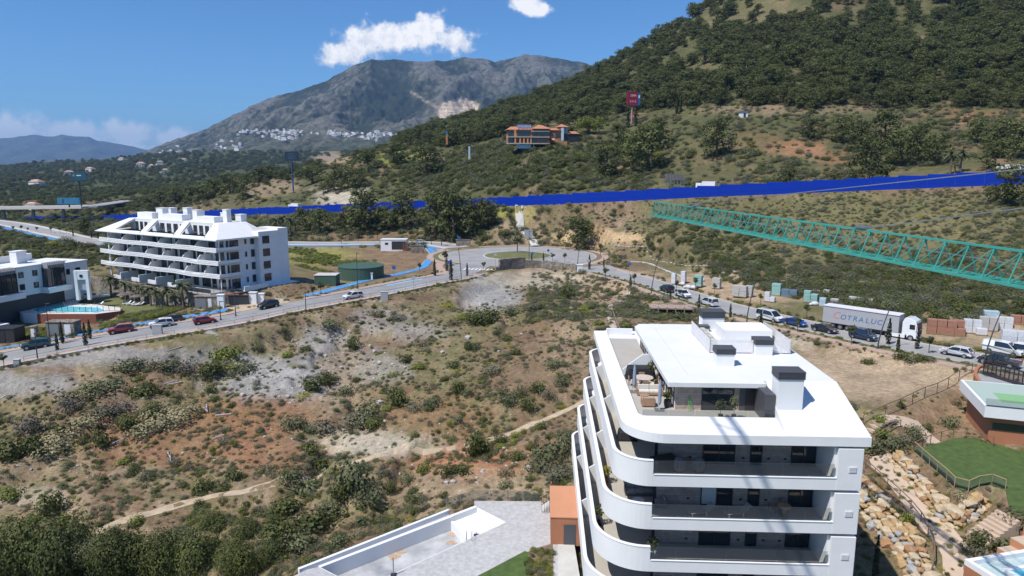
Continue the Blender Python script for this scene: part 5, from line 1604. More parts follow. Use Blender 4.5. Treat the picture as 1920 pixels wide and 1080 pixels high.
q = MB(); q.lathe([(6.0, 3.55), (6.0, 3.72), (5.75, 3.72)], n=36); q.build("rim", gm, T)
shed("pump_house", "low green pump house with pale flat roof beside the water tank", "shed", 590, 630, 539, -.8, 2.9, 4.0, gm, None, M_CONC)
shed("tank_cabinet", "white utility cabinet on the right of the green water tank", "cabinet", 687, 699, 527, -.6, 2.0, 1.2, M_WHITEM)
K = shed("sales_kiosk", "white cabin with dark open front above the vacant plot", "cabin", 714, 762, 468, .3, 3.4, 4.5, M_WHITE, ((.43, .99, M_DARKM),), M_WHITEM)
q = MB(); q.bx(1.5, 2.6, -.05, -.004, 1.7, 2.4); q.build("window", M_WIN, K)
for k in range(3):
 u = 757 + 4 * k
 a = px(u, 470, z=.1); q = thing("rust_post", "rusty steel post beside the white cabin, %s one" % ("left", "middle", "right")[k], "post", a, 0, "rusty posts by the white cabin")
 m = MB(); m.box((0, 0, 1.25), (.5, .5, 2.5)); m.build("post", mat("rusty_steel", (.16, .065, .035), .8, .25, 3), q)
 m = MB(); m.box((0, 0, 2.55), (.6, .6, .1)); m.build("cap", MATS["rusty_steel"], q)
shed("stone_sign_wall", "low rubble wall stub beside the top of the blue cycle path", "wall", 770, 795, 473, .2, 2.2, .6, M_STONE)
shed("stone_wall", "short rubble wall behind the roundabout below the pines", "wall", 855, 882, 461, .1, 2.2, .6, M_STONE)
T = thing("stone_screen_wall", "curved dark rubble wall with a stepped top in front of the roundabout", "wall")
pts = []
for k in range(25):
 f = k / 24
 u = 936 + (1081 - 936) * f
 D = 188.5 + 6.0 * sin(pi * f)
 pts.append(Vector((xat(u, D, 505), D, 0)))
for k in range(24):
 a, b = pts[k], pts[k + 1]
 uu = 936 + (1081 - 936) * (k + .5) / 24
 top = 3.0 if uu < 987 else 2.1 - .7 * (uu - 987) / 94
 q = MB(); quad_prism(q, a.xy, b.xy, -2.6, top, .6); q.build("wall_segment", M_STONE, T)
a = Vector((xat(928, 188, 505), 187.6)); b = Vector((xat(936, 188.4, 505), 188.2))
q = MB(); quad_prism(q, a, b, -2.4, 1.0, .9); q.build("end_pier", M_STONE, T)
shed("white_block", "white rendered block at the right end of the rubble wall", "pillar", 1082, 1092, 515, -.9, 2.6, .8, M_WHITE)
# ------------------------------------------------------------------ lettering
def text_mesh(txt, size, depth=0.01, name="lettering"):
 cu = bpy.data.curves.new(name, 'FONT')
 cu.body = txt; cu.size = size; cu.extrude = depth; cu.align_x = 'CENTER'; cu.resolution_u = 3
 o = bpy.data.objects.new(name, cu)
 COL.objects.link(o)
 bpy.context.view_layer.update()
 me = bpy.data.meshes.new_from_object(o.evaluated_get(bpy.context.evaluated_depsgraph_get()))
 bpy.data.objects.remove(o); bpy.data.curves.remove(cu)
 return me
def lettering(txt, size, m, parent, loc, rot, name="lettering", depth=0.01, shear=0.0, sx=1.0):
 me = text_mesh(txt, size, depth)
 if shear:
  for v in me.vertices:
   v.co.x += v.co.y * shear
 me.materials.clear(); me.materials.append(m)
 o = bpy.data.objects.new(name, me)
 COL.objects.link(o)
 o.parent = parent; o.location = loc; o.rotation_euler = rot; o.scale = (sx, 1, 1)
 KIDS.setdefault(parent.name, []).append(o)
 return o
# ------------------------------------------------------------------ vehicles
M_TYRE = mat("tyre_rubber", (.02, .02, .021), .85, .1)
M_RIM = mat("alloy_rim", (.45, .45, .46), .35, .05, metallic=.7)
M_CARGLASS = mat("car_glass", (.015, .018, .022), .05, .1, spec=.9)
M_LAMP = mat("headlamp", (.75, .77, .8), .15, .02, spec=.8)
M_TAIL = mat("tail_lamp", (.35, .01, .01), .25, .02)
M_PLASTIC = mat("black_plastic", (.025, .025, .027), .6, .1)
def paint(name, c, rough=.22):
 m = mat(name, c, rough, .02, 1.0, spec=.6)
 m.node_tree.nodes["Principled BSDF"].inputs["Coat Weight"].default_value = .6
 return m
P_WHITE = paint("white_car_paint", (.78, .79, .80)); P_RED = paint("red_car_paint", (.36, .012, .02)); P_BLACK = paint("black_car_paint", (.018, .019, .022))
P_TEAL = paint("teal_car_paint", (.015, .085, .11)); P_NAVY = paint("navy_car_paint", (.012, .04, .10)); P_BLUE = paint("bright_blue_car_paint", (.012, .07, .30)); P_GREY = paint("graphite_car_paint", (.05, .052, .056))
KINDS = {
 "hatch": dict(L=4.25, W=1.78, body=[(-2.1, .3), (-2.12, .75), (-2.02, .95), (-1.0, .98), (.9, .95), (1.75, .82), (2.1, .66), (2.14, .3)], cab=[(-2.0, .95), (-1.55, 1.44), (-.1, 1.49), (.45, 1.42), (1.2, .93)], wb=(-1.25, 1.32), r=.32),
 "suv": dict(L=4.5, W=1.86, body=[(-2.22, .36), (-2.25, .85), (-2.18, 1.05), (-1.0, 1.08), (1.0, 1.06), (1.9, .98), (2.22, .78), (2.25, .36)], cab=[(-2.12, 1.06), (-1.85, 1.6), (-.2, 1.68), (.4, 1.62), (1.15, 1.05)], wb=(-1.35, 1.4), r=.36),
 "coupe": dict(L=4.5, W=1.84, body=[(-2.2, .3), (-2.25, .78), (-2.1, .92), (-1.2, .95), (.9, .88), (1.8, .76), (2.22, .58), (2.25, .3)], cab=[(-1.75, .93), (-.85, 1.3), (-.1, 1.34), (.3, 1.3), (1.15, .88)], wb=(-1.3, 1.4), r=.34),
 "van": dict(L=5.1, W=1.98, body=[(-2.53, .35), (-2.55, 1.15), (-2.5, 1.2), (-1.0, 1.2), (1.2, 1.18), (2.0, 1.0), (2.5, .82), (2.55, .35)], cab=[(-2.5, 1.19), (-2.45, 1.95), (-.2, 2.0), (.75, 1.93), (1.75, 1.1)], wb=(-1.55, 1.6), r=.36),
 "mpv": dict(L=4.4, W=1.83, body=[(-2.18, .33), (-2.2, 1.0), (-2.15, 1.08), (-1.0, 1.1), (1.0, 1.06), (1.7, .95), (2.15, .72), (2.2, .33)], cab=[(-2.15, 1.07), (-2.05, 1.72), (-.2, 1.8), (.35, 1.74), (1.35, 1.02)], wb=(-1.35, 1.4), r=.33),
 "pickup": dict(L=5.2, W=1.9, body=[(-2.6, .45), (-2.62, 1.05), (-2.55, 1.1), (-.9, 1.1), (1.2, 1.1), (2.2, 1.0), (2.55, .8), (2.6, .45)], cab=[(-.95, 1.1), (-.8, 1.72), (.1, 1.78), (.7, 1.72), (1.4, 1.09)], wb=(-1.6, 1.65), r=.4),
}
def car(label, kind, p, col, loc, rz, cat="car", group=None, panel=False):
 k = KINDS[kind]
 t = thing({"van": "van", "mpv": "van", "pickup": "pickup_truck"}.get(kind, "car"), label, cat, loc, rz, group)
 w = k["W"] / 2
 nb = len(k["body"])
 m = MB()
 vs = []
 for s in (-1, 1):
  for (x, z) in k["body"]:
   inset = .82 if abs(x) > k["L"] / 2 - .25 else 1.0
   tuck = .93 if z < .5 else 1.0
   vs.append((x, s * w * inset * tuck, z))
 fs = [tuple(range(nb)), tuple(range(2 * nb - 1, nb - 1, -1))] + [((i + 1) % nb, i, nb + i, nb + (i + 1) % nb) for i in range(nb)]
 m.add(vs, fs)
 body = m.build("body", col, t, bevel=.07)
 cab = k["cab"]; nc = len(cab)
 zb = cab[0][1]; zt = max(z for _, z in cab)
 vs = []
 for s in (-1, 1):
  for (x, z) in cab:
   f = 1 - .2 * (z - zb) / (zt - zb)
   vs.append((x, s * w * .96 * f, z - .02))
 fs = [tuple(range(nc)), tuple(range(2 * nc - 1, nc - 1, -1))] + [((i + 1) % nc, i, nc + i, nc + (i + 1) % nc) for i in range(nc)]
 m = MB(); m.add(vs, fs); g = m.build("cabin_glass", M_CARGLASS, t, bevel=.03)
 rp = [q for q in cab[1:-1]]
 m = MB(); vs = []
 for s in (-1, 1):
  for (x, z) in rp:
   vs.append((x, s * w * .80, z - .03))
  for (x, z) in reversed(rp):
   vs.append((x, s * w * .78, z + .025))
 n2 = len(rp) * 2
 fs = [tuple(range(n2)), tuple(range(2 * n2 - 1, n2 - 1, -1))] + [((i + 1) % n2, i, n2 + i, n2 + (i + 1) % n2) for i in range(n2)]
 m.add(vs, fs); m.build("roof", col, t, bevel=.02)
 for s in (-1, 1):
  m = MB()
  for (a, b) in ((cab[0], cab[1]), (cab[-2], cab[-1])):
   m.bar((a[0], s * w * .965 * (1 - .2 * (a[1] - zb) / (zt - zb)), a[1] - .01), (b[0], s * w * .965 * (1 - .2 * (b[1] - zb) / (zt - zb)), b[1] - .01), .06, .08)
  mid = (cab[1][0] + cab[-2][0]) / 2 - .1
  m.bar((mid, s * w * .965, zb - .02), (mid, s * w * .775, zt - .02), .05, .09)
  if panel:
   x0, x1 = cab[0][0] + .05, mid
   m.hexa([(x0, s * w * .955, zb), (x1, s * w * .955, zb), (x1, s * w * .975, zb), (x0, s * w * .975, zb)][::s] + [(x0 + .05, s * w * .775, zt - .03), (x1, s * w * .775, zt - .03), (x1, s * w * .795, zt - .03), (x0 + .05, s * w * .795, zt - .03)][::s])
  m.build("side_pillars", col, t)["kind"] = "stuff"
  m = MB(); m.box((cab[-1][0] - .15, s * (w + .1), zb + .06), (.16, .2, .14)); m.build("mirror", col, t)
 for x in k["wb"]:
  for s in (-1, 1):
   m = MB(); m.tube((x, s * (w - .2), k["r"]), (x, s * (w + .01), k["r"]), k["r"], n=16); ty = m.build("wheel", M_TYRE, t)
   m = MB(); m.tube((x, s * (w + .0), k["r"]), (x, s * (w + .025), k["r"]), k["r"] * .64, n=12); m.build("rim", M_RIM, ty)
 nx = k["body"][-2]; tx = k["body"][1]
 for s in (-1, 1):
  m = MB(); m.box((nx[0] - .06, s * w * .62, nx[1] + .02), (.2, .34, .14)); m.build("headlight", M_LAMP, t)
  m = MB(); m.box((tx[0] + .05, s * w * .68, tx[1] + .08), (.12, .26, .2)); m.build("tail_light", M_TAIL, t)
 m = MB(); m.box((nx[0] + .02, 0, nx[1] - .12), (.1, w * 1.0, .16)); m.build("grille", M_PLASTIC, t)
 m = MB(); m.box((0, 0, .31), (k["L"] * .9, w * 1.8, .16)); m.build("underbody", M_PLASTIC, t)
 for (x, nm) in ((k["L"] / 2 - .02, "number_plate"), (-k["L"] / 2 + .02, "number_plate")):
  m = MB(); m.box((x, 0, .52), (.04, .5, .11)); m.build(nm, M_WHITEM, t)
 return t
def heading(line, p, flip=False):
 best = min(range(len(line) - 1), key=lambda i: (line[i].x - p[0]) ** 2 + (line[i].y - p[1]) ** 2)
 d = line[best + 1] - line[best]
 return atan2(d.y, d.x) + (pi if flip else 0)
def on_road(line, u, v, z):
 p = px(u, v, z=z)
 d, lz_, _ = poly_dist(np.array([p[0]]), np.array([p[1]]), line)
 return (p[0], p[1], float(lz_[0]) + .01)
for (lab, kind, col, u, v, z, line, flip, grp) in (
 ("red estate car parked on the left road below the palm garden", "suv", P_RED, 227, 624, -3, LEFT_ROAD, False, "cars on the left road"),
 ("white hatchback on the left road behind the grey roadside box", "suv", P_WHITE, 303, 613, -2.6, LEFT_ROAD, False, "cars on the left road"),
 ("dark car just behind the white hatchback on the left road", "hatch", P_BLACK, 322, 604.5, -2.5, LEFT_ROAD, False, "cars on the left road"),
 ("red hatchback driving along the near railing of the left road", "hatch", P_RED, 384, 606.5, -2.2, LEFT_ROAD, True, "cars on the left road"),
 ("black off-road car beside the apartment block driveway", "suv", P_BLACK, 503, 578, -1.5, LEFT_ROAD, False, "cars on the left road"),
 ("white car driving on the left road near the green tank", "suv", P_WHITE, 662, 560, -.6, LEFT_ROAD, False, "cars on the left road"),
 ("dark teal off-road car parked at the far left of the road", "suv", P_TEAL, 68, 653, -3.9, LEFT_ROAD, False, "cars on the left road"),
 ("white car on the upper road beside the white cabin", "hatch", P_WHITE, 790, 457.5, .2, UPPER_ROAD, True, None),
 ("black hatchback parked nearest the roundabout on the right road", "suv", P_BLACK, 1250, 547, 0, RIGHT_ROAD, True, "vehicles on the right road"),
 ("white hatchback parked behind the black one on the right road", "suv", P_WHITE, 1280, 557, 0, RIGHT_ROAD, False, "vehicles on the right road"),
 ("small white van parked in front of the wooden viewing deck", "mpv", P_WHITE, 1328, 573, 0, RIGHT_ROAD, True, "vehicles on the right road"),
 ("white minibus with side windows parked on the right road", "van", P_WHITE, 1443, 601, 0, RIGHT_ROAD, False, "vehicles on the right road"),
 ("bright blue sports car parked behind a street tree", "coupe", P_BLUE, 1490, 610, 0, RIGHT_ROAD, False, "vehicles on the right road"),
 ("black saloon car parked behind the lorry trailer", "coupe", P_BLACK, 1546, 622, 0, RIGHT_ROAD, False, "vehicles on the right road"),
 ("navy blue small van parked beside the lorry", "mpv", P_NAVY, 1618, 636, 0, RIGHT_ROAD, False, "vehicles on the right road"),
 ("white hatchback standing alone right of the lorry", "hatch", P_WHITE, 1793, 667, 0, RIGHT_ROAD, True, "vehicles on the right road"),
 ("graphite off-road car behind the black entrance gate", "pickup", P_GREY, 1872, 685, 0, RIGHT_ROAD, True, "vehicles on the right road"),
 ("white delivery van parked beside the white pallet stacks", "van", P_WHITE, 1880, 664, 0, RIGHT_ROAD, False, "vehicles on the right road"),
 ("white van cut off by the right picture edge", "van", P_WHITE, 1938, 672, 0, RIGHT_ROAD, False, "vehicles on the right road"),
):
 p = on_road(line, u, v, z)
 car(lab, kind, None, col, p, heading(line, p, flip), "van" if kind in ("van", "mpv") else "car", grp, panel="delivery" in lab)
def build_lorry():
 rear = Vector((56.0, 119.3, .01)); front = Vector((66.6, 108.2, .01))
 d = front - rear
 rz = atan2(d.y, d.x)
 curtain = mat("grey_curtain_side", (.38, .38, .39), .6, .05, .7, bump=.15)
 T = thing("trailer", "long grey curtain side lorry trailer with blue lettering", "trailer", tuple(rear), rz)
 L = 12.3
 m = MB(); m.bx(0, L, -1.24, 1.24, 1.05, 3.9); m.build("curtain_side", curtain, T, bevel=.03)
 m = MB(); m.bx(-.02, L + .02, -1.27, 1.27, 3.9, 4.02); m.build("roof", M_WHITEM, T)
 m = MB(); m.bx(-.03, L + .03, -1.275, 1.275, 3.78, 3.9); m.build("top_rail", mat("violet_rail", (.12, .1, .2), .5), T)
 m = MB(); m.bx(0, L, -1.2, 1.2, .95, 1.05); m.build("chassis", M_PLASTIC, T)
 for x in (1.8, 3.05, 4.3):
  for s in (-1, 1):
   m = MB(); m.tube((x, s * .95, .5), (x, s * 1.22, .5), .5, n=18); w = m.build("wheel", M_TYRE, T)
   m = MB(); m.tube((x, s * 1.2, .5), (x, s * 1.24, .5), .28, n=12); m.build("rim", M_RIM, w)
 m = MB(); m.bx(5.6, 8.2, -1.15, -.8, .35, .9); m.build("side_box", M_STEEL, T)
 blue = mat("blue_lettering", (.02, .14, .36), .6, .05); red = mat("faded_red_lettering", (.55, .2, .22), .6, .05)
 lettering("C", 1.75, red, T, (2.3, -1.25, 1.9), (pi / 2, 0, 0), "letter", .006, .18)
 for i, ch in enumerate("OTRALUC"):
  lettering(ch, 1.25, blue, T, (3.45 + i * .98, -1.25, 1.92), (pi / 2, 0, 0), "letter", .006, .18)
 lettering("C", .8, M_LINE, T, (10.85, -1.25, 2.35), (pi / 2, 0, 0), "emblem", .006, .2, 1.3)
 C = thing("lorry_cab", "white lorry tractor cab coupled to the grey trailer", "lorry", tuple(rear + d.normalized() * (L + .1)), rz)
 m = MB()
 prof = [(.4, .95), (.4, 3.0), (.75, 3.75), (1.5, 3.8), (2.35, 3.35), (2.62, 2.5), (2.75, 1.4), (2.72, .45), (1.2, .45), (1.1, .95)]
 n = len(prof)
 m.add([(x, -1.22, z) for x, z in prof] + [(x, 1.22, z) for x, z in prof], [tuple(range(n - 1, -1, -1)), tuple(range(n, 2 * n))] + [(i, (i + 1) % n, n + (i + 1) % n, n + i) for i in range(n)])
 m.build("cab_body", P_WHITE, C, bevel=.06)
 m = MB(); m.hexa([(2.6, -1.1, 1.85), (2.74, -1.1, 1.85), (2.74, 1.1, 1.85), (2.6, 1.1, 1.85), (2.3, -1.05, 2.85), (2.56, -1.05, 2.85), (2.56, 1.05, 2.85), (2.3, 1.05, 2.85)]); m.build("windscreen", M_CARGLASS, C)
 m = MB(); m.bx(2.35, 2.75, -1.2, 1.2, 2.88, 2.98); m.build("sun_visor", M_PLASTIC, C)
 for s in (-1, 1):
  m = MB(); m.bx(1.5, 2.3, s * 1.225 - .01, s * 1.225 + .01, 1.95, 2.75); m.build("side_window", M_CARGLASS, C)
  m = MB(); m.bx(2.45, 2.6, s * 1.42 - .12, s * 1.42 + .12, 1.9, 2.7); m.build("mirror", P_WHITE, C)
  m = MB(); m.bx(2.66, 2.78, s * .85 - .22, s * .85 + .22, .8, 1.0); m.build("headlight", M_LAMP, C)
  m = MB(); m.bx(-1.2, .9, s * 1.15 - .12, s * 1.15 + .12, .4, 1.0); m.build("side_skirt", P_WHITE, C)
 for x in (1.75, -1.7):
  for s in (-1, 1):
   m = MB(); m.tube((x, s * .95, .5), (x, s * 1.235, .5), .5, n=18); w = m.build("wheel", M_TYRE, C)
   m = MB(); m.tube((x, s * 1.2, .5), (x, s * 1.25, .5), .28, n=12); m.build("rim", M_RIM, w)
 m = MB(); m.bx(2.6, 2.79, -1.15, 1.15, .35, .68); m.build("bumper", P_WHITE, C)
 m = MB(); m.bx(2.7, 2.77, -.8, .8, 1.05, 1.7); m.build("grille", M_PLASTIC, C)
build_lorry()
# ------------------------------------------------------------------ tower crane
M_CRANE = mat("teal_crane_paint", (.055, .33, .27), .5, .08, 1.0)
def build_crane():
 tip = Vector((18.9, 92.5, 21.6)); d = Vector((7.7, -57.5, 0)).normalized()
 n = Vector((-d.y, d.x, 0))
 L = 92.0
 T = thing("tower_crane", "teal lattice tower crane jib reaching in from the right", "crane", tuple(tip), atan2(d.y, d.x))
 h, hw = 1.75, .62
 top = MB(); top.bar((.9, 0, h), (L, 0, h), .13, .13); top.build("top_chord", M_CRANE, T)
 for s in (-1, 1):
  m = MB(); m.bar((1.6, s * hw, 0), (L, s * hw, 0), .15, .15); m.build("bottom_chord", M_CRANE, T)
  m = MB(); m.bar((-.6, 0, -.05), (1.6, s * hw, 0), .13, .13); m.build("tip_member", M_CRANE, T)
 m = MB(); m.bar((.3, 0, 0), (.9, 0, h), .1, .1); m.build("tip_post", M_CRANE, T)
 bay = 1.75
 br = MB(); br.bar((0, 0, 0), (1, 0, 0), 1, 1); unit = br.mesh("brace", M_CRANE)
 nb = int((L - 1.6) / bay)
 def brace(a, b, w, name):
  m = MB(); m.bar(a, b, w, w); m.build(name, M_CRANE, T)
 for i in range(36):
  x = 1.7 + i * bay
  for s in (-1, 1):
   brace((x, s * hw, .05), (x, 0, h - .05), .065, "post")
   brace((x, s * hw, .05), (x + bay, 0, h - .05), .05, "diagonal")
  brace((x, -hw, 0), (x, hw, 0), .06, "cross_bar")
  brace((x, -hw, 0), (x + bay, hw, 0), .045, "floor_lacing")
 for y_ in (-.12, .14):
  m = MB(); m.tube((3, y_, .95), (L, y_, 1.05), .018, n=4); m.build("hoist_rope", M_STEEL, T)
 m = MB(); m.box((14.5, .1, h + .18), (1.0, .5, .16)); m.build("cable_anchor", M_STEEL, T)
 m = MB(); m.box((44.5, .1, h + .18), (1.2, .5, .16)); m.build("cable_anchor", M_STEEL, T)
 iv = Matrix.Rotation(-atan2(d.y, d.x), 3, 'Z')
 apex = iv @ (Vector((31, 10, 30.0)) - tip)
 for x in (11.4, 44.8):
  m = MB(); m.tube((x, 0, h + .1), tuple(apex), .035, n=5); m.build("pendant_cable", M_STEEL, T)
 mast = iv @ (Vector((29.9, 10, 0)) - tip)
 m = MB()
 for (a, b) in ((-.8, -.8), (.8, -.8), (.8, .8), (-.8, .8)):
  m.bar((mast.x + a, mast.y + b, -31), (mast.x + a, mast.y + b, 8), .16, .16)
 for k in range(20):
  z = -30 + k * 1.9
  m.bar((mast.x - .8, mast.y - .8, z), (mast.x + .8, mast.y - .8, z + 1.9), .08, .08); m.bar((mast.x + .8, mast.y + .8, z), (mast.x - .8, mast.y + .8, z + 1.9), .08, .08)
  m.bar((mast.x - .8, mast.y - .8, z), (mast.x - .8, mast.y + .8, z + 1.9), .08, .08); m.bar((mast.x + .8, mast.y + .8, z), (mast.x + .8, mast.y - .8, z + 1.9), .08, .08)
 m.build("mast", M_CRANE, T)["kind"] = "stuff"
 shadow_jib = thing("tower_crane", "unseen short crane jib added overhead to throw a double shadow line on the right block", "crane", (-3.0, 33.5, 45.0), -pi / 2)  # out-of-view jib piece without mast, added to cast the facade shadow
 for (y, z) in ((0, 1.6), (-.55, 0), (.55, 0)):
  m = MB(); m.bar((0, y, z), (14, y, z), .13, .13); m.build("chord", M_CRANE, shadow_jib)
 for i in range(7):
  m = MB(); m.bar((i * 1.8, -.55, 0), (i * 1.8 + 1.8, 0, 1.6), .06, .06); m.build("diagonal", M_CRANE, shadow_jib)
build_crane()
# ------------------------------------------------------------------ restaurant on the hill
def build_restaurant():
 c = px(1022, 262, D=352)
 RZ = radians(8)
 T = thing("hillside_restaurant", "two storey terracotta restaurant with tiled hip roofs on the hill", "restaurant", (c[0], c[1], c[2]), RZ)
 S = 352 / FPX       # metres per photo pixel here
 wm = mat("terracotta_wall", (.42, .175, .10), .85, .08, .5); tm = mat("roof_tiles", (.46, .20, .11), .8, .15, 1.5, bump=.4); om = mat("orange_trim", (.60, .33, .14), .8, .06); sl = mat("balcony_edge", (.52, .42, .36), .8, .05)
 def B(name, x0, x1, y0, y1, z0, z1, m, bevel=0):
  q = MB(); q.bx(x0 * S, x1 * S, y0, y1, z0 * S, z1 * S); return q.build(name, m, T, bevel=bevel)
 B("left_wing", -66, -22, 1.2, 12, -6, 18, wm)
 B("middle_wing", -22, 8, 0, 12, -6, 20, wm)
 B("right_wing", 8, 31, 2.5, 12, -6, 18, wm)
 B("stair_tower", 32, 36.5, 2.0, 4.5, -2, 22, mat("pale_blue_render", (.55, .66, .72), .8))
 B("back_pavilion", 36.5, 46, 5, 12, 0, 24, mat("pale_grey_render", (.5, .56, .6), .8))
 B("terrace_pavilion", 36, 66, 3.5, 12, -4, 12, M_FRAME)
 B("balcony_edge", -70, 8, -1.6, 1.2, -8, -6.2, sl); B("balcony_edge", -70, 8, -1.4, 1.2, 3.8, 5.4, sl); B("eaves_band", -26, 8, -.8, 0, 14.2, 16, sl)
 for (x0, x1, z0, z1, n, y) in ((-68, -58, 5.6, 15, 2, 1.18), (-51, -27, 5.4, 17, 5, 1.18), (-24, -14, 5.4, 14, 2, -.02), (-13, 6, 5.4, 14, 3, -.02), (-68, -57, -5.8, 3.5, 2, 1.18), (-24, -14, -5.8, 3.5, 2, -.02), (-11, 4, -5, 2.5, 2, -.02), (11, 17, 4, 11, 1, 2.48), (21, 30, 5, 12, 2, 2.48)):
  window(T, (x0 * S, y, z0 * S), 0, (x1 - x0) * S, (z1 - z0) * S, n, depth=.15, fw=.12)
 for x in (-57, -48, -41, -34, -28):
  B("pillar", x, x + 2.4, -1.2, -.6, -6, 4 if x > -57 else 18, om)
 for x in (-53, -49, -45, -34, -30, -22):
  B("balcony_post", x, x + .8, -.9, -.6, -14, -8, mat("pale_blue_render", (.55, .66, .72)))
 B("lower_glazing", -53, -26, -.5, .5, -16, -9, mat("pale_blue_glass", (.35, .55, .65), .2))
 def hip(name, x0, x1, y0, y1, z0, z1, r=.3):
  q = MB(); X0, X1, Z0, Z1 = x0 * S, x1 * S, z0 * S, z1 * S
  cx, cy = (X0 + X1) / 2, (y0 + y1) / 2
  dx = (X1 - X0) * r / 2
  q.add([(X0, y0, Z0), (X1, y0, Z0), (X1, y1, Z0), (X0, y1, Z0), (cx - dx, cy, Z1), (cx + dx, cy, Z1)], [(0, 1, 5, 4), (1, 2, 5), (2, 3, 4, 5), (3, 0, 4), (3, 2, 1, 0)])
  return q.build(name, tm, T)
 hip("hip_roof", -24, 11, -1.2, 13, 19.5, 28, .1); hip("hip_roof", -70, -20, .6, 13, 17.8, 24.5, .6); hip("hip_roof", 26, 47, 2.5, 13, 23.8, 30, .05); hip("hip_roof", 8, 34, 2, 13, 17.8, 22.5, .5)
 hip("hip_roof", 44, 68, 3, 13, 11.8, 17, .5)
 for k in range(4):
  q = MB(); x = (-52 + k * 7) * S; q.add([(x, .4, 17.2 * S), (x + 7 * S, .4, 17.2 * S), (x + 3.5 * S, .4, 19.8 * S), (x, 1.2, 17.2 * S), (x + 7 * S, 1.2, 17.2 * S), (x + 3.5 * S, 1.2, 19.8 * S)], [(0, 1, 2), (5, 4, 3), (0, 2, 5, 3), (1, 4, 5, 2), (0, 3, 4, 1)]); q.build("gable_dormer", tm, T)
 q = MB(); q.hexa([(13 * S, -.5, 0), (18 * S, -.5, 0), (27 * S, -.2, -6 * S), (22 * S, -.2, -6 * S), (11 * S, 1.5, 6 * S), (17 * S, 1.5, 6 * S), (28 * S, 1.5, -5 * S), (22 * S, 1.5, -5 * S)]); q.build("outside_stair", om, T)
 B("garden_wall", 26, 40, -1.6, -1.0, -12, -3, mat("orange_render", (.52, .24, .12), .85))
 sg = thing("roof_sign", "row of white letters on the restaurant roof", "sign", (c[0] - 38 * S, c[1] - 5.0 + 5.2, c[2] + 20.5 * S), RZ)
 q = MB(); q.bx(-13 * S, 13 * S, .12, .2, 0, 6.8 * S); q.build("backing_frame", mat("sign_blue_grey", (.2, .22, .42), .6), sg)
 lettering("EL HIGUERON", 5.2 * S, M_LINE, sg, (0, .08, 1.2 * S), (pi / 2, 0, 0), "letters", .05, 0, .72)
build_restaurant()
def billboard(name, label, u, vbase, D, vtop, wpx, hpx, m, pole_m, rz=0.0, cat="billboard"):
 c = px(u, vbase, D=D)
 S = D / FPX
 H = (vbase - vtop) * S
 T = thing(name, label, cat, (c[0], c[1], c[2] - 1), rz)
 q = MB(); q.tube((0, 0, 0), (0, 0, H + 1 - hpx * S), .9 * S * 1.4, n=10); q.build("pole", pole_m, T)
 q = MB(); q.bx(-wpx * S / 2, wpx * S / 2, -.5, .5, H + 1 - hpx * S, H + 1); p = q.build("panel", m, T)
 q = MB(); q.bx(-wpx * S / 2 - .2, wpx * S / 2 + .2, -.6, .6, H + .6 - hpx * S, H + 1 - hpx * S - .01); q.build("frame", M_DARKM, T)
 return T, S, H + 1
navy = mat("dark_navy_panel", (.012, .03, .055), .5, .2, .3)
T, S, zt = billboard("billboard", "dark navy billboard on a tall blue pole above the blue fence", 550, 356, 432, 286, 26, 16, navy, mat("blue_pole", (.02, .06, .22), .5), radians(-6))
for k in range(3):
 q = MB(); q.bx(-6 * S, (5, 7, 6)[k] * S, -.53, -.505, zt - (5 + 4 * k) * S, zt - (4 + 4 * k) * S); q.build("faint_line", mat("faint_panel_text", (.05, .12, .14), .5), T)
T, S, zt = billboard("billboard", "dark blue green billboard on a black pole at the far left", 153, 384, 505, 324, 27, 15, mat("blue_green_panel", (.02, .10, .15), .5, .3, .25), M_DARKM, radians(8))
q = MB(); q.bx(-3 * S, 5 * S, -.53, -.505, zt - 7 * S, zt - 5 * S); q.build("print", M_LINE, T)
q = MB(); q.lathe([(0, 0), (1.7 * S, 0), (1.7 * S, .02), (0, .02)], (0, 0, 0), 12); o_ = q.build("print", mat("yellow_green_print", (.3, .4, .1), .5), T); o_.location = (-8 * S, -.51, zt - 6 * S); o_.rotation_euler = (pi / 2, 0, 0)
T, S, zt = billboard("billboard", "low wide sky blue billboard beside the motorway bridge", 130, 386, 470, 371, 40, 12, mat("sky_blue_print", (.05, .22, .36), .5, .25, .2), M_DARKM, radians(4))
q = MB(); q.bx(-11 * S, -8 * S, -.53, -.505, zt - 10 * S, zt - 2 * S); q.build("print", mat("figure_print", (.05, .06, .12), .6), T)
T, S, zt = billboard("petrol_sign", "tall red petrol station sign with white lettering on the hill", 1184, 240, 385, 176, 20, 24, mat("red_panel", (.27, .012, .03), .5, .05), mat("pink_pole", (.45, .25, .28), .6), radians(12), "sign")
lettering("CEPSA", 5.0 * S, M_LINE, T, (1 * S, -.52, zt - 8.5 * S), (pi / 2, 0, 0), "lettering", .03, 0, .85)
for k in range(4):
 q = MB(); q.bx((-5 + k * 3.4) * S, (-3.4 + k * 3.4) * S, -.54, -.505, zt - 19 * S, zt - 15 * S); q.build("price_figure", mat("pink_print", (.55, .3, .33), .5), T)
q = MB(); q.bx(10.05 * S, 15 * S, -.4, .4, zt - 23 * S, zt - 2 * S); q.build("blue_side_panel", mat("blue_panel", (.02, .14, .36), .5, .1), T)
q = MB(); q.bx(11 * S, 14 * S, -.44, -.405, zt - 11 * S, zt - 6 * S); q.build("side_print", M_LINE, T)
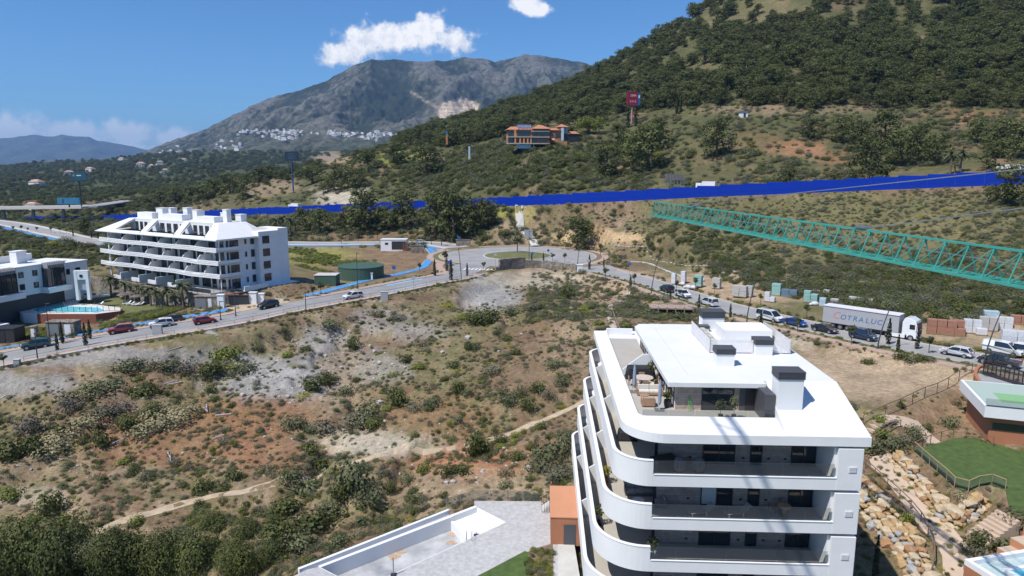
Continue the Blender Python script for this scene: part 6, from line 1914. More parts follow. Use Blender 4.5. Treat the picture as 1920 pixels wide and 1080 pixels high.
def totem():
 c = px(838, 268, D=450); S = 450 / FPX
 T = thing("totem_sign", "slim orange and blue totem sign on the left hillside", "sign", (c[0], c[1], c[2] - 1))
 q = MB(); q.bx(-1.8 * S, 1.8 * S, -.4, .4, 0, 18 * S); q.build("lower_panel", mat("orange_panel", (.42, .16, .05), .6), T)
 q = MB(); q.bx(-2 * S, 2 * S, -.42, .42, 18 * S, 24 * S); q.build("upper_panel", mat("blue_panel", (.02, .1, .3)), T)
 c = px(880, 293, D=392); S = 392 / FPX
 T = thing("pale_post_sign", "slim pale blue sign standing in the bushes below the restaurant", "sign", (c[0], c[1], c[2] - 1))
 q = MB(); q.bx(-1.6 * S, 1.6 * S, -.3, .3, 0, 21 * S); q.build("panel", mat("pale_blue_panel", (.40, .55, .68), .5), T)
 q = MB(); q.bx(-1.9 * S, 1.9 * S, -.4, .4, -1, 1.0); q.build("base", M_CONC, T)
totem()
def hoarding():
 c = px(1265, 345, D=243); S = 243 / FPX
 T = thing("bare_billboard_frame", "empty weathered billboard frame of upright slats above the blue fence", "billboard", (c[0], c[1], c[2] - 1.5), radians(5))
 for k in range(6):
  q = MB(); x = (-19 + k * 6.2) * S; q.bx(x, x + 5.2 * S, -.1, .1, 7 * S + 1.5, (27 - .6 * k) * S); q.build("slat_panel", mat("weathered_board", (.19, .175, .16), .85, .2, 1), T)
  q = MB(); q.bx(x + 5.3 * S, x + 6.0 * S, -.2, .2, 0, 27 * S); q.build("post", M_STEEL, T)
 q = MB(); q.bx(-20 * S, 20 * S, .12, .3, 9 * S, 10 * S); q.build("rail", M_STEEL, T)
hoarding()
for (u, v, D, w, h, lab) in ((1395, 240, 330, 12, 11, "small grey white hut among the trees above the scrub"), (1190, 222, 395, 10, 9, "small red and white station kiosk behind the cypresses"), (1250, 226, 345, 12, 8, "little orange roofed hut below the forest")):
 c = px(u, v, D=D); S = D / FPX
 T = thing("hut", lab, "hut", (c[0], c[1], gz(c[0], c[1]) - .5))
 q = MB(); q.bx(-w * S / 2, w * S / 2, 0, 4, 0, h * S); q.build("wall", M_WHITE if w == 12 and h == 11 else M_TERRA2, T)
 q = MB(); q.bx(-w * S / 2 - .3, w * S / 2 + .3, -.3, 4.3, h * S + .004, h * S + .4); q.build("roof", M_STEEL if h == 11 else M_TERRA, T)
 q = MB(); q.bx(-.5, .5, -.06, -.004, .5, 2.4); q.build("door", M_FRAME, T)
for (u, v, D, w, h, lab) in ((1330, 343, 240, 26, 7, "low white vehicle roof showing above the blue fence near the empty frame"), (1905, 312, 196, 34, 9, "white lorry roof above the right end of the blue fence"), (555, 384, 375, 22, 7, "white lorry roof above the blue fence by the pines")):
 c = px(u, v, D=D + 12); S = D / FPX
 rz_ = heading([Vector(p) for p in FENCE], c)
 T = thing("lorry", lab, "lorry", (c[0], c[1], c[2] - 3.2), rz_)
 q = MB(); q.bx(-w * S / 2, w * S / 2, -1.25, 1.25, .9, 3.4 + h * S * .25); q.build("box_body", M_WHITEM, T)
 q = MB(); q.bx(w * S / 2 + .1, w * S / 2 + 2.2, -1.2, 1.2, .5, 3.2); q.build("cab", P_WHITE, T)
 for x in (-.35, .35):
  q = MB(); q.tube((x * w * S, -1.2, .5), (x * w * S, 1.2, .5), .5, n=12); q.build("wheels", M_TYRE, T)
# ------------------------------------------------------------------ empty pool terrace below the right block
def build_right_pool():
 z = DECK_Z
 P = lambda u, v, zz=z: px(u, v, z=zz)[:2]
 A, B, B2, C, Dd, E = P(598, 1063), P(846, 968), P(893, 950), P(949, 979), P(878, 1012), P(686, 1100)
 X0 = P(560, 1080)
 m = MB()
 m.prism([E, Dd, C, B2, P(889, 939), P(1012, 940), P(1040, 958), P(1064, 1008), P(1066, 1120), P(690, 1120)], z - 2.4, z)
 tag(m.build("pool_deck", M_DECK), "pale grey plank deck beside the empty pool", kind="structure")
 m = MB(); m.prism([P(470, 1120), P(575, 1068), A, P(640, 1085), P(560, 1120)], z - 2.4, z)
 tag(m.build("pool_deck", M_DECK), "small grey deck corner left of the empty pool", kind="structure")
 T = thing("empty_pool", "drained white swimming pool with grey puddles on its floor", "pool")
 zf = z - 1.35; zk = z - .55
 fm = mat("pool_floor", (.27, .28, .30), .6, .15, .3, col2=(.66, .66, .65))
 G0, G1 = P(850, 984), P(890, 1001)
 Dv = Vector(P(849, 967)); 
 m = MB(); m.prism([A, B, P(884, 1009), E], zf - .1, zf); m.build("floor", fm, T)
 m = MB(); m.prism([B, B2, C, Dd, P(884, 1009)], zk - .1, zk); m.build("shallow_floor", M_WHITE, T)
 def side(a, b, z0, z1, t, name, mm=M_WHITE):
  q = MB(); quad_prism(q, a, b, z0, z1, t); q.build(name, mm, T)
 side(A, B, z - 2.6, z + .02, .35, "outer_wall"); side(B, B2, z - 2.6, z + .06, .35, "outer_wall")
 side(B, P(884, 1009), zf - .1, zk + .1, .3, "divider_wall"); side(E, Dd, zf - .1, z - .004, .12, "inner_wall"); side(Dd, C, zk - .1, z - .004, .12, "inner_wall"); side(C, B2, zk - .1, z - .004, .12, "inner_wall"); side(A, P(640, 1085), zf - .1, z - .004, .12, "inner_wall")
 A3, B3 = P(560, 1066, z - .25), P(842, 955, z - .25)
 q = MB(); quad_prism(q, A3, B3, z - 3.2, z - .25, .3); q.build("gutter_wall", M_WHITE, T)
 q = MB(); q.prism([A, B, B3, A3], z - 1.2, z - .7); q.build("gutter", mat("gutter_grey", (.45, .46, .5), .7), T)
 for k, (u, v, r) in enumerate(((740, 1044, .55), (752, 1036, .4), (846, 1018, .5), (848, 1002, .45))):
  q = MB(); c = P(u, v, zf)
  q.prism([(c[0] + r * (1 + .35 * sin(5 * a + k)) * cos(a), c[1] + r * .8 * (1 + .3 * cos(3 * a + k)) * sin(a)) for a in [i * pi / 6 for i in range(12)]], zf + .004, zf + .02); q.build("debris", mat("sand_debris", (.45, .31, .2), .9, .2, 4), T)
 L = thing("pool_ladder", "curved steel pool ladder rails beside the empty pool", "ladder", (*P(880, 1010), z))
 for s in (-.25, .25):
  q = MB(); q.path([(s, -.35, 0), (s, -.35, .6), (s, -.2, .78), (s, .0, .78), (s, .15, .6), (s, .2, -.8)], .025, 6); q.build("rail", M_STEEL, L)
 for k in range(3):
  q = MB(); q.bar((-.25, .2, -.25 - k * .25), (.25, .2, -.25 - k * .25), .06, .03); q.build("step", M_STEEL, L)
 for (u, v, lab) in ((738, 1078, "thin white shower post on the pool deck edge"), (893, 994, "small steel pool fitting on the shallow pool rim")):
  q = thing("shower_post" if v > 1000 else "pool_fitting", lab, "post", (*P(u, v), z if v > 1000 else zk))
  m = MB(); m.tube((0, 0, 0), (0, 0, 1.6 if v > 1000 else .35), .05); m.build("post", M_STEEL, q)
  m = MB(); m.box((0, 0, .03), (.5, .5, .05)); m.build("base", M_DARKM, q)
 F = thing("glass_fence", "clear glass balustrade along the far edge of the pool deck", "fence")
 pts = [P(838, 952), P(888, 937), P(950, 937), P(1012, 939)]
 for i in range(3):
  a, b = Vector(pts[i]), Vector(pts[i + 1])
  n = max(2, int((b - a).length / 1.5))
  for k in range(n):
   p, q_ = a.lerp(b, k / n), a.lerp(b, (k + .96) / n)
   m = MB(); quad_prism(m, p, q_, z + .02, z + 1.05, .02); m.build("glass_panel", M_GLASS, F)
   m = MB(); m.box((p.x, p.y, z + .55), (.05, .05, 1.1)); m.build("post", M_STEEL, F)
 X = thing("terracotta_annex", "terracotta stair annex with flat orange roof beside the right block", "annex", (3.55, 58.0, z - .1), radians(-2.7))
 m = MB(); m.bx(0, 4.4, 0, 6.2, 0, 2.75); m.build("wall", M_TERRA, X)
 m = MB(); m.bx(-.06, 4.4, -.06, 6.26, 2.752, 2.85); m.build("roof", M_TERRA2, X)
 m = MB(); m.bx(1.2, 2.3, -.04, -.004, .05, 2.1); m.build("door", M_LOUV, X)
 S = thing("deck_stairs", "short dark railed stair between the deck and the annex", "stairs", (*P(1016, 962), z))
 for k in range(4):
  m = MB(); m.bx(.2 * k, .2 * k + .22, 0, 1.4, .0, .17 * (k + 1)); m.build("step", M_CONC, S)
 for y in (0, 1.4):
  m = MB(); m.bar((0, y, .9), (.9, y, 1.55), .05, .05); m.build("handrail", M_DARKM, S)
  for k in range(4):
   m = MB(); m.bar((.25 * k, y, 0.1), (.25 * k, y, .95 + .2 * k * .9), .03, .03); m.build("baluster", M_DARKM, S)
 m = MB(); m.prism([P(893, 1082), P(984, 1034), P(990, 1036), P(990, 1110), P(850, 1110)], z - 2.2, z + .05); tag(m.build("deck_lawn", M_GRASS), "bright green lawn corner beside the pool deck", kind="structure")
 m = MB(); m.prism([P(990, 1036), P(1008, 1028), P(1036, 1020), P(1038, 1110), P(990, 1110)], z - 2.2, z + .06); tag(m.build("planting_bed", M_EARTH), "planting bed between the lawn and the right block", kind="structure")
 m = MB(); m.prism([P(1046, 1004), P(1074, 1004), P(1092, 1110), P(1046, 1110)], z - 2.2, z + .03); tag(m.build("block_footpath", M_CONC), "pale concrete footpath at the foot of the right block", kind="structure")
build_right_pool()
# ------------------------------------------------------------------ garden right of the block
def rail_fence(name, label, pts, h=1.0, step=1.8, m=None, mesh=True, glass=False, follow=True, zs=None):
 """posts and a top rail along a line of photo points already turned into world points"""
 T = thing(name, label, "fence")
 m = m or mat("bronze_rail", (.20, .13, .085), .5)
 line = resample([Vector(p) for p in pts], step)
 pm = MB(); pm.box((0, 0, h / 2 - .1), (.06, .06, h + .2)); post = pm.mesh("post", m)
 for i, p in enumerate(line):
  z = p.z
  inst(post, "post", T, (p.x, p.y, z))
  if i < len(line) - 1:
   q = line[i + 1]
   r = MB(); r.bar((p.x, p.y, z + h), (q.x, q.y, q.z + h), .08, .06); r.build("top_rail", m, T)
   if glass:
    g = MB(); quad_pts = [(p.x, p.y, z + .1), (q.x, q.y, q.z + .1), (q.x, q.y, q.z + h - .05), (p.x, p.y, z + h - .05)]
    g.poly(quad_pts); g.build("glass_panel", M_GLASS, T)
   elif mesh:
    g = MB()
    for k in range(1, 4):
     zz = h * k / 4
     g.bar((p.x, p.y, z + zz), (q.x, q.y, q.z + zz), .012, .012)
    g.build("wires", m, T)["kind"] = "stuff"
 return T
def W(pts):
 out = []
 for (u, v) in pts:
  out.append(drop(u, v, 40, 130))
 return out
def rock_mesh(seed, mats):
 r = random.Random(seed)
 bm = bmesh.new()
 bmesh.ops.create_icosphere(bm, subdivisions=1, radius=.5)
 for v in bm.verts:
  v.co *= 1 + r.uniform(-.22, .2)
  v.co.x *= 1.25; v.co.z *= .8
  for a in (0, 1, 2):
   v.co[a] = max(-.5, min(.5, v.co[a] * 1.25))
 me = bpy.data.meshes.new("rock")
 bm.to_mesh(me); bm.free()
 me.materials.append(mats)
 return me
ROCKM = [mat("ochre_boulder", (.42, .28, .14), .9, .25, 3.0, bump=.6), mat("sand_boulder", (.50, .40, .27), .9, .2, 3.0, bump=.6), mat("grey_boulder", (.36, .35, .34), .9, .2, 3.0, bump=.6), mat("rust_boulder", (.36, .20, .10), .9, .25, 3.0, bump=.6)]
ROCKS = [rock_mesh(100 + i, ROCKM[(0, 1, 0, 2, 1, 3, 0, 1)[i % 8]]) for i in range(16)]
def boulder_wall(label, pts, rows, size, lean):
 """dry boulder wall: each boulder is a part"""
 T = thing("boulder_wall", label, "wall")
 line = resample([Vector(p) for p in pts], size * .92)
 rng = random.Random(hash(label) % 1000)
 for r in range(rows):
  for i in range(len(line)):
   p = line[i]
   a = line[max(i - 1, 0)]; b = line[min(i + 1, len(line) - 1)]
   t = (b - a).normalized(); n = Vector((-t.y, t.x, 0))
   off = n * (r * lean) + t * (rng.uniform(-.15, .15) + (r % 2) * size * .45)
   q = p + off
   s = size * rng.choice((.7, .85, 1.0, 1.1, 1.5))
   inst(ROCKS[rng.randrange(16)], "boulder", T, (q.x, q.y, gz(p.x, p.y) + .1 + r * size * .62), rng.uniform(0, 6.28), (s * rng.uniform(1, 1.6), s * rng.uniform(.8, 1.1), s * rng.uniform(.7, 1.05)))
 return T
def build_garden():
 sand = mat("sand_garden_path", (.52, .40, .30), .9, .08, .9)
 def path(name, lab, pts, w):
  l = resample([Vector(p) for p in W(pts)], 1.2)
  strip(name, l, w / 2, -w / 2, .07, sand, lab, follow=True)
  return l
 path("garden_path", "sandy garden path winding between the boulder walls", [(1800, 1085), (1795, 1040), (1765, 1000), (1735, 965), (1705, 925), (1675, 890), (1650, 868), (1680, 860)], 2.5)
 path("garden_path", "sandy garden path curving below the bare dirt plot", [(1672, 788), (1700, 792), (1730, 806), (1765, 830), (1790, 845)], 1.6)
 S = thing("garden_steps", "sandy timber edged steps climbing behind the right block", "stairs")
 a, b = Vector(W([(1618, 812)])[0]), Vector(W([(1672, 788)])[0])
 for k in range(7):
  p = a.lerp(b, k / 7); q = a.lerp(b, (k + .8) / 7)
  t = (b - a).normalized(); n = Vector((-t.y, t.x, 0)) * .9
  m = MB(); z = gz(p.x, p.y) + .1 + .06 * k
  m.hexa([tuple(v) for v in ((p - n).to_3d().xy.to_3d() + Vector((0, 0, z - .3)), q.xy.to_3d() - n + Vector((0, 0, z - .3)), q.xy.to_3d() + n + Vector((0, 0, z - .3)), p.xy.to_3d() + n + Vector((0, 0, z - .3)), p.xy.to_3d() - n + Vector((0, 0, z)), q.xy.to_3d() - n + Vector((0, 0, z)), q.xy.to_3d() + n + Vector((0, 0, z)), p.xy.to_3d() + n + Vector((0, 0, z)))])
  m.build("step", sand, S)
 m = MB(); m.prism(LAWN_POLY, -3.3, -2.95); tag(m.build("garden_lawn", M_GRASS), "bright green mown lawn on the right", kind="structure")
 zl = -2.95
 lp = [px(u, v, z=zl) for (u, v) in ((1714, 845), (1740, 868), (1775, 898), (1805, 921), (1850, 906), (1885, 917))]
 rail_fence("glass_fence", "glass balustrade with bronze rail along the lawn edge", lp, 1.0, 1.6, mat("pale_bronze_rail", (.42, .30, .18), .5), glass=True)
 rail_fence("garden_fence", "bronze railing along the top of the garden lawn", [px(u, v, z=zl) for (u, v) in ((1714, 845), (1760, 826), (1812, 817), (1845, 832), (1862, 836))], 1.0, 1.8)
 rail_fence("garden_fence", "bronze wire railing beside the sandy garden path", W([(1606, 862), (1640, 895), (1680, 930), (1715, 965), (1738, 1000), (1752, 1040), (1745, 1085)]), 1.05, 1.9)
 rail_fence("garden_fence", "bronze railing beside the steps behind the right block", W([(1606, 850), (1640, 832), (1668, 812), (1692, 800)]), 1.0, 1.7)
 boulder_wall("double boulder wall of ochre stone below the green lawn", W([(1672, 862), (1690, 885), (1715, 915), (1740, 945), (1768, 975), (1790, 992), (1815, 975), (1850, 950)]), 3, .72, .36)
 boulder_wall("ochre boulder wall between the railing and the right block", W([(1604, 892), (1640, 935), (1668, 968), (1700, 1000), (1720, 1040), (1735, 1085)]), 2, .75, .3)
 boulder_wall("lowest ochre boulder wall beside the shaded walkway", W([(1602, 945), (1635, 985), (1668, 1020), (1690, 1050), (1705, 1085)]), 3, .75, .36)
 S = thing("garden_stairs", "stairs with sand coloured treads rising to the lawn", "stairs")
 a, b = Vector(px(1812, 1000, z=-5.2)), Vector(px(1872, 955, z=-3.2))
 for k in range(8):
  p = a.lerp(b, k / 8); q = a.lerp(b, (k + 1) / 8); t = (b - a).xy.normalized().to_3d(); n = Vector((t.y, -t.x, 0)) * 2.2
  m = MB(); p0, q0 = p.xy.to_3d(), q.xy.to_3d(); zt = p.z + .25
  m.hexa([tuple(v) for v in (p0 + Vector((0, 0, zt - 1.5)), p0 + n + Vector((0, 0, zt - 1.5)), q0 + n + Vector((0, 0, zt - 1.5)), q0 + Vector((0, 0, zt - 1.5)), p0 + Vector((0, 0, zt)), p0 + n + Vector((0, 0, zt)), q0 + n + Vector((0, 0, zt)), q0 + Vector((0, 0, zt)))])
  m.build("step", sand, S)
 S = thing("terrace_seats", "broad terracotta edged terrace steps beside the garden stairs", "stairs")
 for k in range(3):
  p = Vector(px(1828 + k * 24, 1008 - k * 18, z=-5.0 + k * .7)); t = (b - a).xy.normalized().to_3d(); n = Vector((t.y, -t.x, 0))
  m = MB(); p0 = p.xy.to_3d() + n * 2.2
  e = [p0, p0 + n * 3.4, p0 + n * 3.4 + t * 1.7, p0 + t * 1.7]
  m.hexa([(v.x, v.y, p.z - 1.5) for v in e] + [(v.x, v.y, p.z + .25) for v in e]); bl = m.build("seat_block", M_TERRA2, S)
  m = MB(); m.hexa([(v.x, v.y, p.z + .252) for v in e] + [(v.x, v.y, p.z + .33) for v in e]); m.build("seat_top", sand, bl)
 z0 = -3.4
 c = px(1845, 830, z=-3.0)
 V = thing("terracotta_villa", "terracotta villa with white roof terrace cut by the right picture edge", "house", (c[0], c[1], z0), radians(-20))
 m = MB(); m.bx(.3, 16, 0, 9, -.5, 3.7); m.build("wall", M_TERRA, V)
 m = MB(); m.bx(.6, 16, -.04, -.005, 2.1, 2.9); m.build("strip_window", M_WIN, V)
 m = MB(); m.bx(-.6, 16, -1.0, 9.4, 3.72, 5.0); m.build("roof_band", M_WHITE, V)
 m = MB(); m.bx(-.3, 16, -.7, 9.1, 5.003, 5.03); m.build("roof_terrace", mat("pale_green_deck", (.40, .48, .42), .6, .05), V)
 m = MB(); m.bx(1.6, 16, 1.2, 4.6, 5.035, 5.06); m.build("green_mat", mat("mint_green_mat", (.22, .42, .20), .8), V)
 m = MB(); m.bx(-.58, 16, -.98, -.94, 5.0, 5.9); m.build("glass_edge", M_GLASS, V)
 Rm = thing("ramp_wall", "curved terracotta retaining wall of the right hand driveway", "wall")
 cl = [px(u, v, z=0.1) for (u, v) in ((1850, 688), (1836, 690), (1829, 700), (1832, 712), (1846, 728), (1870, 742), (1900, 752), (1950, 764))]
 l = resample([Vector(p) for p in cl], .7)
 for i in range(len(l) - 1):
  m = MB(); quad_prism(m, l[i].xy, l[i + 1].xy, -3.2, .45, .4); m.build("wall_segment", M_TERRA, Rm)
 m = MB(); m.prism([(p.x, p.y) for p in l] + [px(1990, 740, z=0)[:2], px(1960, 700, z=0)[:2]], -.5, -.03); tag(m.build("driveway_ramp", mat("ramp_concrete", (.33, .33, .34), .8, .08, .5)), "grey concrete driveway inside the curved terracotta wall", kind="structure")
 G = thing("sliding_gate", "black barred sliding gate across the right hand driveway", "gate")
 a, b = Vector(px(1843, 702, z=0)), Vector(px(1960, 738, z=0))
 n = 14
 for k in range(n + 1):
  p = a.lerp(b, k / n); m = MB(); m.bx(p.x - .05, p.x + .05, p.y - .05, p.y + .05, 0, 2.0); m.build("bar", M_DARKM, G)
 for zz in (.25, 1.95):
  m = MB(); m.bar((a.x, a.y, zz), (b.x, b.y, zz), .1, .14 if zz > 1 else .4); m.build("rail", M_DARKM, G)
 g = MB(); g.poly([(a.x, a.y, .4), (b.x, b.y, .4), (b.x, b.y, 1.9), (a.x, a.y, 1.9)]); g.build("mesh_infill", glass_mat("dark_mesh", (.45, .45, .45), .02, .6), G)
 z = -3.6
 c = px(1840, 1078, z=z)
 Q = thing("roof_pool", "corner of a white walled blue pool in the bottom right", "pool", (c[0], c[1], z), radians(14))
 m = MB(); m.bx(0, 9, -6, 1.5, -3, -.02); m.build("pool_wall", M_TERRA, Q)
 for (x0, x1, y0, y1) in ((-.02, .35, -6, 1.52), (.35, 9, 1.15, 1.52)):
  m = MB(); m.bx(x0, x1, y0, y1, -.02, .45); m.build("rim", M_WHITE, Q)
 m = MB(); m.bx(.35, 9, -6, 1.15, -.018, .06); m.build("deck", mat("pale_aqua_tile", (.45, .56, .55), .5), Q)
 m = MB(); m.bx(2.0, 2.3, -6, -.4, .062, .3); m.bx(2.0, 9, -.4, -.1, .062, .3); m.build("inner_rim", M_WHITE, Q)
 m = MB(); m.bx(2.3, 9, -6, -.4, .062, .16); m.build("water", M_WATER, Q)
 rail_fence("plot_fence", "rusty stake and wire fence along the bare dirt plot", W([(1618, 800), (1650, 785), (1690, 768), (1730, 748), (1765, 735), (1800, 712), (1822, 700)]), 1.5, 3.2, mat("rusty_stake", (.14, .09, .06), .8))
 m = MB(); m.prism([rb_world(17.6, -4)[:2], rb_world(21.0, -4)[:2], rb_world(21.0, 10)[:2], rb_world(18.2, 22)[:2], rb_world(17.2, 22)[:2]], -6.95, -6.78); tag(m.build("side_walkway", mat("grey_paver", (.36, .36, .37), .8, .08, .8)), "grey paved walkway in the shade beside the right block", kind="structure")
 rail_fence("glass_fence", "glass balustrade at the foot of the right block", [rb_world(18.0, y, -6.78) for y in (-2, 1, 4, 7)], 1.0, 1.5, M_STEEL, glass=True)
build_garden()
# ------------------------------------------------------------------ pallets of building material
def pack(parent, x, y, z, w, d, h, m, name="pack", bevel=.03):
 q = MB(); q.bx(x, x + w, y, y + d, z, z + h); return q.build(name, m, parent, bevel=bevel)
M_WRAP = mat("white_shrink_wrap", (.60, .61, .63), .35, .12, 2.5, bump=.3)
M_GREEN = mat("mint_board", (.26, .44, .40), .6, .1, 1.5)
M_BLUEW = mat("pale_blue_board", (.40, .52, .58), .5, .1, 1.5)
M_BRK = mat("brick_pack", (.33, .165, .11), .9, .18, 3.0, bump=.4)
M_CRATE = mat("grey_block_pack", (.44, .42, .40), .85, .12, 2.0)
M_SLATE = mat("slate_blue_wrap", (.12, .18, .24), .5, .15, 1.5)
M_PALLET = mat("pallet_wood", (.32, .23, .14), .85, .2, 4)
STACKS = [  # u, v of the near lower corner, number along, number high, pack size, material, label
 (1258, 532, 1, 2, (1.0, 1.0, 1.2), M_WRAP, "tall white wrapped stack nearest the roundabout end of the storage strip"),
 (1276, 529, 1, 2, (1.1, 1.0, 1.3), M_WRAP, "pair of stacked white tanks behind the leftmost street tree"),
 (1300, 536, 1, 4, (1.9, 1.2, .6), M_GREEN, "mint green board stack beside the white wrapped stacks"),
 (1334, 540, 1, 4, (1.9, 1.2, .55), M_CRATE, "grey block stack right of the mint green boards"),
 (1352, 522, 2, 2, (1.3, 1.2, .75), M_WRAP, "white strapped stack standing alone at the back of the strip"),
 (1372, 555, 2, 4, (1.5, 1.2, .55), M_CRATE, "wide pale grey block stack in the middle of the storage strip"),
 (1396, 556, 1, 4, (1.5, 1.2, .55), M_CRATE, "narrow pale grey block stack beside the wide one"),
 (1433, 565, 2, 2, (1.0, 1.0, .95), M_WRAP, "white bagged stack in front of the mint boards"),
 (1446, 553, 1, 4, (1.9, 1.2, .6), M_GREEN, "mint topped board stack behind the white bags"),
 (1464, 556, 2, 3, (1.6, 1.2, .5), M_SLATE, "slate blue wrapped stack with grey slabs"),
 (1506, 566, 2, 4, (1.3, 1.2, .55), M_GREEN, "long mint green board stack at the lorry end"),
 (1523, 556, 1, 2, (1.4, 1.1, .7), M_WRAP, "white wrapped pack behind the long mint stack"),
 (1542, 563, 1, 3, (1.2, 1.0, .7), M_CRATE, "grey pack column right of the long mint stack"),
 (1535, 574, 1, 2, (1.2, 1.0, .8), M_BLUEW, "pale blue pack near the back of the lorry"),
 (1556, 572, 1, 2, (1.5, 1.0, .6), M_CRATE, "low grey pack just behind the lorry trailer"),
 (1590, 574, 3, 2, (1.4, 1.1, .9), M_WRAP, "row of white framed packs behind the lorry trailer"),
 (1738, 625, 3, 2, (1.35, 1.2, 1.15), M_BRK, "brick pallets in a two high row right of the lorry"),
 (1770, 628, 2, 1, (1.45, 1.2, 1.15), M_BRK, "single brick pallet row in front of the brick stacks"),
 (1786, 627, 1, 2, (1.6, 1.2, 1.15), M_BRK, "two high brick pallet next to the white bags"),
 (1806, 624, 2, 2, (1.2, 1.1, 1.1), M_WRAP, "white wrapped pallets next to the bricks"),
 (1830, 628, 1, 1, (1.5, 1.2, 1.0), M_WRAP, "single white pallet in front of the wrapped row"),
 (1836, 619, 2, 2, (1.3, 1.1, 1.1), M_CRATE, "grey wrapped pallets right of the white ones"),
 (1843, 607, 1, 2, (2.3, 1.5, 1.1), M_BLUEW, "tall pale blue pack above the wrapped pallets"),
 (1866, 619, 2, 2, (1.2, 1.1, 1.1), M_WRAP, "white wrapped pallets left of the blue tarpaulin"),
 (1894, 617, 2, 2, (1.4, 1.2, 1.15), M_BRK, "brick pallets at the right picture edge"),
 (1874, 604, 2, 1, (1.5, 1.2, 1.1), M_BRK, "loose brick pallets at the back of the storage strip"),
 (1876, 655, 3, 3, (1.9, 1.3, .95), M_WRAP, "large white block stack behind the white delivery van"),
]
for (u, v, nx, nz, s, mm, lab) in STACKS:
 p = px(u, v, z=.32)
 rz = radians(-38 if u < 1600 else -25)
 T = thing("pallet_stack", lab, "pallet", (p[0], p[1], .3), rz, "pallet stacks beside the right road")
 rng = random.Random(u)
 q = MB(); q.bx(-.05, nx * (s[0] + .06), -.02, s[1] + .05, 0, .12); q.build("pallet", M_PALLET, T)
 for i in range(nx):
  for k in range(nz - (1 if rng.random() < .18 and nx > 1 and i == nx - 1 else 0)):
   pack(T, i * (s[0] + .07) + rng.uniform(-.03, .03), rng.uniform(-.04, .04), .13 + k * (s[2] + .03), s[0], s[1], s[2], mm)
p = px(1886, 613, z=.3)
T = thing("blue_tarpaulin", "bright blue tarpaulin draped over material by the brick pallets", "tarpaulin", p, .3)
q = MB(); q.box((0, 0, .9), (1.5, 1.2, 1.8), taper=(.3, .4)); q.build("sheet", mat("bright_blue_sheet", (.03, .22, .5), .5, .1), T, bevel=.15)
q = MB(); q.box((.5, -.4, .2), (.7, .6, .4)); q.build("fold", MATS["bright_blue_sheet"], T, bevel=.1)
rngd = random.Random(5)
for k, (u, v) in enumerate(((1280, 534), (1290, 540), (1300, 541), (1316, 527), (1385, 544), (1400, 527), (1452, 545), (1500, 548), (1528, 572))):
 p = px(u, v, z=.32)
 T = thing("material_bag", "loose white builders bag on the storage strip, number %d from the roundabout end" % (k + 1) if False else ["white bag heap below the leftmost tanks", "white bag lying nearest the right road kerb", "white bag beside the mint green boards", "white sack behind the mint green boards", "white bags by the grey block stack", "white sheeting scrap below the scrub edge", "white bag behind the slate blue stack", "white rubble heap right of the slate stack", "white bag before the pale blue pack"][k], "bag", p, rngd.uniform(0, 3))
 q = MB(); q.lathe([(.5, 0), (.62, .3), (.5, .62), (.2, .75)], n=9); q.build("sack", M_WRAP, T, smooth=True).scale = (1.3, .8, 1)
 q = MB(); q.lathe([(.3, 0), (.4, .2), (.2, .42)], (.8, .2, 0), n=8); q.build("sack", M_WRAP, T, smooth=True)
# ------------------------------------------------------------------ lamps, signs, railings
def lamp(u, v, z, hpx, lab, lean=0.0):
 p = px(u, v, z=z)
 h = hpx * hypot(p[0], p[1]) / FPX * .97
 T = thing("street_lamp", lab, "street lamp", p, 0, "tall slim street lamps")
 dm = mat("lamp_dark", (.05, .052, .06), .5)
 n = 6
 pts = [(lean * h * (k / n) ** 1.6, 0, h * k / n) for k in range(n + 1)]
 q = MB(); q.path(pts, [.11 - .05 * k / n for k in range(n + 1)], 7); q.build("pole", dm, T)
 q = MB(); q.bx(pts[-1][0] - .12, pts[-1][0] + .75, -.12, .12, h - .05, h + .06); q.build("lamp_head", dm, T)
 q = MB(); q.lathe([(.2, 0), (.2, .25)], n=8); q.build("base", dm, T)
for a in ((94, 639, -3.4, 62, "street lamp beside the far left pool terrace wall"), (71, 677, -4, 46, "dark post lamp on the near pavement beside the teal car"), (574, 586, -1.0, 38, "lamp post on the near pavement below the driveway"), (671, 543, -.5, 70, "lamp post in front of the green water tank"),
          (865, 525, 0, 62, "blue grey lamp post at the mouth of the left road", -.08), (992, 490, 0, 58, "lamp post rising behind the rubble wall"), (1083, 497, 0, 38, "slim lamp at the right end of the rubble wall", .09), (1221, 551, 0, 70, "leaning lamp post left of the black parked car", .17), (1400, 604, 0, 80, "leaning lamp post above the chimney of the right block", .16),
          (1645, 655, 0, 92, "leaning lamp post in front of the lorry trailer", .24), (1843, 690, 0, 96, "leaning lamp post by the black gate", .2), (414, 600, -2, 34, "grey post by the red hatchback"), (442, 592, -1.7, 48, "tall lamp post before the driveway gate"), (1127, 462, .1, 50, "tall lamp at the back of the roundabout"), (809, 458, .3, 30, "slim lamp beside the upper road junction")):
 lamp(*a)
def sign(u, v, z, h, lab, col, shape="round"):
 p = px(u, v, z=z)
 T = thing("road_sign", lab, "road sign", p)
 q = MB(); q.tube((0, 0, 0), (0, 0, h), .045); q.build("post", M_STEEL, T)
 q = MB()
 if shape == "round":
  q.lathe([(0, 0), (.42, 0), (.42, .04), (0, .04)], n=16)
 else:
  q.bx(-.45, .45, -.45, .45, 0, .04)
 o = q.build("sign_face", col, T); o.location = (0, -.06, h - .2); o.rotation_euler = (pi / 2, 0, 0)
SB = mat("sign_blue", (.02, .10, .40), .5); SW = mat("sign_back", (.4, .41, .43), .5)
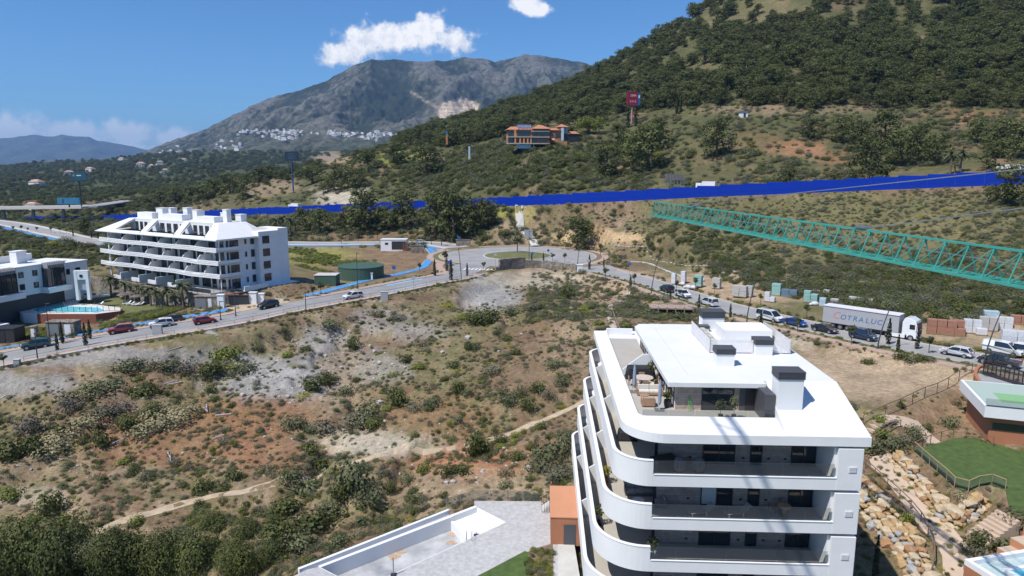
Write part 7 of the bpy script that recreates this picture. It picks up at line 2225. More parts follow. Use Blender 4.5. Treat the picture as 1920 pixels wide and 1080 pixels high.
for a in ((739, 517, -.2, 2.4, "square blue cycle sign beside the blue path", SB, "sq"), (929, 498, 0, 3.4, "round grey backed sign left of the rubble wall", SW), (998, 490, 0, 2.6, "small blue sign beside the roundabout cypress", SB), (1028, 481, 0.2, 2.2, "blue arrow sign on the roundabout island edge", SB), (1103, 506, 0, 2.8, "round sign where the right road leaves the roundabout", SW), (1180, 516, .1, 3.2, "sign at the left end of the storage strip", SB),
          (842, 511, 0, 3, "small blue square sign by the left road mouth", SB, "sq"), (860, 459, .1, 3, "blue sign behind the roundabout left", SB, "sq"), (776, 546, -.3, 3.4, "dark twin post board on the near pavement", SW, "sq")):
 sign(*a)
for (u, v, z, w, h, lab) in ((296, 629, -2.8, 1.7, 2.0, "grey roadside cabinet in front of the white hatchback"), (721, 563, -.6, 1.6, 1.9, "grey panel cabinet on the slope edge of the left road"), (900, 525, -.2, 1.3, .9, "small concrete box beside the left road mouth"), (33, 685, -4.1, .9, 1.0, "small grey concrete bollard box at the far left kerb"), (991, 443, 3.0, 3.0, 2.2, "grey sign board back behind the roundabout")):
 p = px(u, v, z=z) if v > 500 else px(u, v, D=246)
 T = thing("roadside_cabinet", lab, "cabinet", p, radians(5))
 q = MB(); q.bx(-w / 2, w / 2, -.3, .3, -.4, h); q.build("casing", mat("grey_cabinet", (.36, .37, .38), .7, .06), T, bevel=.03)
 q = MB(); q.bx(-w / 2 - .05, w / 2 + .05, -.35, .35, h + .003, h + .07); q.build("lid", M_CONC, T)
def railing(lab, line, step, h, m, name="railing"):
 T = thing(name, lab, "railing")
 l = resample([Vector(p) for p in line], step)
 pm = MB(); pm.box((0, 0, h / 2), (.07, .07, h)); post = pm.mesh("post", m)
 for i, p in enumerate(l):
  inst(post, "post", T, (p.x, p.y, p.z + .12))
  if i < len(l) - 1:
   q = l[i + 1]
   for f in (.5, 1.0):
    r = MB(); r.bar((p.x, p.y, p.z + .12 + h * f), (q.x, q.y, q.z + .12 + h * f), .05, .06); r.build("rail", m, T)
railing("slim pinkish railing along the near pavement of the left road", offset(seg(LEFT_ROAD[8:], 330, 880), 6.45), 3.2, 1.0, mat("pinkish_rail", (.42, .34, .35), .5))
railing("low timber railing along the near pavement at the far left", offset(seg(LEFT_ROAD[8:], 30, 322), 6.45), 4.5, .9, mat("grey_rail", (.36, .33, .30), .6))
c = px(1258, 577, z=.35)
T = thing("viewing_deck", "wooden viewing deck with cross railing below the right road", "deck", (c[0], c[1], .35), radians(-8))
q = MB(); q.bx(-4.2, 4.2, -1.2, 3.2, -.1, .05); q.build("floor", M_PINK, T)
wd = mat("grey_timber", (.33, .27, .22), .85, .2, 4)
for k in range(6):
 x = -4.2 + k * 1.68
 q = MB(); q.bx(x - .06, x + .06, -1.25, -1.13, -2.6, 1.1); q.build("post", wd, T)
 if k < 5:
  for (z0, z1) in ((.15, 1.0), (1.0, .15)):
   q = MB(); q.bar((x, -1.19, z0), (x + 1.68, -1.19, z1), .06, .07); q.build("cross_brace", wd, T)
  for zz in (.12, 1.05):
   q = MB(); q.bar((x, -1.19, zz), (x + 1.68, -1.19, zz), .08, .09); q.build("rail", wd, T)
pts = [drop(u, v) for (u, v) in ((1185, 545), (1165, 565), (1148, 578), (1152, 600), (1160, 620), (1170, 638))]
rail_fence("timber_fence", "weathered timber post fence stepping down the slope by the right block", pts, .9, 2.2, wd)
strip("timber_steps", resample([Vector(p) for p in pts], 1.5), 0, -1.2, .06, mat("pale_step_gravel", (.48, .40, .31), .9, .1, 1), "pale stepped path beside the timber fence", follow=True)
for (lab, P_) in (("white painted stone kerb at the foot of the scrub slope", [(1160, 475), (1220, 485), (1300, 507), (1370, 522), (1412, 533)]), ("line of loose grey stones in the storage strip", [(1185, 490), (1215, 493), (1250, 507), (1280, 518)])):
 T = thing("stone_row", lab, "stones")
 l = resample([Vector(px(u, v, z=.4)) for (u, v) in P_], .45)
 rng = random.Random(3)
 pale = [rock_mesh(300 + i, mat("pale_kerb_stone", (.55, .53, .50), .9, .1, 2)) for i in range(4)]
 for p in l:
  inst(pale[rng.randrange(4)], "stone", T, (p.x, p.y, gz(p.x, p.y) + .08), rng.uniform(0, 6), (rng.uniform(.5, 1.3), rng.uniform(.35, .7), rng.uniform(.25, .5)))
rng = random.Random(9)
rk = [rock_mesh(400 + i, mat("pale_rock", (.43, .40, .36), .9, .15, 2, bump=.5)) for i in range(5)]
for k, (u, v, s) in enumerate(((877, 635, 1.1), (830, 662, .8), (640, 690, .6), (702, 660, .7), (712, 682, .9), (735, 685, .7), (572, 708, .9), (540, 745, .7), (680, 780, .6), (712, 756, .9), (978, 628, .6), (555, 640, .5), (465, 690, .8), (455, 742, .8), (610, 668, .7), (760, 690, .6), (935, 660, .5), (850, 905, .6), (837, 906, .5), (990, 880, .8))):
 p = drop(u, v, 50, 220)
 T = thing("boulder", ("pale boulder lying on the vacant slope, " + ("largest one, below the upper gravel patch", "right of the central gravel", "left of the central bushes", "in the middle scree", "biggest in the middle scree", "right side of the middle scree", "on the grey scree", "at the foot of the grey scree", "left of the round middle bush", "just above the round middle bush", "right of the brown clearing", "below the white car", "left edge of the grey scree", "below the left grey scree", "beside a fallen post", "right of the scree bushes", "in the reddish middle ground", "above the empty pool", "above the pool, left of its twin", "near the pool annex")[k]), "boulder", (p[0], p[1], p[2] + s * .2), rng.uniform(0, 6))
 inst(rk[k % 5], "rock", T, (0, 0, 0), 0, s)
for k, (u, v, a, L) in enumerate(((250, 735, .6, 4), (265, 728, .2, 3), (322, 722, .5, 3.5), (232, 825, 1.2, 5), (318, 858, 2.2, 3), (320, 862, 2.0, 3.5), (385, 770, 2.3, 3), (388, 766, 2.0, 2.5), (418, 780, .1, 3), (434, 745, 1.3, 2.5), (462, 752, 1.5, 4), (408, 822, .7, 2), (316, 720, .9, 2), (548, 640, 1.8, 3))):
 p = drop(u, v, 50, 220)
 T = thing("fallen_post", "fallen pale lilac plastic pipe on the vacant slope, " + ["left of the cream flowers", "above the cream flowers, left end", "above the cream flowers", "steep one left of the dark bush", "lower left pair, left one", "lower left pair, right one", "crossed pair by the scree, front", "crossed pair by the scree, back", "flat one by the scree", "short one on the scree edge", "upright leaning one on the scree", "small one in the red soil", "short one right of the cream flowers", "one on the upper grey scree"][k], "pipe", (p[0], p[1], p[2] + .15), a)
 q = MB(); L *= .75; q.tube((-L / 2, 0, .03), (L / 2, 0, .18), .075, n=7); q.build("pipe", mat("lilac_plastic", (.50, .44, .47), .6, .1), T)
 q = MB(); q.tube((L / 2 - .1, 0, .175), (L / 2 + .12, 0, .19), .1, n=7); q.build("collar", mat("lilac_plastic", (.5, .44, .47)), T)
# ------------------------------------------------------------------ plants
M_BARK = mat("bark", (.105, .075, .052), .95, .25, 4, bump=.5)
M_PALMT = mat("palm_trunk", (.15, .12, .09), .95, .2, 5, bump=.5)
L_PALM = leaf_mat("palm_fronds", (.05, .062, .026), (.145, .155, .07))
L_CYP = leaf_mat("cypress_green", (.014, .022, .009), (.052, .066, .026), .1)
L_STREET = leaf_mat("street_tree_leaves", (.04, .052, .02), (.115, .13, .055))
L_PURPLE = leaf_mat("bare_twigs", (.085, .075, .07), (.16, .145, .13))
class Quads:
 """fast builder of many leaf faces"""
 def __init__(s, seed):
  s.r = np.random.RandomState(seed); s.parts = []
 def cloud(s, n, c, rad, size, up=.35, hollow=.3, flat=1.0):
  r = s.r
  d = r.normal(size=(n, 3)); d /= np.linalg.norm(d, axis=1)[:, None]
  q = (hollow + (1 - hollow) * r.rand(n)) ** .6
  p = np.array(c) + d * q[:, None] * np.array(rad)
  nn = d * 1.1 + r.normal(scale=.3, size=(n, 3)); nn[:, 2] += up
  nn /= np.linalg.norm(nn, axis=1)[:, None]
  a = r.normal(size=(n, 3)); t1 = np.cross(nn, a); t1 /= np.linalg.norm(t1, axis=1)[:, None]; t2 = np.cross(nn, t1)
  sz = (size * r.uniform(.55, 1.45, n))[:, None]
  s.parts.append(np.stack([p - t1 * sz, p + t2 * sz * .7 * flat, p + t1 * sz, p - t2 * sz * .7 * flat], 1))
  return s
 def mesh(s, name, m):
  q = np.concatenate(s.parts); n = len(q)
  me = bpy.data.meshes.new(name)
  me.vertices.add(n * 4); me.vertices.foreach_set("co", q.reshape(-1).astype(np.float32))
  me.loops.add(n * 4); me.loops.foreach_set("vertex_index", np.arange(n * 4))
  me.polygons.add(n); me.polygons.foreach_set("loop_start", np.arange(0, n * 4, 4)); me.polygons.foreach_set("loop_total", np.full(n, 4))
  me.update(calc_edges=True)
  me.materials.append(m)
  return me
def pine_meshes(seed, lm=None):
 """umbrella-ish pine, 1 unit tall, crown about 0.9 wide"""
 Q = Quads(seed); r = random.Random(seed)
 tr = MB()
 lean = (r.uniform(-.05, .05), r.uniform(-.05, .05))
 tr.tube((0, 0, -.05), (lean[0] * .5, lean[1] * .5, .45), .032, .022, 7); tr.tube((lean[0] * .5, lean[1] * .5, .45), (lean[0], lean[1], .85), .022, .008, 6)
 for k in range(34):
  a = r.uniform(0, 6.28); h = r.uniform(.2, .98)
  w = .40 * (1 - ((h - .5) / .55) ** 2) ** .5 if abs(h - .5) < .55 else .05
  rad = w * r.uniform(.25, 1.0)
  c = (lean[0] * h + rad * cos(a), lean[1] * h + rad * sin(a), h - .04)
  b = r.uniform(.09, .16)
  Q.cloud(52, c, (b * 1.3, b * 1.3, b * .85), .027, .5, .35)
  if k % 3 == 0:
   tr.tube((lean[0] * h * .8, lean[1] * h * .8, h * .72), c, .012, .005, 5)
 return Q.mesh("crown", lm or L_PINE), tr.mesh("trunk", M_BARK, True)
PINES = [pine_meshes(500 + i) for i in range(6)]
def bush_mesh(seed, lm, n=150, size=.17, lobes=5, tall=.8):
 Q = Quads(seed); r = random.Random(seed)
 for k in range(lobes):
  a = r.uniform(0, 6.28); d = r.uniform(.1, .55) if k else 0
  b = r.uniform(.38, .62) if k else .6
  Q.cloud(n // lobes, (d * cos(a), d * sin(a), b * tall * .8), (b, b, b * tall), size * .75, .35, .45)
 return Q.mesh("foliage", lm)
BUSH = {k: [bush_mesh(600 + 10 * i + j, lm, n * 3, sz * .58, lo + 2, tl) for j in range(3)] for i, (k, lm, n, sz, lo, tl) in enumerate((
 ("dark", L_DARK, 190, .15, 6, .85), ("olive", L_OLIVE, 170, .14, 6, .8), ("bright", L_BRIGHT, 170, .15, 5, .7), ("grey", L_GREY, 150, .12, 6, .7), ("dry", L_DRY, 120, .12, 5, .55), ("yellow", L_YEL, 150, .12, 5, .6), ("cream", L_CREAM, 180, .12, 6, .65), ("pine", L_PINE, 260, .13, 8, .95), ("twig", L_PURPLE, 140, .1, 6, .8)))}
def cypress_mesh(seed):
 Q = Quads(seed)
 for k in range(16):
  h = .05 + .9 * k / 15
  w = .085 * (1 - (h - .3) ** 2 * 1.6) * (1 if h < .75 else (1 - h) / .25 * .8 + .2)
  Q.cloud(30, (0, 0, h), (w, w, .06), .028, .2, .5)
 return Q.mesh("foliage", L_CYP)
CYPS = [cypress_mesh(700 + i) for i in range(3)]
def street_tree_meshes(seed, lm):
 Q = Quads(seed); r = random.Random(seed)
 tr = MB(); tr.tube((0, 0, -.03), (.01, 0, .55), .022, .016, 6)
 for k in range(7):
  a = r.uniform(0, 6.28); d = r.uniform(.05, .17); c = (d * cos(a), d * sin(a), r.uniform(.6, .88))
  b = r.uniform(.1, .16)
  Q.cloud(36, c, (b, b, b * .85), .042, .35, .3)
  tr.tube((.01, 0, .5), c, .012, .005, 5)
 return Q.mesh("crown", lm), tr.mesh("trunk", M_BARK)
STREET = [street_tree_meshes(720 + i, L_STREET if i % 2 else L_DARK) for i in range(4)]
def palm_meshes(seed):
 r = random.Random(seed)
 tr = MB(); tr.path([(0, 0, -.05), (.01, .01, .3), (.0, .02, .75)], [.045, .035, .03], 7)
 f = MB()
 for k in range(26):
  a = k * 2.4 + r.uniform(-.2, .2); e = r.uniform(-.5, 1.2)
  L = r.uniform(.26, .36); pts = []
  for j in range(5):
   t = j / 4
   pts.append((L * t * cos(a) * cos(e * (1 - .5 * t)), .02 + L * t * sin(a) * cos(e * (1 - .5 * t)), .76 + L * (sin(e) * t - .55 * t * t)))
  w = .055
  for j in range(4):
   p, q = Vector(pts[j]), Vector(pts[j + 1]); n = Vector((-sin(a), cos(a), 0)) * w * (1 - .2 * j) * (.4 if j == 0 else 1)
   n2 = Vector((-sin(a), cos(a), 0)) * w * (1 - .2 * (j + 1)) * (.2 if j == 3 else 1); dn = Vector((0, 0, -.03))
   f.add([tuple(p), tuple(p + n + dn), tuple(q + n2 + dn), tuple(q)], [(0, 1, 2, 3)]); f.add([tuple(p), tuple(q), tuple(q - n2 + dn), tuple(p - n + dn)], [(0, 1, 2, 3)])
 return f.mesh("fronds", L_PALM), tr.mesh("trunk", M_PALMT)
PALMS = [palm_meshes(740 + i) for i in range(3)]
LANDMARKS = [(990, 480, "roundabout island"), (1000, 500, "rubble wall"), (430, 480, "long white apartment block"), (80, 520, "far left white block"), (110, 580, "turquoise pool"), (660, 520, "green water tank"), (738, 456, "white cabin"), (1640, 610, "lorry"),
             (1300, 580, "small white van"), (1180, 590, "timber fence"), (1016, 245, "hillside restaurant"), (1185, 190, "red petrol sign"), (550, 293, "navy billboard"), (152, 335, "blue green billboard"), (1270, 330, "empty billboard frame"), (1800, 690, "bare dirt plot"), (1830, 870, "green lawn"),
             (1700, 940, "boulder walls"), (1250, 560, "viewing deck"), (850, 1000, "empty pool"), (1060, 950, "terracotta annex"), (915, 550, "upper gravel patch"), (520, 710, "grey scree"), (300, 790, "cream flowers"), (870, 820, "sandy slope path"), (500, 580, "black off-road car"), (230, 620, "red estate car"), (68, 650, "teal car"),
             (1395, 245, "grey white hut"), (1600, 340, "right part of the blue fence"), (800, 385, "middle of the blue fence"), (300, 410, "left part of the blue fence"), (1500, 470, "crane jib"), (1350, 540, "grey block stacks"), (1750, 610, "brick pallets"), (560, 240, "white village"), (1870, 690, "black gate"), (300, 520, "palm garden wall"), (700, 600, "left road railing"), (650, 880, "lower path bend"), (1500, 200, "forest edge"), (1700, 130, "upper forest")]
USED = {}
def where(u, v):
 b = sorted(LANDMARKS, key=lambda l: hypot(u - l[0], (v - l[1]) * 1.5))
 out = []
 for (lu, lv, n) in b[:3]:
  dx, dy = u - lu, v - lv
  out.append(("%s the %s" % (("right of" if dx > 0 else "left of") if abs(dx) > abs(dy) * 1.3 else ("below" if dy > 0 else "above"), n)))
 return out
def label_for(desc, u, v, h=None):
 w = where(u, v)
 for cand in (w[0], w[1], w[2], w[0] + " and " + w[1], w[0] + " and " + w[2], w[1] + " and " + w[2]):
  lab = "%s %s" % (desc, cand)
  if lab not in USED and len(lab.split()) < 17:
   USED[lab] = 1
   return lab
 return "%s %s" % (desc, w[0])
def plant(name, desc, cat, meshes, u, v, hpx, group, D=None, z=None, wfac=1.0, parts=("crown", "trunk"), pos=None, rng=RNG, label=None):
 p = pos or (px(u, v, z=z) if z is not None else (px(u, v, D=D) if D else drop(u, v, 30, 900)))
 if z is None and D:
  p = (p[0], p[1], gz(p[0], p[1]))
 h = hpx * (p[1] * cos(PITCH) + (CAM_Z - p[2]) * sin(PITCH)) / FPX
 T = thing(name, label or label_for(desc, u, v), cat, (p[0], p[1], p[2] - .05), rng.uniform(0, 6.28), group)
 ms = meshes if isinstance(meshes, tuple) else (meshes,)
 for m, n in zip(ms, parts):
  inst(m, n, T, (0, 0, 0), 0, (h * wfac, h * wfac, h))
 if len(ms) == 1:
  st = inst(STEM, "stem", T, (0, 0, 0), 0, (h * .5, h * .5, h * .6))
 return T
_s = MB(); _s.tube((0, 0, -.1), (0, 0, .5), .05, .03, 6); STEM = _s.mesh("stem", M_BARK)
rp = random.Random(21)
for (u, v, h, z) in ((108, 659, 36, -3.9), (117, 642, 40, -3.4), (161, 648, 44, -3.4), (169, 634, 36, -3.1), (846, 526, 40, 0), (838, 508, 28, 0), (815, 517, 32, 0), (876, 518, 26, 0), (997, 490, 17, 0), (1019, 489, 16, 0), (1105, 505, 28, 0), (1132, 501, 18, 0), (1182, 541, 27, 0), (1257, 562, 22, 0), (1310, 582, 31, 0), (1369, 596, 28, 0), (1426, 611, 32, 0),
                     (1665, 645, 50, 0), (1683, 661, 36, 0), (1719, 654, 40, 0), (137, 440, 14, None), (1178, 228, 34, None), (1192, 228, 30, None), (1268, 236, 34, None), (1275, 238, 28, None), (1320, 236, 22, None), (240, 452, 16, None), (262, 455, 14, None), (185, 452, 18, None), (172, 448, 14, None)):
 plant("cypress", "slim dark cypress standing", "tree", CYPS[rp.randrange(3)], u, v, h, "slim cypresses", z=z, D=(None if z is not None else (375 if u > 1000 else 268)), parts=("foliage",), wfac=1.25, rng=rp)
plant("cypress", "slim dark cypress", "tree", CYPS[0], 1640, 1085, 90, "slim cypresses", z=-6.7, parts=("foliage",), wfac=.8, label="tall thin cypress in the shade right of the white block")
for (u, v, h, z) in ((8, 691, 32, -4.2), (587, 558, 24, -1), (602, 554, 28, -.9), (787, 511, 20, -.1), (907, 509, 20, 0), (1036, 490, 17, 0), (1059, 492, 20, 0), (1048, 460, 26, .1), (1076, 460, 23, .1), (1091, 462, 22, .1), (1135, 526, 27, 0), (1189, 534, 24, .2), (1304, 543, 26, .2), (1340, 551, 22, .2), (1426, 572, 24, .2), (1268, 545, 22, 0), (1275, 560, 20, 0), (1512, 598, 30, .2), (1495, 624, 32, 0),
                     (1596, 647, 42, 0), (1741, 662, 36, 0), (1126, 478, 24, .2), (835, 498, 30, 0), (1960, 700, 44, 0), (545, 456, 12, .6), (575, 453, 18, .6), (612, 452, 20, .5), (655, 452, 26, .5), (672, 451, 20, .5), (690, 452, 22, .5), (640, 458, 18, .5), (708, 450, 18, .4), (770, 450, 20, .3), (920, 456, 14, .1), (905, 457, 12, .1), (880, 455, 13, .1), (931, 452, 14, .2)):
 plant("street_tree", "young round headed street tree", "tree", STREET[rp.randrange(4)], u, v, h, "young street trees", z=z, wfac=1.0 if h > 18 else 1.2, rng=rp)
for (u, v, h) in ((24, 424, 12), (40, 430, 14), (70, 437, 12), (97, 447, 14), (112, 430, 14), (126, 450, 10), (150, 436, 16), (54, 445, 10), (200, 446, 14), (215, 448, 12), (160, 425, 30)):
 plant("street_tree", "small upper road tree", "tree", STREET[rp.randrange(4)], u, v, h, "young street trees", D=272, rng=rp)
plant("olive_tree", "spreading grey green olive tree", "tree", street_tree_meshes(733, L_OLIVE), 970, 473, 34, None, z=.9, wfac=1.45, label="spreading olive tree on the roundabout island")
for (u, v, h, z) in ((217, 543, 40, -3), (244, 542, 36, -3), (270, 547, 36, -3), (290, 553, 36, -3), (300, 549, 32, -3), (321, 564, 40, -3), (352, 568, 48, -3), (336, 556, 36, -3)):
 r_ = (u - 960) / FPX
 for a_, b_ in zip(RETAIN, RETAIN[1:]):
  t_ = (r_ * 1.012 * a_[1] - a_[0]) / ((b_[0] - a_[0]) - r_ * 1.012 * (b_[1] - a_[1]))
  if 0 <= t_ <= 1:
   q_ = (a_[0] + t_ * (b_[0] - a_[0]) - .6, a_[1] + t_ * (b_[1] - a_[1]) - 1.6)
   plant("palm_tree", "fan palm by the garden wall", "palm", PALMS[rp.randrange(3)], u, v, h * 1.25, "palms along the garden wall", pos=(q_[0], q_[1], gz(*q_)), rng=rp)
   break
for (u, v, h, D) in ((1782, 322, 52, 225), (1800, 318, 50, 226), (1790, 330, 30, 222), (1463, 338, 38, 238), (1540, 332, 26, 232), (520, 455, 40, 285), (532, 452, 44, 292), (545, 455, 42, 286), (556, 452, 36, 295), (512, 450, 34, 292), (708, 440, 22, 285), (668, 446, 26, 280), (755, 442, 24, 282), (592, 440, 26, 292), (828, 458, 26, 250)):
 plant("palm_tree", "grey green fan palm", "palm", PALMS[rp.randrange(3)], u, v, h, "fan palms on the hill and roadside", D=D, rng=rp)
for (u, v, h, w, D) in ((818, 450, 84, 1.0, 268), (852, 452, 96, 1.05, 262), (892, 448, 70, 1.1, 262), (835, 440, 78, 1.0, 276), (915, 445, 50, 1.1, 265), (757, 432, 72, 1.1, 285), (735, 440, 40, 1.2, 283), (683, 436, 84, 1.1, 290), (660, 425, 50, 1.3, 298), (706, 432, 50, 1.1, 288), (600, 428, 46, 1.4, 300), (572, 418, 44, 1.3, 305), (640, 420, 36, 1.4, 300), (555, 412, 24, 1.4, 320),
      (1083, 422, 64, 1.1, 238), (1095, 412, 30, 1.3, 243), (1884, 398, 74, 1.25, 172), (1215, 297, 88, 1.1, 300), (1190, 280, 60, 1.1, 315), (1232, 270, 60, 1.1, 325), (1138, 296, 62, 1.1, 305), (1345, 272, 72, 1.1, 292), (1160, 255, 40, 1.1, 350), (1630, 330, 96, .95, 226), (1605, 330, 40, 1.4, 226), (1565, 330, 34, 1.7, 228), (1690, 300, 70, 1.1, 250), (1720, 285, 66, 1.1, 258),
      (1755, 300, 60, 1.1, 245), (1660, 262, 70, 1.1, 275), (1865, 305, 52, 1.4, 222), (1910, 290, 70, 1.2, 235), (1875, 270, 60, 1.1, 250), (1830, 262, 50, 1.0, 265), (1520, 262, 40, 1.1, 290), (1480, 330, 50, 1.0, 238), (1580, 255, 50, 1.1, 285), (1615, 270, 60, 1.1, 272), (800, 325, 56, 1.2, 390), (745, 300, 44, 1.3, 430), (690, 305, 44, 1.2, 430),
      (640, 340, 50, 1.5, 400), (670, 340, 40, 1.3, 395), (615, 350, 34, 1.5, 405), (585, 325, 32, 1.4, 440), (455, 365, 38, 1.0, 440), (430, 350, 40, 1.3, 480), (400, 360, 36, 1.4, 490), (485, 330, 30, 1.4, 500), (510, 328, 26, 1.4, 510), (360, 366, 30, 1.5, 520), (380, 375, 34, 1.4, 480), (330, 372, 30, 1.6, 530), (300, 375, 24, 1.6, 540), (275, 380, 24, 1.5, 540), (460, 330, 24, 1.4, 520), (160, 440, 34, 1.0, 275), (20, 372, 18, 1.5, 640), (350, 425, 20, 1.8, 330), (310, 420, 22, 1.8, 340), (100, 398, 14, 2, 560)):
 plant("pine_tree", "dense green pine", "tree", PINES[rp.randrange(6)], u, v, h, "single pines", D=D, wfac=w, rng=rp)
fq = Quads(801)
for k in range(14):
 a = k * 2.4; fq.cloud(190, (.55 * cos(a) * (k / 14) ** .5 * 1.3, .4 * sin(a) * (k / 14) ** .5, .55 + .1 * sin(k)), (.34, .3, .26), .035, .5, .3)
p = px(1105, 240, D=372)
T = thing("broad_tree", "broad rounded bright green tree right of the restaurant", "tree", (p[0], p[1], gz(p[0], p[1]) - .5))
inst(fq.mesh("crown", L_BRIGHT), "crown", T, (0, 0, 0), 0, (9.6, 8, 11.5)); inst(STEM, "trunk", T, (0, 0, 0), 0, (9, 9, 9))
SH = [(663, 652, 30, .6, "dark"), (890, 608, 34, .75, "dark"), (912, 605, 40, .75, "dark"), (1066, 560, 34, .55, "dark"), (1062, 572, 20, .7, "olive"), (588, 735, 42, .6, "dark"), (612, 722, 34, .7, "dark"), (748, 762, 40, .75, "dark"), (735, 745, 30, .8, "olive"), (862, 735, 34, .6, "dark"), (880, 742, 22, .8, "olive"), (655, 922, 82, .65, "olive"), (640, 930, 50, .7, "dark"), (690, 940, 40, .9, "olive"), (888, 858, 60, .45, "dark"), (905, 850, 40, .6, "dark"),
      (958, 760, 34, .6, "olive"), (990, 766, 34, .6, "dark"), (975, 742, 30, .6, "olive"), (1010, 735, 28, .7, "dark"), (1030, 742, 26, .8, "grey"), (730, 922, 30, .55, "dark"), (845, 890, 28, .8, "dark"), (870, 885, 24, .9, "dark"), (798, 885, 34, .6, "bright"), (690, 880, 20, .8, "olive"), (285, 780, 36, .6, "dark"), (188, 838, 42, .6, "dark"), (240, 800, 34, .9, "dark"), (222, 770, 30, 1.2, "twig"), (200, 780, 30, 1.1, "grey"), (140, 770, 40, 1.0, "twig"), (60, 820, 60, .8, "twig"), (22, 860, 54, .8, "dark"), (60, 850, 40, .8, "dark"),
      (92, 960, 50, .7, "dark"), (120, 985, 30, .9, "bright"), (380, 920, 34, .8, "dark"), (60, 985, 30, .8, "bright"), (20, 930, 34, .8, "bright"), (350, 700, 40, .9, "twig"), (320, 690, 26, 1.2, "olive"), (290, 690, 24, 1.3, "dry"), (400, 700, 30, 1.0, "dark"), (460, 700, 30, 1.2, "olive"), (430, 670, 30, 1.3, "bright"), (250, 690, 26, 1.4, "olive"), (190, 735, 34, 1.4, "olive"), (260, 740, 30, 1.4, "dark"), (300, 800, 40, 1.2, "cream"), (330, 790, 40, 1.1, "cream"), (270, 815, 34, 1.2, "cream"), (290, 775, 30, 1.4, "cream"), (150, 745, 26, 1.5, "cream"), (120, 830, 40, 1.2, "cream"), (100, 850, 36, 1.1, "cream"), (160, 800, 36, 1.1, "cream"), (360, 770, 26, 1.2, "cream"), (415, 690, 22, 1.1, "cream"), (440, 690, 22, 1.1, "yellow"),
      (705, 800, 30, .9, "dark"), (660, 800, 40, 1.2, "grey"), (620, 810, 36, 1.2, "grey"), (690, 780, 40, .9, "olive"), (780, 770, 30, 1, "grey"), (815, 760, 24, 1.0, "olive"), (650, 740, 24, 1.0, "olive"), (540, 670, 18, 1.0, "bright"), (575, 660, 16, 1.2, "dark"), (480, 655, 16, 1.2, "olive"), (880, 655, 20, .8, "dark"), (895, 655, 16, .8, "olive"), (850, 690, 18, 1, "dark"), (760, 680, 18, 1.0, "dark"), (792, 648, 24, 1.2, "dry"), (790, 690, 18, 1.1, "bright"), (950, 640, 18, .9, "dark"), (1125, 625, 18, .8, "dark"), (1095, 620, 20, .8, "grey"), (1040, 690, 26, 1.0, "olive"), (1060, 720, 22, 1.1, "olive"), (930, 700, 26, 1.1, "grey"), (770, 560, 12, 1.4, "dry"), (620, 610, 16, 1.6, "olive"), (700, 590, 18, 1.6, "dry"), (740, 600, 16, 1.6, "grey"), (660, 600, 14, 1.6, "dry"), (850, 610, 18, 1.4, "dry"), (840, 575, 16, 1.3, "yellow"), (870, 600, 18, 1.2, "bright"), (1000, 580, 20, 1.2, "grey"), (960, 590, 22, 1.3, "olive"), (550, 900, 30, 1, "olive"), (500, 880, 22, 1.1, "dry"), (440, 900, 26, .8, "dark"), (330, 870, 20, 1, "grey"), (270, 900, 24, .9, "grey"), (420, 830, 20, 1, "grey"), (580, 850, 26, 1, "dark"), (600, 880, 26, 1.1, "dark"), (555, 800, 28, 1.2, "olive"), (570, 745, 18, 1.2, "yellow"), (1030, 860, 44, .9, "olive"), (1050, 900, 50, .9, "grey"), (1010, 880, 34, .8, "olive"), (960, 860, 30, .9, "dry"), (950, 890, 30, .8, "dry"), (1060, 850, 50, .7, "olive"), (760, 905, 24, 1, "olive"), (720, 890, 20, 1, "grey"), (580, 930, 40, 1, "olive"), (540, 960, 40, 1, "dark"), (620, 960, 36, 1, "olive"), (590, 990, 46, 1.1, "dark"), (680, 985, 24, 1, "olive"), (770, 975, 16, 1, "yellow"), (680, 1000, 18, 1, "cream"), (660, 1010, 18, 1, "cream"), (640, 1020, 26, 1, "olive"), (530, 1010, 50, 1, "dark"), (560, 1030, 40, 1, "olive"),
      (1625, 655 + 25, 14, 1.2, "dark"), (1690, 672, 20, 1, "dark"), (1725, 676, 18, 1, "dark"), (1705, 678, 16, 1.2, "olive"), (1745, 680, 16, 1, "olive"), (1780, 800, 30, .7, "olive"), (1712, 820, 32, .8, "olive"), (1650, 790, 20, 1, "bright"), (1690, 765, 12, 1, "dark"), (1795, 760, 24, .6, "dry"), (1738, 806, 14, 1, "dark"), (1820, 772, 12, 1, "dark"), (1640, 850, 36, 1, "olive"), (1668, 840, 34, 1, "olive"), (1700, 830, 28, 1, "grey"), (1655, 820, 26, .8, "bright"), (1620, 830, 26, .8, "olive"), (1820, 1040, 36, .8, "grey"), (1850, 1030, 46, .8, "dark"), (1880, 1030, 40, .9, "olive"), (1905, 985, 50, .9, "dry"), (1640, 935, 30, 1, "dry"), (1700, 985, 40, .5, "bright"), (1680, 960, 20, 1, "olive"), (1800, 930, 18, 1.2, "cream"), (1000, 1050, 26, .8, "olive"), (1025, 1045, 26, .8, "dark"), (1010, 1075, 30, .8, "olive"), (1048, 1060, 40, .6, "twig"), (1050, 1085, 50, .6, "twig")]
DESC = {"dark": "dark green rounded shrub", "olive": "grey green shrub", "bright": "fresh green shrub", "grey": "pale grey scrub bush", "dry": "brownish dry bush", "yellow": "yellow flowering bush", "cream": "cream flowering bush", "twig": "brown grey twiggy bush", "pine": "dark pine like shrub"}
for (u, v, h, w, k) in SH:
 plant("shrub", DESC[k], "shrub", BUSH[k][rp.randrange(3)], u, v, h, "larger shrubs on the slopes", wfac=w * 1.1, parts=("foliage",), rng=rp)
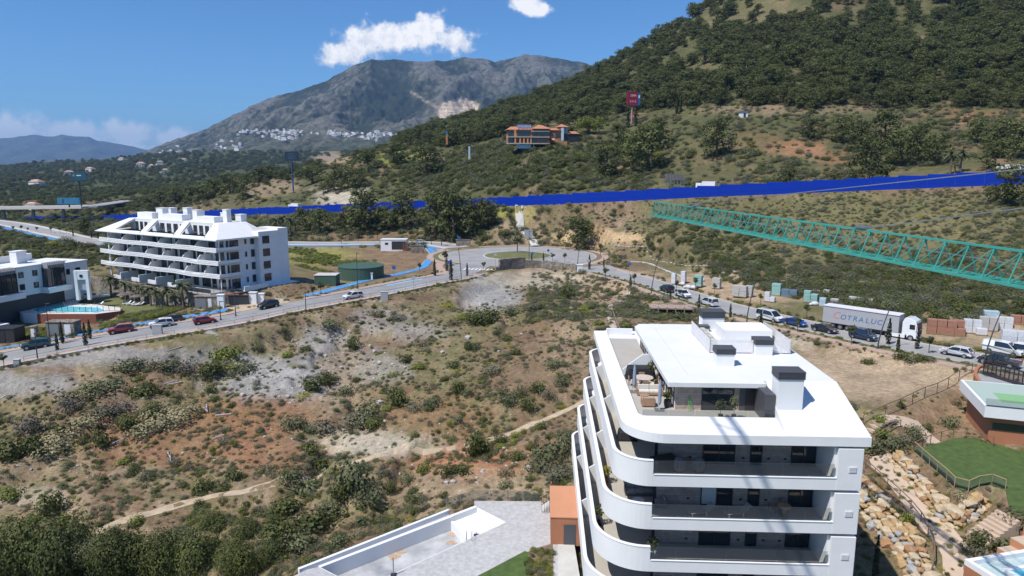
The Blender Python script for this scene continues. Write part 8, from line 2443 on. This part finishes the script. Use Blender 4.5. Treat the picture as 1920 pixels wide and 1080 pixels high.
BIG = [bush_mesh(680 + j, (L_PINE, L_DARK, L_OLIVE, L_PINE)[j], 6500, .036, 18, .9) for j in range(4)]
for (u, v, h, w) in ((40, 1130, 128, .62), (130, 1120, 132, .6), (225, 1100, 104, .62), (305, 1090, 96, .6), (375, 1110, 100, .6), (445, 1080, 76, .62), (510, 1060, 64, .65), (20, 1090, 80, .65), (560, 1085, 60, .8), (180, 1050, 56, .8), (340, 1030, 60, .7), (470, 1010, 50, .8), (400, 985, 40, .9)):
 plant("leafy_tree", "dark leafy corner tree", "tree", BIG[rp.randrange(4)], u, min(v, 1075), h, "dense trees in the lower left corner", wfac=w, parts=("crown",), rng=rp, z=-13 - (1.5 if v > 1080 else 0))
# ------------------------------------------------------------------ masses of plants nobody could count
PROTO = bpy.data.collections.new("plant_prototypes")
def proto_collection(name, meshes):
 c = bpy.data.collections.new(name)
 for i, m in enumerate(meshes):
  ob = bpy.data.objects.new("%s_%02d" % (name, i), m)
  c.objects.link(ob)
 return c
def merge(ms, name):
 """crown and trunk of a tree as one mesh for the far wood"""
 bm = bmesh.new(); mats = []
 for m in ms:
  n0 = len(bm.faces); bm.from_mesh(m)
  bm.faces.ensure_lookup_table()
  if m.materials[0] not in mats: mats.append(m.materials[0])
  for f in bm.faces[n0:]:
   f.material_index = mats.index(m.materials[0])
 me = bpy.data.meshes.new(name); bm.to_mesh(me); bm.free()
 for m in mats: me.materials.append(m)
 return me
def mass(name, label, coll, pts, scale, idx, rot, sz=None):
 me = bpy.data.meshes.new(name)
 n = len(pts)
 me.vertices.add(n); me.vertices.foreach_set("co", np.asarray(pts, np.float32).ravel())
 for nm, ty, dat in (("s", 'FLOAT', scale), ("i", 'INT', idx), ("r", 'FLOAT', rot)):
  a = me.attributes.new(nm, ty, 'POINT'); a.data.foreach_set("value", np.asarray(dat))
 o = bpy.data.objects.new(name, me); COL.objects.link(o)
 tag(o, label, kind="stuff")
 ng = bpy.data.node_groups.new(name + "_scatter", 'GeometryNodeTree')
 ng.interface.new_socket("Geometry", in_out='INPUT', socket_type='NodeSocketGeometry'); ng.interface.new_socket("Geometry", in_out='OUTPUT', socket_type='NodeSocketGeometry')
 N = ng.nodes.new; L = ng.links.new
 gi, go = N("NodeGroupInput"), N("NodeGroupOutput")
 ip = N("GeometryNodeInstanceOnPoints"); ci = N("GeometryNodeCollectionInfo")
 ci.inputs["Collection"].default_value = coll; ci.inputs["Separate Children"].default_value = True; ci.inputs["Reset Children"].default_value = True
 L(gi.outputs[0], ip.inputs["Points"]); L(ci.outputs[0], ip.inputs["Instance"]); ip.inputs["Pick Instance"].default_value = True
 def attr(nm, ty):
  a = N("GeometryNodeInputNamedAttribute"); a.data_type = ty; a.inputs["Name"].default_value = nm; return a.outputs["Attribute"]
 L(attr("i", 'INT'), ip.inputs["Instance Index"])
 cx = N("ShaderNodeCombineXYZ"); L(attr("r", 'FLOAT'), cx.inputs[2]); L(cx.outputs[0], ip.inputs["Rotation"])
 cs = N("ShaderNodeCombineXYZ"); sa = attr("s", 'FLOAT')
 for k in range(3):
  if sz and k < 2:
   mm = N("ShaderNodeMath"); mm.operation = 'MULTIPLY'; L(sa, mm.inputs[0]); mm.inputs[1].default_value = sz; L(mm.outputs[0], cs.inputs[k])
  else:
   L(sa, cs.inputs[k])
 L(cs.outputs[0], ip.inputs["Scale"])
 L(ip.outputs[0], go.inputs[0])
 md = o.modifiers.new("scatter", 'NODES'); md.node_group = ng
 return o
NR = np.random.RandomState(77)
def blocked(x, y):
 b = np.zeros(x.shape, bool)
 for line, half in ((UPPER_ROAD, 9.2), (LEFT_ROAD, 8.2), (RIGHT_ROAD, 7.8), (FENCE, 1.5), (SLOPE_PATH, 1.0), (BIKE1, 2.0)):
  b |= poly_dist(x, y, line)[0] < half
 d, _, side = poly_dist(x, y, [Vector(p) for p in FENCE])
 b |= (poly_dist(x, y, MOTORWAY)[0] < 9)
 b |= np.hypot(x - ROUND_C[0], y - ROUND_C[1]) < 30
 for poly, _, bl in PADS:
  b |= in_poly(x, y, poly)
 b |= poly_dist(x, y, [drop(u, v) for (u, v) in ((-60, 722), (180, 668), (400, 622))])[0] < 3.5
 return b
def scatter(n, a0, a1, D0, D1, dens):
 a = NR.uniform(a0, a1, n); D = np.exp(NR.uniform(log(D0), log(D1), n))
 x, y = a * D, D
 z = gz(x, y)
 u, v = project(x, y, z)
 m = (~blocked(x, y)) & (NR.rand(n) < dens(u, v, x, y))
 return x[m], y[m], z[m], u[m], v[m]
def gauss(u, v, L):
 s = np.zeros(u.shape)
 for (a, b, ru, rv, w) in L:
  s = np.maximum(s, w * np.exp(-(((u - a) / ru) ** 2 + ((v - b) / rv) ** 2)))
 return s
BARE = [(1256, 575, 42, 12, 1.0), (915, 553, 55, 34, 1), (520, 712, 110, 44, .95), (610, 640, 50, 32, .8), (700, 690, 60, 20, .7), (700, 832, 130, 24, .95), (900, 900, 170, 30, .8), (1650, 705, 250, 50, 1), (1780, 770, 110, 46, .85), (1130, 560, 70, 40, .75), (1010, 525, 100, 18, .7), (70, 880, 110, 24, .8), (560, 830, 120, 22, .6), (1000, 860, 60, 70, .5), (640, 700, 30, 50, .7), (640, 372, 50, 20, 1), (620, 300, 40, 16, .9), (500, 350, 60, 18, .8), (180, 668, 300, 16, 1), (1120, 446, 100, 12, 1), (700, 490, 90, 22, .8)]
SM = [BUSH["grey"][0], BUSH["dry"][0], BUSH["olive"][0], BUSH["dry"][1], BUSH["grey"][1], BUSH["olive"][1], BUSH["dark"][0], BUSH["bright"][0], BUSH["cream"][0], BUSH["yellow"][0]]
SC_ = proto_collection("scrub", SM)
def d_slope(u, v, x, y):
 n = fbm(x / 9, y / 9, 4, 51); n2 = fbm(x / 3.0, y / 3.0, 3, 53)
 d = (.62 + 1.35 * n + .5 * n2) * (1 - gauss(u, v, BARE))
 d = np.maximum(d, gauss(u, v, [(100, 790, 160, 70, 1.0), (420, 690, 120, 30, .8), (480, 980, 160, 60, .9), (1050, 880, 60, 60, .8)]))
 return np.clip(d, 0, 1) * (v > 535) * (u < 1600)
x, y, z, u, v = scatter(46000, -1.15, .62, 55, 200, d_slope)
n = len(x)
green = gauss(u, v, [(150, 800, 200, 80, .8), (450, 960, 250, 80, .9), (820, 740, 200, 60, .35), (420, 690, 120, 40, .6)])
w = np.stack([np.full(n, 1.0), np.full(n, 1.1), np.full(n, .7), np.full(n, 1.1), np.full(n, 1.0), .9 + green, .6 + 1.5 * green, .22 + .5 * green, .05 + .3 * gauss(u, v, [(300, 790, 120, 30, 1), (130, 830, 80, 40, 1)]), np.full(n, .06)], 1)
w = np.cumsum(w / w.sum(1)[:, None], 1); idx = (NR.rand(n)[:, None] > w).sum(1).clip(0, 9)
sc = NR.lognormal(-.95, .45, n).clip(.15, 1.3) * np.where(idx >= 6, 1.2, 1.0)
mass("slope_scrub", "low dry scrub and herbs scattered over the vacant slope", SC_, np.stack([x, y, z - .05], 1), sc.astype(np.float32), idx.astype(np.int32), NR.uniform(0, 6.28, n).astype(np.float32))
def d_right(u, v, x, y):
 n = fbm(x / 10, y / 10, 4, 61)
 return np.clip(.9 + 1.0 * n, 0, 1) * (1 - gauss(u, v, BARE)) * ((v < 640) & (v > 330))
x, y, z, u, v = scatter(34000, -.25, 1.2, 128, 262, d_right)
k = (u > 990) | (v < 445); x, y, z, u, v = x[k], y[k], z[k], u[k], v[k]
n = len(x)
idx = NR.choice(10, n, p=[.20, .09, .25, .07, .10, .14, .09, .03, .01, .02])
sc = NR.lognormal(-.25, .4, n).clip(.3, 2.2) * (.75 + .5 * gauss(u, v, [(1500, 560, 400, 60, 1)]))
mass("hillside_scrub", "dense grey green scrub on the slope below the blue fence", SC_, np.stack([x, y, z - .08], 1), sc.astype(np.float32), idx.astype(np.int32), NR.uniform(0, 6.28, n).astype(np.float32))
def d_hill(u, v, x, y):
 n = fbm(x / 22, y / 22, 4, 67)
 return np.clip(.6 + 1.2 * n, 0, 1) * (1 - gauss(u, v, BARE + [(1330, 290, 130, 40, .3), (1500, 280, 70, 20, .6), (1010, 255, 72, 20, 1.0), (1040, 235, 60, 16, .9)]))
x, y, z, u, v = scatter(34000, -.85, 1.15, 243, 620, d_hill)
k = ~((u > 1150) & (np.hypot(x, y) > 420)); x, y, z, u, v = x[k], y[k], z[k], u[k], v[k]
n = len(x)
dg = gauss(u, v, [(960, 310, 130, 50, 1.0), (850, 330, 120, 50, .8), (700, 290, 120, 40, .5), (1180, 290, 60, 40, .6)])
base = np.array([.16, .10, .24, .06, .10, .14, .16, .02, .01, .02])
w = np.tile(base, (n, 1)); w[:, 6] += 1.2 * dg; w[:, 5] += .5 * dg; w[:, 9] += .25 * gauss(u, v, [(750, 292, 60, 24, 1), (960, 402, 50, 14, 1)])
w = np.cumsum(w / w.sum(1)[:, None], 1); idx = (NR.rand(n)[:, None] > w).sum(1).clip(0, 9)
sc = NR.lognormal(.35, .4, n).clip(.6, 3.6) * (1 + .7 * dg)
mass("upper_hill_scrub", "mixed scrub and bushes on the hillside above the blue fence", SC_, np.stack([x, y, z - .1], 1), sc.astype(np.float32), idx.astype(np.int32), NR.uniform(0, 6.28, n).astype(np.float32))
x, y, z, u, v = scatter(5200, -.2, .26, 272, 430, lambda u, v, x, y: np.clip(gauss(u, v, [(960, 310, 120, 46, 1), (860, 325, 90, 46, .9), (1090, 300, 90, 40, .6), (780, 300, 70, 36, .6), (1060, 262, 60, 14, .7), (900, 285, 50, 16, .8)]) + .5 * fbm(x / 14, y / 14, 3, 88), 0, 1) * (1 - gauss(u, v, [(1010, 250, 66, 18, 1.2)]).clip(0, 1)))
TK = proto_collection("thicket", [BUSH["dark"][0], BUSH["dark"][1], BUSH["olive"][0], BUSH["twig"][0], BUSH["pine"][0], BUSH["pine"][1]])
mass("hillside_thicket", "thick dark green bushes on the slope below the restaurant", TK, np.stack([x, y, z - .2], 1), NR.lognormal(.75, .3, len(x)).clip(1.0, 4.0).astype(np.float32), NR.choice(6, len(x), p=[.25, .22, .2, .12, .12, .09]).astype(np.int32), NR.uniform(0, 6, len(x)).astype(np.float32))
for (nm, lab, n, a0, a1, D0, D1, G, s0, p_) in (
  ("slope_thicket", "tall dense scrub along the foot of the slope behind the pallets", 7000, .15, .95, 118, 215, [(1250, 470, 110, 34, .8), (1400, 510, 110, 30, .9), (1550, 560, 130, 26, 1), (1720, 590, 120, 18, 1), (1330, 440, 120, 30, .5), (1700, 520, 160, 40, .5), (1860, 580, 90, 24, .9)], .25, [.2, .2, .3, .12, .08, .1]),
  ("plot_thicket", "green bushes behind the far left apartment block", 3600, -.95, -.5, 165, 258, [(60, 470, 110, 30, 1), (150, 488, 90, 22, .9), (-40, 480, 90, 40, 1), (230, 470, 60, 12, .5)], .1, [.3, .25, .25, .05, .08, .07])):
 x, y, z, u, v = scatter(n, a0, a1, D0, D1, lambda u, v, x, y: np.clip(gauss(u, v, G) + .5 * fbm(x / 9, y / 9, 3, 84), 0, 1) * (gauss(u, v, G) > .12))
 mass(nm, lab, TK, np.stack([x, y, z - .1], 1), NR.lognormal(s0, .3, len(x)).clip(.5, 2.6).astype(np.float32), NR.choice(6, len(x), p=p_).astype(np.int32), NR.uniform(0, 6, len(x)).astype(np.float32))
FP = proto_collection("pines", [merge(m, "pine_%d" % i) for i, m in enumerate(PINES)])
def d_forest(u, v, x, y):
 n = fbm(x / 50, y / 50, 3, 73)
 e = np.interp(u, [700, 860, 1000, 1140, 1250, 1400, 1500, 1700, 1920, 2300], [270, 276, 246, 226, 204, 200, 206, 204, 206, 206])      # lower edge of the wood
 d = np.clip(.92 + 1.3 * n, 0, 1)
 d = d * (1 - gauss(u, v, [(1440, 25, 70, 34, .9), (1330, 130, 50, 26, .75), (1300, 40, 60, 30, .6), (1560, 30, 60, 20, .6), (1010, 252, 62, 16, 1)]))
 return d * (v < e) * (u > 690)
x, y, z, u, v = scatter(9500, -.2, 1.2, 290, 1000, d_forest)
k = z > 38; x, y, z, u, v = x[k], y[k], z[k], u[k], v[k]
order = np.argsort(y)
sing = [i for i in order if -20 < u[i] < 1940 and v[i] > -20][:170]
rest = np.ones(len(x), bool); rest[sing] = False
for i in sing:
 hh = NR.uniform(5.5, 8.5)
 plant("pine_tree", "forest edge pine", "tree", PINES[NR.randint(6)], float(u[i]), float(v[i]), hh * FPX / y[i], "front trees of the pine forest", pos=(x[i], y[i], z[i]), wfac=NR.uniform(1.0, 1.35), rng=rp)
n = int(rest.sum())
mass("pine_forest", "dark green pine forest covering the right hill", FP, np.stack([x[rest], y[rest], z[rest] - .2], 1), np.clip(NR.lognormal(2.05, .24, n), 4.5, 13).astype(np.float32), NR.randint(0, 6, n).astype(np.int32), NR.uniform(0, 6.28, n).astype(np.float32), 1.2)
def d_valley(u, v, x, y):
 n = fbm(x / 120, y / 120, 4, 79)
 return np.clip(.75 + 1.3 * n, 0, 1) * (1 - gauss(u, v, BARE)) * ~((u > 820) & (v < 240))
x, y, z, u, v = scatter(11500, -.95, .1, 480, 2450, d_valley)
n = len(x)
mass("valley_wood", "mixed trees and bushes covering the valley on the left", FP, np.stack([x, y, z - .5], 1), (NR.uniform(5, 9, n) * np.clip(y / 1300, .6, 1.5)).astype(np.float32), NR.randint(0, 6, n).astype(np.int32), NR.uniform(0, 6.28, n).astype(np.float32), 1.6)
def hedge(name, label, pts, z, w, n, size, coll, D=None):
 l = resample([Vector(px(u, v, z=z)) for (u, v) in pts], .6)
 P = []
 for _ in range(n):
  p = l[NR.randint(len(l))]
  P.append((p.x + NR.uniform(-w, w), p.y + NR.uniform(-w, w), gz(p.x, p.y) + .02))
 mass(name, label, coll, P, NR.uniform(size * .7, size * 1.3, n).astype(np.float32), NR.randint(0, len(coll.objects), n).astype(np.int32), NR.uniform(0, 6, n).astype(np.float32))
HB = proto_collection("hedge_leaves", [BUSH["bright"][0], BUSH["bright"][1], BUSH["bright"][2], BUSH["olive"][0]])
HD = proto_collection("small_plants", [BUSH["olive"][0], BUSH["dry"][0], BUSH["bright"][1], BUSH["yellow"][1], BUSH["dark"][1]])
hedge("garden_hedge", "yellow green clipped hedges between the left lawn and cycle path", [(200, 612), (250, 600), (300, 592), (350, 582), (340, 575), (300, 584), (240, 594)], LLAWN_Z, 1.2, 420, .95, HB)
hedge("garden_hedge", "yellow green bushes below the far left block", [(30, 625), (60, 618), (80, 625), (55, 632), (100, 620)], -4, 2.0, 160, .8, HB)
hedge("garden_hedge", "bright bushes at the foot of the palm garden wall", [(205, 543), (235, 541), (280, 550), (310, 560), (350, 566)], LLAWN_Z, .8, 130, .7, HB)
hedge("garden_hedge", "yellow green hedge on the vacant plot behind the tank", [(560, 505), (600, 510), (620, 515)], -1, 1.5, 90, .8, HB)
hedge("plot_growth", "yellow green weeds on the plot behind the left block", [(535, 472), (570, 478), (610, 482), (560, 490), (640, 490), (690, 492)], -.5, 5.0, 520, .9, HB)
for (line, off, n, lab, sz) in ((RIGHT_ROAD[4:], -4.6, 420, "small bushes in the planting strip of the right road", .42), (RIGHT_ROAD[4:], -7.9, 200, "low tufts along the lower edge of the right footway", .4), (RIGHT_ROAD[6:], 5.4, 260, "weeds between the right road and the pallets", .55), (LEFT_ROAD[8:], -6.6, 260, "small bushes in the planting strip of the left road", .42), (LEFT_ROAD[6:], 7.7, 420, "tufts along the lower edge of the left road", .5)):
 l = offset(line, off); P = []
 for _ in range(n):
  p = l[NR.randint(len(l))]; q = (p.x + NR.uniform(-1.5, 1.5), p.y + NR.uniform(-1.5, 1.5))
  d = float(poly_dist(np.array([q[0]]), np.array([q[1]]), line)[0][0])
  if abs(d - abs(off)) < 1.0: P.append((q[0], q[1], gz(q[0], q[1]) + .1))
 n = len(P)
 mass("strip_planting", lab, HD, P, NR.uniform(sz * .6, sz * 1.4, n).astype(np.float32), NR.randint(0, 5, n).astype(np.int32), NR.uniform(0, 6, n).astype(np.float32))
RC = proto_collection("scree", rk)
x, y, z, u, v = scatter(30000, -.9, .3, 60, 200, lambda u, v, x, y: gauss(u, v, [(915, 553, 55, 34, .5), (520, 712, 110, 40, .8), (610, 645, 50, 30, .7), (700, 690, 70, 20, .8), (715, 602, 50, 26, .4), (700, 832, 130, 24, .2), (60, 880, 110, 26, .3), (900, 880, 120, 50, .12), (600, 760, 300, 90, .08)]))
mass("scree_stones", "loose grey stones of the scree patches on the vacant slope", RC, np.stack([x, y, z], 1), NR.lognormal(-1.6, .45, len(x)).clip(.08, .7).astype(np.float32), NR.randint(0, 5, len(x)).astype(np.int32), NR.uniform(0, 6, len(x)).astype(np.float32))
P = []
for p in SLOPE_PATH:
 for s_ in (-1.3, 1.2):
  if NR.rand() < .75: P.append((p.x + NR.uniform(-.3, .3), p.y + s_ + NR.uniform(-.3, .3), gz(p.x, p.y + s_)))
mass("path_planting", "young plants lining the sandy slope path", HD, P, NR.uniform(.25, .6, len(P)).astype(np.float32), NR.randint(0, 5, len(P)).astype(np.int32), NR.uniform(0, 6, len(P)).astype(np.float32))
x, y, z, u, v = scatter(2600, .3, 1.0, 48, 98, lambda u, v, x, y: ((v > 735) & (u > 1600) & (u < 1960)) * (.55 + .3 * (v > 850)))
mass("garden_herbs", "low herbs planted between the boulder walls on the right", HD, np.stack([x, y, z], 1), NR.uniform(.2, .5, len(x)).astype(np.float32), NR.randint(0, 5, len(x)).astype(np.int32), NR.uniform(0, 6, len(x)).astype(np.float32))
P = [px(NR.uniform(988, 1036), NR.uniform(1030, 1085), z=DECK_Z + .06) for _ in range(90)]
mass("bed_plants", "small plants in the bed by the pool deck", HD, P, NR.uniform(.2, .5, 90).astype(np.float32), NR.randint(0, 5, 90).astype(np.int32), NR.uniform(0, 6, 90).astype(np.float32))
# ------------------------------------------------------------------ white village below the mountain, houses in the valley
def mountain_at(u, v):
 X, D, Z = MTN
 j = int(np.clip((u + 100) / 1600 * (X.shape[1] - 1), 0, X.shape[1] - 1))
 uu, vv = project(X[:, j], D[:, j], Z[:, j])
 k = np.nonzero(vv < v)[0]
 i = int(k[0]) if len(k) else X.shape[0] // 3
 return (X[i, j], D[i, j], Z[i, j])
def house_mesh(seed, roof):
 r = random.Random(seed); q = MB()
 w, d, h = r.uniform(9, 17), r.uniform(8, 11), r.uniform(5, 9)
 q.slot(0); q.bx(-w / 2, w / 2, -d / 2, d / 2, -6, h); q.bx(-w / 2 + 2, w / 4, -d / 2 + 2, d / 2 - 2, h, h + 2.4)
 q.slot(1)
 if roof:
  q.add([(-w / 2 - .5, -d / 2 - .5, h + .05), (w / 2 + .5, -d / 2 - .5, h + .05), (w / 2 + .5, d / 2 + .5, h + .05), (-w / 2 - .5, d / 2 + .5, h + .05), (-w / 4, 0, h + 3), (w / 4, 0, h + 3)], [(0, 1, 5, 4), (1, 2, 5), (2, 3, 4, 5), (3, 0, 4)])
 q.slot(2)
 for i in range(3):
  for k in range(int(h // 3)):
   x = -w / 2 + (i + .5) * w / 3; q.bx(x - .8, x + .8, -d / 2 - .08, -d / 2 + .05, .8 + k * 3, 2.4 + k * 3)
 return q.mesh("house", [M_WHITE, mat("village_tiles", (.38, .22, .15), .85, .15, .3), M_WIN])
HM = [house_mesh(900 + i, i % 2) for i in range(8)]
CL = [("upper left end of the white village", 475, 249, 14, 4, 8), ("left part of the white village", 515, 252, 22, 6, 16), ("left middle of the white village", 560, 250, 24, 5, 20), ("flat block row below the white village", 548, 262, 18, 2.5, 9), ("centre of the white village", 640, 253, 30, 4, 16), ("right middle of the white village", 715, 255, 36, 6, 22), ("right part of the white village", 780, 256, 30, 6, 18), ("right end of the white village", 830, 243, 18, 6, 10),
      ("slope below the white village", 450, 278, 40, 10, 12), ("lower left slope below the mountain", 400, 296, 40, 6, 12), ("wooded foot of the mountain", 330, 290, 40, 12, 10)]
for (lab, cu, cv, su, sv, n) in CL:
 for k in range(int(n * 1.5)):
  u, v = cu + NR.normal() * su * .6, cv + NR.normal() * sv * .6
  p = mountain_at(u, v)
  o = inst(HM[NR.randint(8)], "village_house", None, (p[0], p[1], p[2] + 1.5), NR.uniform(-.5, .5), (lambda s: (s * 1.25, s, s * .8))(NR.uniform(.5, 1.05)))
  tag(o, "small white house in the " + lab, "house", "white village houses")
for k, (u, v, D, s, lab) in enumerate(((228, 297, 2200, 1.4, "white house on the wooded ridge left of the mountain"), (265, 311, 1700, 1.5, "white villa in the woods of the left valley"), (285, 312, 1680, 1.2, "white house right of the valley villa"), (310, 322, 1450, 1.2, "small white house low in the left valley"), (130, 324, 1500, 1.2, "pale house behind the blue green billboard"), (170, 320, 1600, 1.3, "pale long house right of the blue green billboard"), (70, 352, 1150, 1.5, "long white shed in the left valley"), (62, 383, 640, .8, "orange roofed cottage beside the motorway bridge"), (300, 305, 1800, 1.2, "white house above the valley villa"), (345, 300, 1900, 1.2, "white house at the foot of the mountain spur"))):
 p = px(u, v, D=D); zg = gz(p[0], p[1])
 T = thing("valley_house", lab, "house", (p[0], p[1], zg + .5), NR.uniform(-.4, .4))
 inst(HM[k % 8 | 1], "walls_and_roof", T, (0, 0, 0), 0, s)
 q = MB(); q.bx(-9 * s, -5.5 * s, -2 * s, 3 * s, -2, 3.6 * s); q.build("annex", M_WHITE, T)
